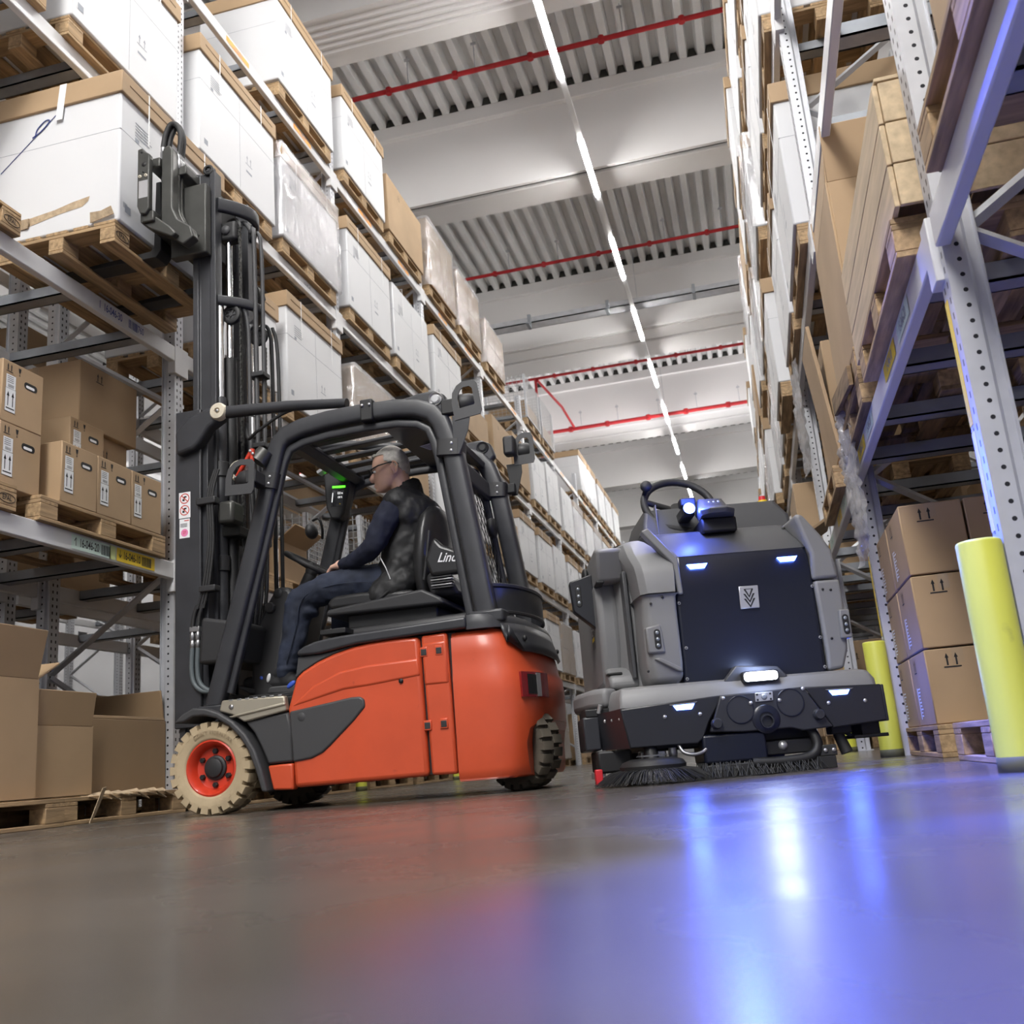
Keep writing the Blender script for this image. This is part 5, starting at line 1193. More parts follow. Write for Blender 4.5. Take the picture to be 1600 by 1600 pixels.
for z in (2.5, 2.05, 1.6):
    FB(MB().bx(-2.72, -2.62, 5.03, 5.12, z, z+.03), 'hose_clip', 'plastic', .004)
for k in range(2): FB(MB().tube([(-2.70, 5.04+.04*k, 2.12), (-2.70, 5.04+.04*k, 2.24)], .017, 10), 'hose_fitting', 'steel')
# hoses hanging at the near rail, with fittings
for k in range(3):
    hose('side_hose', [(-2.80+.012*k, 4.78, 1.86), (-2.835+.014*k, 4.765, 1.70), (-2.83+.014*k, 4.765, 1.45), (-2.86+.016*k, 4.765, 1.22), (-2.90+.018*k, 4.765, 1.08)], .0085, 'rubber')
o = FB(MB().bx(-2.945, -2.885, 4.755, 4.785, .955, .985), 'hose_manifold', 'steel', .004)
for k in range(2):
    x = -2.93+.034*k
    hose('side_hose', [(x+.03, 4.765, 1.10), (x+.008, 4.765, 1.04), (x, 4.765, .98)], .011, 'rubber')
    FB(MB().lathe([(.010, 0), (.015, -.01), (.015, -.04), (.011, -.045), (.015, -.05), (.015, -.085), (.010, -.09)], 8, Matrix.Translation((x, 4.765, .955))), 'hose_fitting', 'steel', 0, o)
    hose('side_hose', [(x, 4.765, .875), (x-.005, 4.765, .76), (x+.01, 4.765, .68), (x+.06, 4.765, .635-.03*k*0), (x+.13, 4.765, .63-.02*k)], .0135, 'olive')
FB(MB().bx(-2.88, -2.78, 4.74, 4.80, 1.165, 1.20), 'hose_clamp', 'plastic', .006); FB(MB().bx(-2.90, -2.78, 4.745, 4.80, 1.66, 1.70), 'hose_clamp', 'plastic', .006)
for k in range(4): hose('cab_hose', [(-2.63+.012*k, 4.85+.03*k, 1.95), (-2.60+.01*k, 4.85+.03*k, 1.5), (-2.62+.012*k, 4.85+.03*k, 1.1), (-2.66, 4.86+.03*k, .8)], .011)
hose('loop_hose', [(-2.62, 4.82, 2.12), (-2.60, 4.80, 2.02), (-2.52, 4.76, 2.04), (-2.35, 4.74, 2.11), (-2.2, 4.72, 2.12)], .009)
# red bracket with pulley and horn behind the front lamp guard
M = frame_mat((-2.49, 4.56, 1.79), (1, 0, .25), (-.25, 0, 1)); b = MB()
for a, e in (((-.07, -.06), (.06, .06)), ((.06, .06), (.02, -.07)), ((.02, -.07), (-.07, -.06)), ((-.07, -.06), (-.03, -.075))): b.tube([M @ Vector((*a, 0)), M @ Vector((*e, 0))], .013, 6)
o = FB(b, 'red_bracket', 'red_rim')
for p in ((-.07, -.06), (.05, .05), (.06, .03)): FB(MB().lathe([(0, .016), (.008, .016), (.008, .01)], 8, M @ Matrix.Translation((*p, 0))), 'screw', 'silver', 0, o)
FB(MB().lathe([(.035, .012), (.05, .012), (.058, .0), (.05, -.012), (.035, -.012), (.035, .012)], 24, frame_mat((-2.545, 4.585, 1.765), (1, 0, 0), (0, 0, 1))), 'cable_pulley', 'cream', sharp=40)
FB(MB().tube([(-2.44, 4.60, 1.80), (-2.40, 4.62, 1.86)], [.05, .045], 16), 'horn', 'gunmetal')
FB(MB().bx(-2.86, -2.72, 4.90, 5.30, 1.50, 1.56), 'mast_bracket', 'gunmetal', .01); FB(MB().bx(-2.80, -2.70, 4.80, 4.93, 1.55, 1.68), 'mast_bracket', 'gunmetal', .02)
# warning stickers
M = frame_mat((-2.985, 4.7745, 1.62), (1, 0, 0), (0, 0, 1)); b = MB(); rect(b, M, -.036, .036, -.015, .135); rect(b, M, -.032, .032, -.13, -.02); b.mi = 1
for zc_ in (.098, .030):
    Q = M @ Matrix.Translation((0, zc_, .001)); b.add([Q @ Vector((r*cos(a*pi/12), r*sin(a*pi/12), 0)) for r in (.030, .025) for a in range(24)], [(i, (i+1) % 24, 24+(i+1) % 24, 24+i) for i in range(24)], False)
    rect(b, Q @ Matrix.Rotation(-pi/4, 4, 'Z'), -.026, .026, -.0025, .0025)
rect(b, M, -.002, .028, -.033, -.028, .001); b.mi = 2
for zc_ in (.098, .030):
    Q = M @ Matrix.Translation((0, zc_, .0005)); rect(b, Q, -.014, .0, -.014, -.002); rect(b, Q, -.004, .012, .005, .014); poly(b, Q, [(-.01, 0), (.004, .002), (.0, .012), (-.006, .012)])
for k in range(3): rect(b, M, -.026, .016, -.05-.008*k, -.047-.008*k, .001)
b.mi = 3; poly(b, M, [(.022*cos(a*pi/10), -.10+.022*sin(a*pi/10)) for a in range(20)], .001); b.mi = 1; put_text(b, '27', .022, M @ Matrix.Translation((0, -.10, .002)), .8)
mat('pink', (.75, .22, .42), .5)
FB(b, 'warning_sticker', ['paper', 'red_rim', 'ink', 'pink'])
# ---- carriage, side shifter and forks
FB(MB().bx(-3.165, -3.085, 4.60, 5.62, 3.40, 3.47), 'carriage_bar', 'gunmetal', .008); FB(MB().bx(-3.165, -3.085, 4.66, 5.56, 3.80, 3.865), 'carriage_bar', 'gunmetal', .008)
for s in (0, 1):
    f = (lambda y: y) if s == 0 else mir
    o = FB(ypr([(-3.185, 3.50), (-3.185, 3.885), (-3.155, 3.89), (-3.14, 3.865), (-3.105, 3.84), (-3.105, 3.475), (-3.13, 3.44), (-3.165, 3.45)], f(4.58), f(4.62)), 'carriage_end_plate', 'gunmetal', .006)
    for x, z, r_ in ((-3.155, 3.862, .010), (-3.14, 3.775, .016), (-3.143, 3.725, .008)): FB(MB().lathe([(0, .0008), (r_, .0008), (r_, -.01)], 14, frame_mat((x, f(4.5797), z), (1, 0, 0), (0, 0, 1 if s == 0 else -1))), 'plate_hole', 'black', 0, o)
    for x in (-3.165, -3.125): FB(MB().lathe([(.004, .006), (.010, .006), (.011, 0)], 10, frame_mat((x, f(4.5797), 3.695), (1, 0, 0), (0, 0, 1 if s == 0 else -1))), 'plate_screw', 'cream', 0, o)
    b = MB(); rect(b, frame_mat((-3.143, f(4.579), 3.61), (1, 0, 0), (0, 0, 1)), -.03, .03, -.06, .055); FB(b, 'type_plate', 'silver', 0, o)
    FB(ypr([(-3.19, 3.42), (-3.19, 3.50), (-3.12, 3.50), (-3.09, 3.44), (-3.0, 3.36), (-2.95, 3.30), (-2.98, 3.28), (-3.12, 3.36)], f(4.62), f(4.70)), 'shifter_hook', 'gunmetal', .008)
    FB(ypr([(-3.075, 3.42), (-3.075, 3.90), (-3.05, 3.93), (-3.02, 3.93), (-3.0, 3.89), (-3.0, 3.50), (-2.97, 3.42), (-2.88, 3.35), (-2.86, 3.28), (-2.93, 3.24), (-3.04, 3.33)], f(4.66), f(4.73)), 'carriage_cheek', 'gunmetal', .008)
    FB(MB().bx(-3.10, -2.86, *sorted((f(4.80), f(4.86))), 3.25, 3.72), 'roller_plate', 'gunmetal', .008)
    FB(ypr([(-3.205, 3.80), (-3.17, 3.80), (-3.165, 3.33), (-3.20, 3.285), (-4.10, 3.292), (-4.10, 3.302), (-3.24, 3.332), (-3.215, 3.36)], f(4.80), f(4.92)), 'fork', 'black', .004)
FB(MB().tube([(-3.04, 4.73, 3.885), (-3.04, 5.50, 3.885)], .035, 14), 'shift_cylinder', 'gunmetal')
FB(MB().bx(-3.03, -2.95, 4.73, 5.50, 3.76, 3.82), 'carriage_plate', 'gunmetal', .006); FB(MB().bx(-3.06, -2.96, 4.73, 5.50, 3.38, 3.44), 'carriage_plate', 'gunmetal', .006)
FB(MB().bx(-2.99, -2.93, 4.95, 5.28, 3.35, 3.80), 'chain_anchor_plate', 'black', .006)
for k in range(2):
    y = 4.74+.03*k; x = .018*k
    hose('carriage_hose', [(-3.115+x, y, 3.985), (-3.10+x, y, 4.07), (-3.065+x, y, 4.135), (-3.02, y, 4.12), (-2.995, y, 4.04), (-3.0, y, 3.95), (-3.005, y, 3.90)], .017)
    o = FB(MB().lathe([(.011, 0), (.016, -.005), (.016, -.03), (.013, -.035), (.018, -.04), (.018, -.07), (.012, -.075), (.016, -.08), (.016, -.10), (.009, -.105)], 8, Matrix.Translation((-3.115+x, y, 3.99))), 'hose_fitting', 'steel')
    hose('carriage_hose', [(-3.115+x, y, 3.90), (-3.125+x*1.6, y, 3.83), (-3.12+x, y, 3.76), (-3.10+x, y, 3.70)], .009)
    FB(MB().lathe([(.012, 0), (.017, -.005), (.017, -.05), (.014, -.055), (.017, -.06), (.017, -.12), (.010, -.125)], 8, Matrix.Translation((-3.005, y, 3.93))), 'hose_fitting', 'steel')
    hose('carriage_hose', [(-3.005, y, 3.82), (-3.01, y, 3.65), (-3.0, y, 3.5), (-2.95, y+.02, 3.40), (-2.90, y+.08, 3.36)], .011, 'gunmetal')
# ================================================================ driver
DR = root('person', (-1.83, 5.10, 1.08), 'grey haired driver in black vest and jeans sitting in the forklift, looking down', 'person')
def DB(b, name, m, vox=.010, sm=4, parent=None, **kw): return b.build(name, m, parent or DR, remesh=vox, smooth=sm, **kw)
def wrinkle(o, st, sc):
    t = bpy.data.textures.new('cloth', 'CLOUDS'); t.noise_scale = sc; t.noise_depth = 2
    md = o.modifiers.new('w', 'DISPLACE'); md.texture = t; md.strength = st; md.mid_level = .5; md.texture_coords = 'GLOBAL'
    md = o.modifiers.new('s2', 'SMOOTH'); md.iterations = 2; md.factor = .5
# head built from stacked profile rings, turned a little to its left
HC = Vector((-1.852, 5.06, 1.80)); HR = Matrix.Translation(HC) @ Matrix.Rotation(R(14), 4, 'Z') @ Matrix.Translation(-HC)
def hx(x): return HC.x+(x-HC.x)*.96
RG = [(1.664, -1.926, -1.900, .016), (1.670, -1.934, -1.872, .030), (1.680, -1.938, -1.855, .042), (1.690, -1.940, -1.840, .050), (1.700, -1.943, -1.825, .055), (1.712, -1.950, -1.812, .059), (1.726, -1.955, -1.790, .063), (1.740, -1.958, -1.770, .066),
      (1.755, -1.957, -1.757, .068), (1.768, -1.954, -1.751, .070), (1.780, -1.955, -1.748, .071), (1.792, -1.962, -1.747, .073), (1.806, -1.966, -1.747, .075), (1.824, -1.965, -1.748, .077), (1.845, -1.961, -1.752, .078), (1.866, -1.951, -1.760, .076), (1.886, -1.936, -1.772, .070), (1.904, -1.916, -1.787, .061), (1.918, -1.895, -1.803, .048), (1.928, -1.872, -1.823, .030), (1.931, -1.856, -1.840, .010)]
def hring(z, xf, xb, w, g=0., n=32):
    xf, xb = hx(xf)-g, hx(xb)+g; xc = xf*.42+xb*.58; w = w+g; out = []
    for k in range(n):
        a = 2*pi*k/n; c, s = cos(a), sin(a)
        x = xc+(xb-xc)*c if c > 0 else xc+(xc-xf)*c
        if c < 0: s = (1 if s > 0 else -1)*abs(s)**.86
        out.append(HR @ Vector((x, HC.y+w*s, z)))
    return out
hb = MB(); hb.loft([hring(*g) for g in RG])
def hp(x, y, z): return HR @ Vector((hx(x), HC.y+y, z))
hb.tube([hp(-1.958, 0, 1.778), hp(-1.968, 0, 1.762), hp(-1.977, 0, 1.744), hp(-1.968, 0, 1.731), hp(-1.950, 0, 1.727)], [.007, .0085, .0115, .010, .006], 10)
for s in (-1, 1): hb.ell(hp(-1.963, s*.010, 1.736), (.010, .008, .007), 10, 8)
hb.caps(hp(-1.952, -.012, 1.704), hp(-1.952, .012, 1.704), .0055, .0055, 10); hb.caps(hp(-1.949, -.010, 1.696), hp(-1.949, .010, 1.696), .0055, .0055, 10)
hb.ell(hp(-1.936, 0, 1.675), (.014, .018, .011), 12, 8)
for s in (-1, 1): hb.caps(hp(-1.958, s*.014, 1.797), hp(-1.940, s*.048, 1.799), .007, .006, 10)
hb.chain([hp(-1.815, 0, 1.75), hp(-1.80, 0, 1.70), (-1.775, 5.10, 1.62)], [.060, .060, .066])
hb.chain([(-1.775, 5.10, 1.63), (-1.75, 5.11, 1.50), (-1.79, 5.11, 1.18)], [.07, .115, .12])
for s in (-1, 1): hb.chain([(-1.77, 5.11+s*.02, 1.57), (-1.79, 5.11+s*.19, 1.53)], [.06, .06])
body = DB(hb, 'body', 'skin', .0048, 3)
for s in (-1, 1):     # ears
    b = MB(); c = hp(-1.832, s*.080, 1.782); M = HR.to_3x3().to_4x4() @ Matrix.Rotation(s*R(-26), 4, 'Z') @ Matrix.Rotation(R(-10), 4, 'Y')
    b.tube([c+(M @ Vector((.004+.019*sin(a)*(1.1 if cos(a) > 0 else .75), s*.006+s*.004*sin(a), .034*cos(a)))) for a in [2*pi*k/20*.86-.3 for k in range(21)]], .0060, 8)
    b.ell(c, (.016, .006, .030), 12, 8, M); b.ell(c+(M @ Vector((-.006, s*.003, -.031))), (.007, .005, .009), 10, 8); b.ell(c+(M @ Vector((-.016, s*.002, -.004))), (.005, .005, .009), 10, 8)
    DB(b, 'ear', 'skin', .0022, 3)
    b = MB(); b.ell(hp(-1.946, s*.030, 1.778), (.010, .011, .008), 12, 8); DB(b, 'eye', 'paper', .003, 1)
    b = MB(); b.ell(hp(-1.9585, s*.030, 1.775), (.005, .006, .006), 10, 8); b.build('iris', 'ink', DR)
    b = MB(); b.caps(hp(-1.966, s*.016, 1.800), hp(-1.952, s*.046, 1.801), .003, .0025, 8); b.build('eyebrow', 'hair', DR)
b = MB(); b.caps(hp(-1.9535, -.018, 1.700), hp(-1.9535, .018, 1.700), .0012, .0012, 6); b.build('lips', 'pink', DR)
# short hair: the skull rings grown outwards, kept above the hairline
hbm = MB(); rings = [hring(z, xf, xb, w, .006) for z, xf, xb, w in RG if z > 1.72]; n = 32
vs = [p for q in rings for p in q]; HI = HR.inverted()
def keep(p):
    q = HI @ p; x = q.x; t = (x-hx(-1.97))/(hx(-1.745)-hx(-1.97))
    line = 1.868 if t < .10 else 1.868-(t-.10)*.02/.28 if t < .38 else 1.848-.042*(t-.38)/.14 if t < .52 else 1.804-.006*(t-.52)/.2 if t < .72 else 1.798-.058*(t-.72)/.28
    return q.z > line+.004*sin(q.y*300)+.003*sin(q.x*410)
fs = []
for k in range(len(rings)-1):
    for i in range(n):
        f = (k*n+i, k*n+(i+1) % n, (k+1)*n+(i+1) % n, (k+1)*n+i)
        if keep((vs[f[0]]+vs[f[1]]+vs[f[2]]+vs[f[3]])/4): fs.append(f)
top = len(rings)-1; fs.append(tuple(top*n+i for i in range(n)))
hbm.add(vs, fs, True); o = hbm.build('hair', 'hair', DR); md = o.modifiers.new('u', 'SUBSURF'); md.levels = md.render_levels = 2; md = o.modifiers.new('t', 'SOLIDIFY'); md.thickness = .006; md.offset = -1
b = MB(); b.caps(hp(-1.945, -.03, 1.872), hp(-1.945, .03, 1.872), .012, .012); b.caps(hp(-1.955, -.035, 1.868), hp(-1.957, .02, 1.868), .007, .009); DB(b, 'hair_tuft', 'hair', .004, 2)
# glasses
b = MB()
for s in (-1, 1):
    c = hp(-1.981, s*.031, 1.776); q = HR.to_3x3(); b.tube([c+(q @ Vector((.012*abs(cos(a))*(cos(a)*s > 0), .025*cos(a), .017*sin(a)))) for a in [2*pi*k/20 for k in range(20)]], .0030, 6, closed=True, cap=False)
    b.tube([hp(-1.968, s*.055, 1.785), hp(-1.92, s*.077, 1.800), hp(-1.85, s*.083, 1.814), hp(-1.815, s*.082, 1.812), hp(-1.80, s*.080, 1.800)], .0042, 6)
b.caps(hp(-1.984, -.008, 1.781), hp(-1.984, .008, 1.781), .002, .002, 6); b.build('glasses', 'ink', DR)
# hands: palm, four fingers curling over the rim, thumb
def hand(wr, kn, side, curl):
    """wrist -> knuckle centre; fingers wrap around the steering rim"""
    wr = Vector(wr); kn = Vector(kn); d = (kn-wr).normalized(); lat = Vector(side); lat = (lat-d*lat.dot(d)).normalized(); nd = Vector(curl).normalized(); b = MB()
    b.chain([wr-d*.03, wr, wr+(kn-wr)*.5], [.026, .026, .030])
    for k in range(4):
        o = lat*(.030-.020*k); L = (.040, .046, .043, .034)[k]
        b.chain([wr+(kn-wr)*.35+o*.7, kn+o], [.020, .0125], 10)
        p = kn+o; q = p+(d*.75+nd*.66).normalized()*L; w = q+(d*.05+nd).normalized()*L*.7; t = w+(nd*.7-d*.8).normalized()*L*.5
        b.chain([p, q, w, t], [.0112, .0098, .0088, .0075], 10)
    th = wr+(kn-wr)*.3+lat*.030; b.chain([th, th+d*.035+lat*.020+nd*.012, th+d*.062+lat*.016+nd*.030], [.016, .012, .0095], 10)
    return DB(b, 'hand', 'skin', .0035, 2)
hand((-2.118, 4.955, 1.262), (-2.178, 4.985, 1.262), (0, 1, .2), (-.35, .1, -1))
hand((-2.075, 5.27, 1.225), (-2.15, 5.24, 1.235), (0, -1, .2), (-.35, -.1, -1))
# sweater sleeves
b = MB()
b.chain([(-1.775, 4.965, 1.55), (-1.80, 4.918, 1.525), (-1.845, 4.875, 1.44), (-1.895, 4.855, 1.325), (-1.955, 4.875, 1.285), (-2.04, 4.915, 1.268), (-2.112, 4.950, 1.262)], [.055, .076, .070, .060, .052, .045, .036])
b.chain([(-2.085, 4.938, 1.264), (-2.118, 4.953, 1.262)], [.041, .038]); wrinkle(DB(b, 'sleeve', 'navy', .009, 4), .020, .05)
b = MB(); b.chain([(-1.765, 5.235, 1.575), (-1.81, 5.305, 1.545), (-1.87, 5.35, 1.43), (-1.93, 5.36, 1.30), (-2.0, 5.32, 1.25), (-2.08, 5.265, 1.226)], [.062, .076, .066, .058, .048, .037]); wrinkle(DB(b, 'sleeve', 'navy', .010, 4), .020, .05)
# vest
b = MB()
def slab(z, xc, dx, hy, n=32): return [(xc+dx*cos(a)*(1 if cos(a) > 0 else 1.02), 5.11+hy*(1 if sin(a) > 0 else -1)*abs(sin(a))**.85, z+.0*cos(a)) for a in [2*pi*k/n for k in range(n)]]
b.loft([slab(z, xc, dx, hy) for z, xc, dx, hy in ((1.00, -1.905, .125, .20), (1.06, -1.875, .165, .225), (1.15, -1.825, .165, .225), (1.25, -1.795, .155, .215), (1.35, -1.758, .150, .212), (1.45, -1.730, .145, .216), (1.52, -1.722, .138, .210), (1.575, -1.730, .120, .190), (1.615, -1.755, .095, .140), (1.643, -1.775, .086, .104))]+[[(p[0], p[1], p[2]+.030*(p[0]-xc)/dx) for p in slab(z, xc, dx, hy)] for z, xc, dx, hy in ((1.672, -1.788, .082, .090), (1.690, -1.795, .072, .078))])
b.chain([(-1.775, 4.918, 1.562), (-1.765, 5.0, 1.59), (-1.765, 5.22, 1.59), (-1.775, 5.302, 1.562)], [.080, .072, .072, .080]); b.chain([(-1.725, 4.98, 1.50), (-1.725, 5.24, 1.50)], [.115, .115])
b.chain([(-1.80, 4.925, 1.20), (-1.90, 4.915, 1.05), (-2.0, 4.93, .985)], [.06, .07, .028]); b.chain([(-1.76, 4.92, 1.12), (-1.90, 4.905, 1.03)], [.07, .055])
b.tube([(-1.795-.072*cos(a), 5.105+.078*sin(a), 1.688-.034*cos(a)) for a in [2*pi*k/24 for k in range(24)]], .013, 8, closed=True, cap=False)
vest = DB(b, 'vest', 'vest', .009, 5); wrinkle(vest, .030, .07)
b = MB(); b.tube([(-1.865, 4.858, 1.245), (-1.838, 4.855, 1.19), (-1.815, 4.856, 1.125)], .0035, 6); b.build('vest_zip', 'silver', vest)
b = MB(); b.tube(smoothpath([(-2.02, 4.905, .985), (-1.93, 4.865, 1.005), (-1.83, 4.862, 1.065), (-1.765, 4.868, 1.12)], 4), .011, 8); b.build('vest_hem', 'vest', vest)
# jeans
b = MB()
b.chain([(-1.80, 5.02, 1.145), (-1.80, 5.20, 1.145)], [.115, .115])
b.chain([(-1.84, 5.01, 1.145), (-2.0, 4.985, 1.148), (-2.18, 4.965, 1.145), (-2.33, 4.950, 1.112), (-2.385, 4.945, 1.085)], [.100, .098, .090, .078, .074])
b.chain([(-2.385, 4.945, 1.085), (-2.40, 4.945, 1.0), (-2.415, 4.945, .90), (-2.455, 4.945, .78), (-2.478, 4.945, .705)], [.074, .074, .072, .060, .058])
for z, x, r_ in ((.80, -2.447, .064), (.752, -2.462, .064), (.718, -2.473, .064)): b.ell((x, 4.945, z), (r_+.004, r_+.002, .018), 16, 8)
b.ell((-2.33, 4.95, 1.02), (.05, .06, .03)); b.ell((-2.02, 4.975, 1.205), (.10, .05, .045))
b.chain([(-1.84, 5.21, 1.145), (-2.05, 5.235, 1.14), (-2.22, 5.245, 1.10), (-2.265, 5.245, 1.07)], [.100, .092, .078, .072]); b.chain([(-2.265, 5.245, 1.07), (-2.255, 5.245, .88), (-2.275, 5.245, .70)], [.072, .068, .056])
jn = DB(b, 'jeans', 'jeans', .009, 3); wrinkle(jn, .022, .06)
b = MB()
b.tube(smoothpath([(-1.95, 4.883, 1.13), (-2.12, 4.875, 1.14), (-2.28, 4.876, 1.115), (-2.345, 4.872, 1.06), (-2.37, 4.872, .95), (-2.40, 4.874, .85), (-2.44, 4.884, .75)], 5), .0026, 5); b.build('side_seam', 'jeans', jn)
# shoes
for nm, x, y, z in (('l', -2.47, 4.945, .612), ('r', -2.29, 5.245, .588)):
    b = MB(); b.chain([(x+.03, y, z+.04), (x-.08, y, z+.045), (x-.17, y, z+.052), (x-.225, y, z+.058)], [.044, .047, .042, .034]); b.chain([(x, y, z+.05), (x, y, z+.115)], [.05, .052]); b.chain([(x-.02, y, z+.10), (x-.12, y, z+.075)], [.05, .042])
    sh = DB(b, 'shoe', 'shoe', .007, 3)
    b = MB(); b.chain([(x+.03, y, z+.002), (x-.08, y, z+.004), (x-.18, y, z+.012), (x-.235, y, z+.026)], [.046, .047, .044, .034])
    bm_ = MB(); bm_.loft([[(px_, y+.045*(1 if 1 else 0)*sy, pz_) for px_, pz_, sy in P_] for P_ in ()]) if False else None
    b2 = MB(); b2.prism([(x+.075, z-.022), (x+.078, z+.020), (x-.20, z+.026), (x-.268, z+.050), (x-.262, z+.030), (x-.20, z-.006), (x-.05, z-.018)], 'y', y-.044, y+.044); b2.build('sole', 'plastic_gray', sh, bevel=.010, seg=3)
    for px_, pz_, w_, h_, m_ in ((x-.115, z+.108, .020, .012, 'shoe_blue'), (x-.068, z+.122, .018, .014, 'shoe_blue'), (x-.128, z+.074, .010, .012, 'shoe_blue'), (x-.085, z+.070, .012, .026, 'paper'), (x+.045, z+.022, .030, .014, 'shoe_blue')):
        b = MB(); b.ell((px_, y-.042+(.012 if pz_ > z+.1 else 0), pz_), (w_, .010, h_), 12, 8, Matrix.Rotation(R(-35), 4, 'Y') if m_ == 'shoe_blue' else Matrix.Rotation(R(15), 4, 'Y')); b.build('shoe_patch', m_, sh)
FB(ypr([(-2.80, .548), (-2.80, .62), (-2.66, .588), (-2.36, .588), (-2.30, .548)], 4.80, 5.40), 'pedal_plate', 'black', .005)
# ================================================================ ride-on cleaning machine (local x along its front, y towards its rear)
SC = bpy.data.objects.new('floor_scrubber', None); col.objects.link(SC); SC.location = (-.17, 4.35, 0); SC.rotation_euler = (0, 0, R(14.5))
SC.empty_display_size = .1; WM[SC.name] = Matrix(); tag(SC, 'grey ride-on floor cleaning machine with blue lights and a round side brush', 'cleaning machine')
def SB(b, name, m, bevel=0, parent=None, **kw): return b.build(name, m, parent or SC, bevel=bevel, **kw)
def fr(pts, y0, y1): return MB().prism(pts, 'y', y0, y1)
def ringz(pts, z): return [(x, y, z) for x, y in pts]
# tank body behind the front panel
def body(z, e=0., t=0.): return [(-.30+e, .34+t), (-.12, .16+t), (.50, .16+t), (.585-e, .30+t), (.60-e, .50), (.60-e, 1.55), (.52-e, 1.72-e), (-.28+e, 1.72-e), (-.36+e, 1.55), (-.36+e, .55)]
b = MB(); b.loft([ringz(body(0), .40), ringz(body(0), .93), ringz(body(0, .03, .05), 1.02), ringz(body(0, .10, .14), 1.10), ringz(body(0, .13, .2), 1.115)], smooth=False); SB(b, 'tank_body', 'scr_gray', .02, seg=3)
# front panel and bonnet
b = MB(); b.loft([[(-.127, .105, .405), (.508, .105, .405), (.51, .16, .405), (-.127, .16, .405)], [(-.118, .112, .80), (.513, .112, .80), (.513, .17, .80), (-.118, .17, .80)], [(-.098, .120, .94), (.508, .120, .94), (.508, .2, .94), (-.098, .2, .94)], [(-.094, .138, .978), (.506, .138, .978), (.506, .25, .978), (-.094, .25, .978)]], smooth=False)
pn = SB(b, 'front_panel', 'scr_panel', .018, seg=4)
b = MB(); b.loft([[(-.096, .135, .976), (.508, .135, .976), (.508, .45, .976), (-.096, .45, .976)], [(-.112, .160, 1.005), (.505, .160, 1.005), (.505, .45, 1.005), (-.112, .45, 1.005)], [(-.205, .30, 1.118), (.470, .30, 1.122), (.47, .55, 1.122), (-.205, .55, 1.118)], [(-.205, .36, 1.135), (.47, .36, 1.138), (.47, .60, 1.138), (-.205, .60, 1.135)]], smooth=False)
SB(b, 'bonnet', 'scr_dark', .018, seg=4)
SB(fr([(-.240, 1.100), (-.205, 1.112), (-.105, .985), (-.088, .965), (-.082, .80), (-.106, .80), (-.112, .94)], .098, .17), 'bonnet_edge', 'scr_gray', .006)
b = MB(); b.loft([[(-.185, .42, 1.11), (.555, .42, 1.11), (.60, 1.0, 1.11), (-.2, 1.0, 1.11)], [(-.172, .44, 1.215), (.552, .44, 1.205), (.59, 1.0, 1.205), (-.185, 1.0, 1.215)], [(-.150, .49, 1.288), (.505, .49, 1.292), (.53, .95, 1.292), (-.16, .95, 1.288)]], smooth=False)
SB(b, 'dash_cover', 'scr_dark', .02, seg=3)
SB(MB().bx(-.105, -.100, .425, .48, 1.12, 1.30), 'cover_seam', 'scr_gray', .002)
for x, y, z, M in ((-.155, .235, 1.065, 0), (.46, .27, 1.10, 0)):
    SB(MB().lathe([(0, .004), (.008, .004), (.009, 0)], 12, frame_mat((x, y, z), (1, 0, 0), (0, .75, .66))), 'screw', 'black')
# left corner cover: three stacked pieces with a lamp pocket
def corner(z, a, b_, c, d): return [(a, .105+c), (b_, .105+c), (b_, .36), (-.335, .36), (-.338, .22+d), (a-.01, .12+c+d*.2)]
def LC(z, xl, xr, yf, xo): return [(xr, yf), (xl+.03, yf+.004), (xl, yf+.035), (xo, yf+.14), (xo, .40), (xr, .40)]
b = MB(); b.loft([ringz(LC(0, -.272, -.118, .085, -.282), .812), ringz(LC(0, -.280, -.113, .088, -.292), .90), ringz(LC(0, -.285, -.112, .105, -.298), .945), ringz(LC(0, -.300, -.150, .165, -.318), 1.01), ringz(LC(0, -.300, -.205, .27, -.345), 1.085), ringz(LC(0, -.290, -.225, .30, -.335), 1.10)], smooth=False)
SB(b, 'corner_cover', 'scr_gray', .018, seg=4)
b = MB(); b.loft([ringz(LC(0, -.25, -.150, .130, -.26), .405), ringz(LC(0, -.272, -.128, .088, -.280), .43), ringz(LC(0, -.280, -.124, .078, -.286), .50), ringz(LC(0, -.276, -.122, .084, -.282), .70), ringz(LC(0, -.268, -.119, .085, -.278), .805)], smooth=False)
lc = SB(b, 'corner_cover', 'scr_gray', .014, seg=4)
cut(lc, MB().prism([(-.225, .55), (-.225, .735), (-.10, .775), (-.08, .60), (-.08, .55)], 'y', .0, .112))
o = SB(fr([(-.272, .545), (-.272, .660), (-.205, .672), (-.196, .545)], .070, .12), 'sensor_housing', 'scr_gray', .008)
def sensor(x, y, z, h, parent):
    q = SB(fr([(x+p[0], z+p[1]) for p in rrect(.014, h/2, .0138, 5)], y-.002, y+.01), 'sensor_slot', 'black', .002, parent)
    for k in (-.30, 0, .32): SB(MB().lathe([(0, .003), (.006, .003), (.008, 0)], 12, frame_mat((x, y-.002, z+h*k), (1, 0, 0), (0, 0, 1))), 'sensor_lens', 'glassy', 0, q)
sensor(-.225, .0685, .605, .088, o)
b = MB(); b.prism([(-.250, .52), (-.225, .525), (-.135, .475), (-.13, .455), (-.155, .462)], 'y', .066, .12); SB(b, 'cover_rib', 'scr_gray', .006)
for x, z in ((-.235, .765), (-.18, .79), (-.145, .55), (-.28, .47)): SB(MB().lathe([(0, .002), (.0055, .002), (.006, 0)], 10, frame_mat((x, .0835, z), (1, 0, 0), (0, 0, 1))), 'screw', 'black')
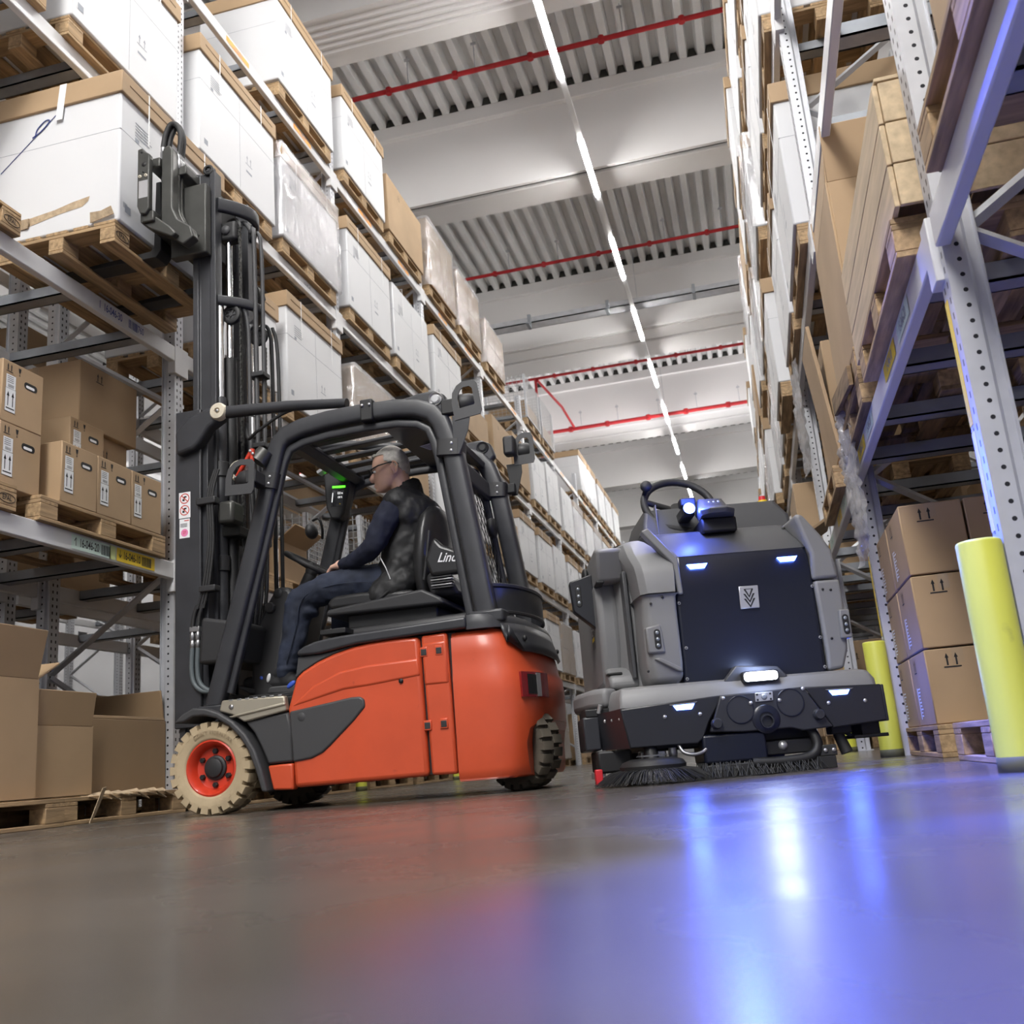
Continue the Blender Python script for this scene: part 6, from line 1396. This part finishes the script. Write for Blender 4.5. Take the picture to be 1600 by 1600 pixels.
# left flank: bridge above, recess, service flap
b = MB(); b.prism([(.38, .93), (.30, 1.07), (.42, 1.10), (1.0, 1.10), (1.70, 1.02), (1.70, .96), (.78, .955), (.76, .93)], 'x', -.43, -.30); SB(b, 'flank_bridge', 'scr_gray', .025, seg=3)
b = MB(); b.prism([(.52, .44), (.475, .62), (.465, .80), (.49, .955), (1.66, .96), (1.68, .50), (1.62, .43)], 'x', -.435, -.33); fl = SB(b, 'flank_panel', 'scr_gray', .03, seg=3)
SB(MB().prism([(.33, .42), (.33, .47), (.44, .52), (.55, .54), (.60, .50), (.60, .42)], 'x', -.425, -.28), 'flank_foot', 'scr_gray', .02, seg=3)
SB(MB().bx(-.320, -.30, .30, .52, .46, .96), 'recess_panel', 'scr_dark', .005)
SB(MB().bx(-.427, -.36, .36, .45, .488, .50), 'recess_grip', 'black', .004)
SB(MB().bx(-.437, -.40, .36, .50, .922, .934), 'bridge_shadow_gap', 'black', .004)
b = MB(); M = frame_mat((-.4365, .78, .74), (0, -1, 0), (0, 0, 1)); rect(b, M, -.075, .075, -.085, .085); fp = SB(b, 'type_label', 'scr_dark', 0, fl)
b = MB(); put_text(b, 'SC', .05, M @ Matrix.Translation((-.028, .0, .001)), .9); put_text(b, '2', .05, M @ Matrix.Translation((.05, .02, .001)), .9); SB(b, 'type_lettering', 'paper', 0, fl)
b = MB(); rect(b, M, -.06, .06, -.045, -.025, .001); SB(b, 'type_bar', 'sticker_yellow', 0, fl)
# camera box standing off the left side, and mirror foot
o = SB(fr([(-.545, .985), (-.43, 1.015), (-.43, .74), (-.535, .835)], .62, .70), 'camera_box', 'scr_plate_dark', .006); sensor(-.505, .618, .91, .11, o)
SB(MB().ell((-.445, .80, 1.03), (.02, .05, .05), 14, 8), 'side_knob', 'black')
SB(fr([(-.43, 1.09), (-.36, 1.16), (-.372, 1.10)], 1.0, 1.04), 'side_fin', 'scr_gray', .004)
# right corner cover
RP = [(.505, .818), (.515, .94), (.470, 1.10), (.470, 1.128), (.503, 1.122), (.575, 1.02), (.612, .948), (.624, .82)]
SB(fr(RP, .10, .40), 'corner_cover', 'scr_gray', .016, seg=3)
rc = SB(fr([(.507, .812), (.624, .812), (.626, .66), (.612, .50), (.582, .418), (.512, .412), (.515, .48), (.512, .70)], .095, .40), 'corner_cover', 'scr_gray', .014, seg=3)
cut(rc, MB().prism([(.49, .53), (.49, .755), (.555, .74), (.585, .70), (.59, .545), (.56, .50)], 'y', .0, .125))
o = SB(fr([(.583, .545), (.590, .672), (.636, .672), (.632, .545)], .072, .13), 'sensor_housing', 'scr_gray', .006); sensor(.611, .0705, .605, .088, o)
for x, z in ((.54, .77), (.575, .765), (.545, .55)): SB(MB().lathe([(0, .002), (.0055, .002), (.006, 0)], 10, frame_mat((x, .094, z), (1, 0, 0), (0, 0, 1))), 'screw', 'black')
# emblem: three nested chevrons on a silver plate
o = SB(fr([(.164, .712), (.250, .712), (.255, .813), (.168, .813)], .098, .108), 'emblem_plate', 'silver', .003)
b = MB()
for k in range(3):
    z = .788-.022*k; w = .026-.0*k if k else .022; M = frame_mat((.2095, .0975, z), (1, 0, 0), (0, 0, 1))
    for s in (-1, 1): poly(b, M, [(0, -.030), (0, -.019), (s*(w-.009), .012 if k else .010), (s*w, .012 if k else .010)] if s > 0 else [(0, -.019), (0, -.030), (s*w, .012 if k else .010), (s*(w-.009), .012 if k else .010)])
rect(b, frame_mat((.2095, .0975, .80), (1, 0, 0), (0, 0, 1)), -.020, .020, -.003, 0)
SB(b, 'emblem', 'ink', 0, o)
def led(name, c, w, h, y, parent=None, m='led_blue', skew=.014):
    x, z = c; o = SB(fr([(x-w/2, z+h/2), (x+w/2, z+h/2), (x+w/2-skew, z-h/2), (x-w/2+skew, z-h/2)], y-.004, y+.01), name, m, 0, parent); return o
led('blue_lamp', (-.002, .922), .092, .020, .112, pn); led('blue_lamp', (.408, .923), .090, .020, .112, pn)
for x, z in ((-.105, .76), (-.098, .56), (.50, .79), (.50, .56), (.50, .43), (-.11, .425)): SB(MB().lathe([(.003, .003), (.007, .003), (.008, 0)], 10, frame_mat((x, .1065, z), (1, 0, 0), (0, 0, 1))), 'screw', 'scr_gray', 0, pn)
# bumper: grey upper shell, dark plates
up_ = [(-.52, .52), (-.445, .20), (-.425, .03), (-.26, .0), (.66, .0), (.685, .03), (.70, .30), (.70, .60), (-.54, .60)]
b = MB(); b.loft([ringz(up_, .318), ringz([(x*.995, y+.004) for x, y in up_], .36), ringz([(x*.97, y+.03) for x, y in up_], .398), ringz([(x*.93, y+.07) for x, y in up_], .408)], smooth=False); SB(b, 'bumper_shell', 'scr_gray', .010, seg=3)
b = MB(); b.prism([(-.575, .58), (-.565, .50), (-.53, .30), (-.46, .22), (-.40, .30), (-.40, .80), (-.57, .80)], 'z', .335, .425); SB(b, 'side_shell', 'scr_gray', .025, seg=3)
SB(MB().bx(-.56, -.44, .235, .60, .30, .335), 'brush_arm_slot', 'black', .005); SB(MB().tube([(-.50, .23, .315), (-.49, .22, .35)], .010, 8), 'brush_bolt', 'silver')
SB(fr([(-.43, .314), (.012, .340), (-.058, .236), (-.092, .168), (-.118, .148), (-.405, .150)], -.004, .03), 'bumper_plate', 'scr_plate_dark', .006)
b = MB(); b.loft([[(-.405, -.002, .15), (-.405, .03, .15), (-.49, .26, .152), (-.50, .25, .152)], [(-.43, -.002, .315), (-.43, .03, .315), (-.50, .26, .312), (-.51, .25, .312)]], smooth=False); SB(b, 'bumper_side_plate', 'scr_plate_dark', .003)
SB(MB().prism([(.235, .302), (.225, .155), (.55, .150), (.56, .300)], 'x', -.575, -.50), 'side_plate', 'scr_plate_dark', .008)
SB(fr([(.360, .345), (.690, .332), (.693, .180), (.46, .166), (.418, .245)], -.004, .03), 'bumper_plate', 'scr_plate_dark', .006)
SB(MB().prism([(-.004, .33), (-.004, .178), (.30, .175), (.30, .33)], 'x', .688, .70), 'bumper_side_plate', 'scr_plate_dark', .003)
cp = SB(fr([(-.004, .338), (.356, .346), (.392, .28), (.455, .172), (.33, .165), (.28, .180), (.08, .180), (-.062, .190)], -.016, .02), 'centre_plate', 'scr_plate', .006, seg=3)
for x, z, r_ in ((.075, .272, .058), (.290, .285, .058)): SB(MB().lathe([(0, -.006), (r_*.9, -.004), (r_, .003), (r_*1.03, -.003)], 28, frame_mat((x, -.018, z), (1, 0, 0), (0, 0, 1))), 'plate_dish', 'scr_panel', 0, cp)
SB(MB().lathe([(.03, .006), (.055, .004), (.06, 0)], 28, frame_mat((.178, -.017, .225), (1, 0, 0), (0, 0, 1))), 'hose_boss', 'scr_panel', 0, cp)
SB(MB().lathe([(.022, .0), (.024, .02), (.028, .02), (.028, -.01)], 24, frame_mat((.178, -.017, .215), (1, 0, 0), (0, 0, 1))), 'hose_boss', 'scr_plate', 0, cp, sharp=40)
for x, z in ((-.034, .222), (.400, .226)): SB(MB().lathe([(0, .03), (.018, .03), (.022, .024), (.024, 0)], 20, frame_mat((x, -.016, z), (1, 0, 0), (0, 0, 1))), 'bumper_stop', 'scr_plate', 0, cp, sharp=40)
for x, z in ((.008, .325), (.352, .338), (.122, .296), (.245, .298), (-.245, .268), (-.095, .268), (.455, .27), (.612, .268), (-.43, .275), (-.455, .275), (-.48, .276)):
    y = -.0165 if .0 < x < .4 else -.0045
    if x < -.42: y = .03+(-.43-x)*2.8
    SB(MB().lathe([(0, .005), (.006, .0045), (.0085, 0)], 12, frame_mat((x, y, z), (1, 0, 0), (0, 0, 1))), 'screw', 'silver')
o = SB(fr([(.142, .298), (.218, .299), (.220, .336), (.144, .335)], -.022, -.012), 'camera_plate', 'silver', .002, cp)
SB(MB().lathe([(0, .004), (.008, .004), (.013, .001), (.013, 0)], 18, frame_mat((.181, -.022, .317), (1, 0, 0), (0, 0, 1))), 'camera_lens', 'glassy', 0, o)
for x in (.152, .208):
    for z in (.306, .328): SB(MB().bx(x-.004, x+.004, -.0232, -.022, z-.004, z+.004), 'plate_hole', 'black', 0, o)
led('blue_lamp', (-.160, .302), .092, .022, -.004); led('blue_lamp', (.508, .311), .090, .021, -.004)
SB(fr([(-.222, .316), (-.100, .321), (-.110, .314), (-.214, .311)], -.010, .0), 'lamp_hood', 'scr_gray', .002); SB(fr([(.448, .327), (.57, .325), (.558, .319), (.460, .321)], -.010, .0), 'lamp_hood', 'scr_gray', .002)
SB(fr([(.03, .395), (.09, .46), (.27, .445), (.31, .40), (.29, .385), (.06, .385)], .03, .09), 'headlamp_bracket', 'scr_dark', .006)
hl = SB(MB().prism([(p[0]+.182, p[1]+.405) for p in rrect(.078, .024, .012, 4)], 'y', -.012, .035), 'headlamp', 'black', .003)
SB(MB().prism([(p[0]+.182, p[1]+.405) for p in rrect(.072, .019, .014, 4)], 'y', -.016, .0), 'headlamp_lens', 'led_white', .003, hl)
for k in range(3): SB(MB().bx(.182-.036+.036*k-.0015, .182-.036+.036*k+.0015, -.0175, -.012, .387, .423), 'headlamp_rib', 'black', 0, hl)
# underside: brush head, squeegee, hoses, castors
SB(MB().bx(-.30, .42, .10, 1.5, .13, .38), 'undercarriage', 'black', .01)
SB(MB().bx(-.10, .17, -.005, .22, .06, .18), 'brush_motor_cover', 'scr_panel', .012, seg=3)
SB(MB().bx(.17, .40, .03, .12, .075, .135), 'brush_frame', 'black', .006); SB(MB().lathe([(0, .014), (.012, .012), (.018, .004), (.02, 0)], 16, frame_mat((.245, .03, .112), (1, 0, 0), (0, 0, 1))), 'frame_bolt', 'silver')
b = MB(); b.tube(smoothpath([(.10, .0, .05), (.25, -.005, .048), (.35, -.0, .06), (.385, .01, .10), (.375, .03, .16), (.34, .06, .20)], 5), .022, 10); SB(b, 'suction_hose', 'black')
SB(MB().bx(.385, .46, -.005, .10, .055, .10), 'squeegee_end', 'gunmetal', .004); SB(MB().bx(-.10, .45, -.012, .03, .004, .055), 'squeegee_lip', 'rubber', .004)
for x in (.41, .445): SB(MB().lathe([(0, .006), (.008, .006), (.008, 0)], 8, frame_mat((x, -.005, .078), (1, 0, 0), (0, 0, 1))), 'screw', 'silver')
SB(MB().bx(-.35, -.24, .10, .20, .09, .135), 'brush_motor', 'steel', .006); SB(MB().lathe([(0, 0), (.016, 0), (.02, .03), (.018, .05)], 14, Matrix.Translation((-.215, .08, .09))), 'brush_motor_knob', 'silver')
b = MB(); b.tube(smoothpath([(-.20, .02, .165), (-.185, .0, .12), (-.14, -.01, .105), (-.09, .0, .12), (-.075, .02, .16)], 5), .008, 8); SB(b, 'cable', 'steel')
# round side brush with bristles
bc = Vector((-.315, .02, .0)); o = SB(MB().lathe([(.05, .10), (.09, .105), (.128, .092), (.140, .075), (.138, .058), (.10, .052), (.0, .05)], 40, Matrix.Translation(bc)), 'side_brush_disc', 'black', sharp=40)
SB(MB().lathe([(.055, .115), (.062, .118), (.068, .112)], 30, Matrix.Translation(bc)), 'disc_ring', 'scr_dark', 0, o)
SB(MB().tube([bc+Vector((0, 0, .09)), bc+Vector((0, .04, .20))], .03, 12), 'brush_shaft', 'black')
b = MB(); r = random.Random(8)
for k in range(560):
    a = 2*pi*r.random(); r0_ = .105+.03*r.random(); r1 = .20+.055*r.random(); q = r.uniform(-.10, .10); z1_ = .004+.018*r.random(); z0_ = .062
    p0 = bc+Vector((r0_*cos(a), r0_*sin(a), z0_)); p2 = bc+Vector((r1*cos(a+q), r1*sin(a+q), z1_)); p1 = (p0+p2)/2+Vector((0, 0, .012))
    b.tube([p0, p1, p2], [.0022, .0019, .0012], 4, smooth=False)
o2 = SB(b, 'bristles', 'rubber', 0, o); o2['kind'] = 'stuff'
b = MB()
for k in range(520):
    x = -.12+.50*r.random(); y = -.005+.09*r.random(); dx = r.uniform(-.02, .05); b.tube([(x, y, .065), (x+dx*.4-.01, y-.03, .035), (x+dx-.02, y-.062*r.random()-.02, .004)], [.0022, .002, .0012], 4, smooth=False)
o2 = SB(b, 'roller_bristles', 'rubber'); o2['kind'] = 'stuff'
SB(MB().bx(-.545, -.50, .18, .40, .03, .06), 'side_scraper', 'silver', .004); SB(MB().bx(-.555, -.525, .05, .12, .01, .075), 'red_marker', 'foot_red', .004)
SB(MB().bx(-.53, -.38, .16, .50, .055, .15), 'side_brush_arm', 'black', .01)
# castor and bracket at the right
SB(MB().tube([(.50, .09, .16), (.525, .07, .06)], [.022, .026], 12), 'guide_roller', 'rubber'); SB(MB().bx(.47, .56, .06, .14, .14, .175), 'roller_bracket', 'black', .006)
SB(MB().bx(.56, .71, .05, .30, .115, .13), 'right_skirt_arm', 'black', .004); SB(MB().bx(.60, .68, .06, .2, .125, .185), 'right_skirt_arm', 'black', .006); SB(MB().tube([(.50, .10, .165), (.56, .09, .130), (.62, .09, .122)], .008, 8), 'brush_link', 'black')
for x, y in ((-.24, 1.25), (.50, 1.25)):
    SB(MB().lathe([(.06, -.05), (.15, -.05), (.16, -.035), (.16, .035), (.15, .05), (.06, .05), (.06, -.05)], 28, Matrix.Translation((x, y, .16)) @ Matrix.Rotation(pi/2, 4, 'Y')), 'drive_wheel', 'rubber', sharp=40)
# steering wheel, sensor pod, blue beacon lamp, emergency button
wc = Vector((.035, .54, 1.315)); M = Matrix.Translation(wc) @ Matrix.Rotation(R(58), 4, 'X') @ Matrix.Rotation(R(5), 4, 'Y')
b = MB(); b.tube([M @ Vector((.175*cos(a*pi/20), .175*sin(a*pi/20), 0)) for a in range(40)], .019, 10, closed=True, cap=False); sw2 = SB(b, 'steering_wheel', 'rubber')
b = MB()
for a in (.15, pi-.15, -pi/2): b.tube([M @ Vector((.165*cos(a), .165*sin(a), 0)), M @ Vector((.04*cos(a), .04*sin(a), -.03))], .016, 8)
b.tube([M @ Vector((0, 0, -.02)), M @ Vector((0, 0, -.14))], .04, 14); SB(b, 'steering_spokes', 'rubber', 0, sw2)
SB(MB().lathe([(.012, 0), (.012, .05), (.026, .055), (.030, .075), (.022, .088), (0, .09)], 18, M @ Matrix.Translation((-.165, .07, .0))), 'steering_knob', 'rubber', 0, sw2)
pod = MB(); pod.loft([[(.072, .30, 1.165), (.238, .30, 1.160), (.215, .18, 1.172), (.175, .155, 1.175), (.100, .165, 1.176), (.068, .20, 1.174)], [(.062, .32, 1.20), (.246, .32, 1.19), (.222, .17, 1.192), (.178, .140, 1.196), (.098, .150, 1.198), (.060, .19, 1.20)], [(.070, .34, 1.235), (.230, .34, 1.228), (.205, .245, 1.225), (.180, .24, 1.226), (.10, .24, 1.228), (.068, .25, 1.23)], [(.080, .36, 1.275), (.195, .36, 1.270), (.192, .28, 1.268), (.17, .275, 1.270), (.10, .275, 1.272), (.078, .28, 1.274)]], smooth=False)
o = SB(pod, 'sensor_pod', 'scr_dark', .008, seg=3)
SB(MB().bx(.07, .235, .23, .48, 1.10, 1.17), 'pod_foot', 'black', .01)
for k in range(3): SB(MB().lathe([(0, .004), (.006, .004), (.009, 0)], 14, frame_mat((.125+.022*k, .262, 1.250), (1, 0, 0), (0, .35, .94))), 'pod_lens', 'glassy', 0, o)
bl = SB(MB().lathe([(.0, -.03), (.024, -.03), (.030, -.02), (.030, .004), (.027, .004), (.027, -.004)], 22, frame_mat((.026, .255, 1.228), (1, 0, 0), (0, .12, .99))), 'beacon_lamp', 'black', 0, None, sharp=40)
SB(MB().lathe([(0, .006), (.020, .004), (.026, 0)], 22, frame_mat((.026, .255, 1.228), (1, 0, 0), (0, .12, .99))), 'beacon_lens', 'led_beacon', 0, bl)
SB(MB().bx(-.01, .065, .27, .34, 1.245, 1.285), 'beacon_bracket', 'black', .008); SB(MB().bx(.0, .06, .30, .50, 1.20, 1.25), 'beacon_bracket', 'black', .008)
o = SB(MB().lathe([(.0, .03), (.024, .03), (.026, 0)], 20, Matrix.Translation((.475, .60, 1.292))), 'emergency_button', 'foot_yellow', sharp=40)
SB(MB().lathe([(0, .052), (.016, .052), (.018, .03)], 20, Matrix.Translation((.475, .60, 1.292))), 'button_cap', 'foot_red', 0, o, sharp=40)
# its lamps light the floor and the bonnet; an added one tints the cartons
def sl(name, kind, loc, color, p, aim=None, **kw):
    W = Matrix.Translation((-.17, 4.35, 0)) @ Matrix.Rotation(R(14.5), 4, 'Z')
    return lamp(name, kind, W @ Vector(loc), color, p, aim=(W @ Vector(aim)) if aim else None, **kw)
BL = (.06, .13, 1)
sl('beacon_light', 'SPOT', (.026, .20, 1.228), BL, 60, aim=(.45, -1.9, .0), spot_size=R(84), spot_blend=.9, shadow_soft_size=.08)
sl('beacon_glow', 'POINT', (.026, .200, 1.24), BL, 9.0, shadow_soft_size=.02)
sl('headlamp_light', 'SPOT', (.182, -.03, .405), (.50, .62, 1), 2.2, aim=(.5, -2.5, .0), spot_size=R(140), spot_blend=1, shadow_soft_size=.18)
for x, z in ((-.16, .302), (.508, .311)): sl('lamp_light', 'SPOT', (x, -.012, z), BL, 3, aim=(x+.5, -1.6, .0), spot_size=R(160), spot_blend=1, shadow_soft_size=.05)
for x, z in ((-.002, .922), (.408, .923)): sl('lamp_light', 'SPOT', (x, .10, z), BL, 4, aim=(x+.3, -1.8, .0), spot_size=R(120), spot_blend=1, shadow_soft_size=.05)
led('added_side_lamp', (0, 0), .06, .018, 0).data.transform(Matrix.Translation((.702, .50, .36)) @ Matrix.Rotation(pi/2, 4, 'Z'))  # invented lamp strip, added to throw blue on the carton stack
sl('carton_fill_light', 'POINT', (.74, .62, .36), BL, 7, shadow_soft_size=.03)  # added fill that turns the aisle faces of the cartons blue
sl('headlamp_glow', 'POINT', (.182, -.05, .445), (.45, .58, 1), 2.2, shadow_soft_size=.05)
# ---------------------------------------------------------------- drop the prototypes
def kill(o):
    for c in list(o.children): kill(c)
    bpy.data.objects.remove(o)
for o in [q for q in list(col.objects) if q.parent is None and q.location.z < -40]: kill(o)
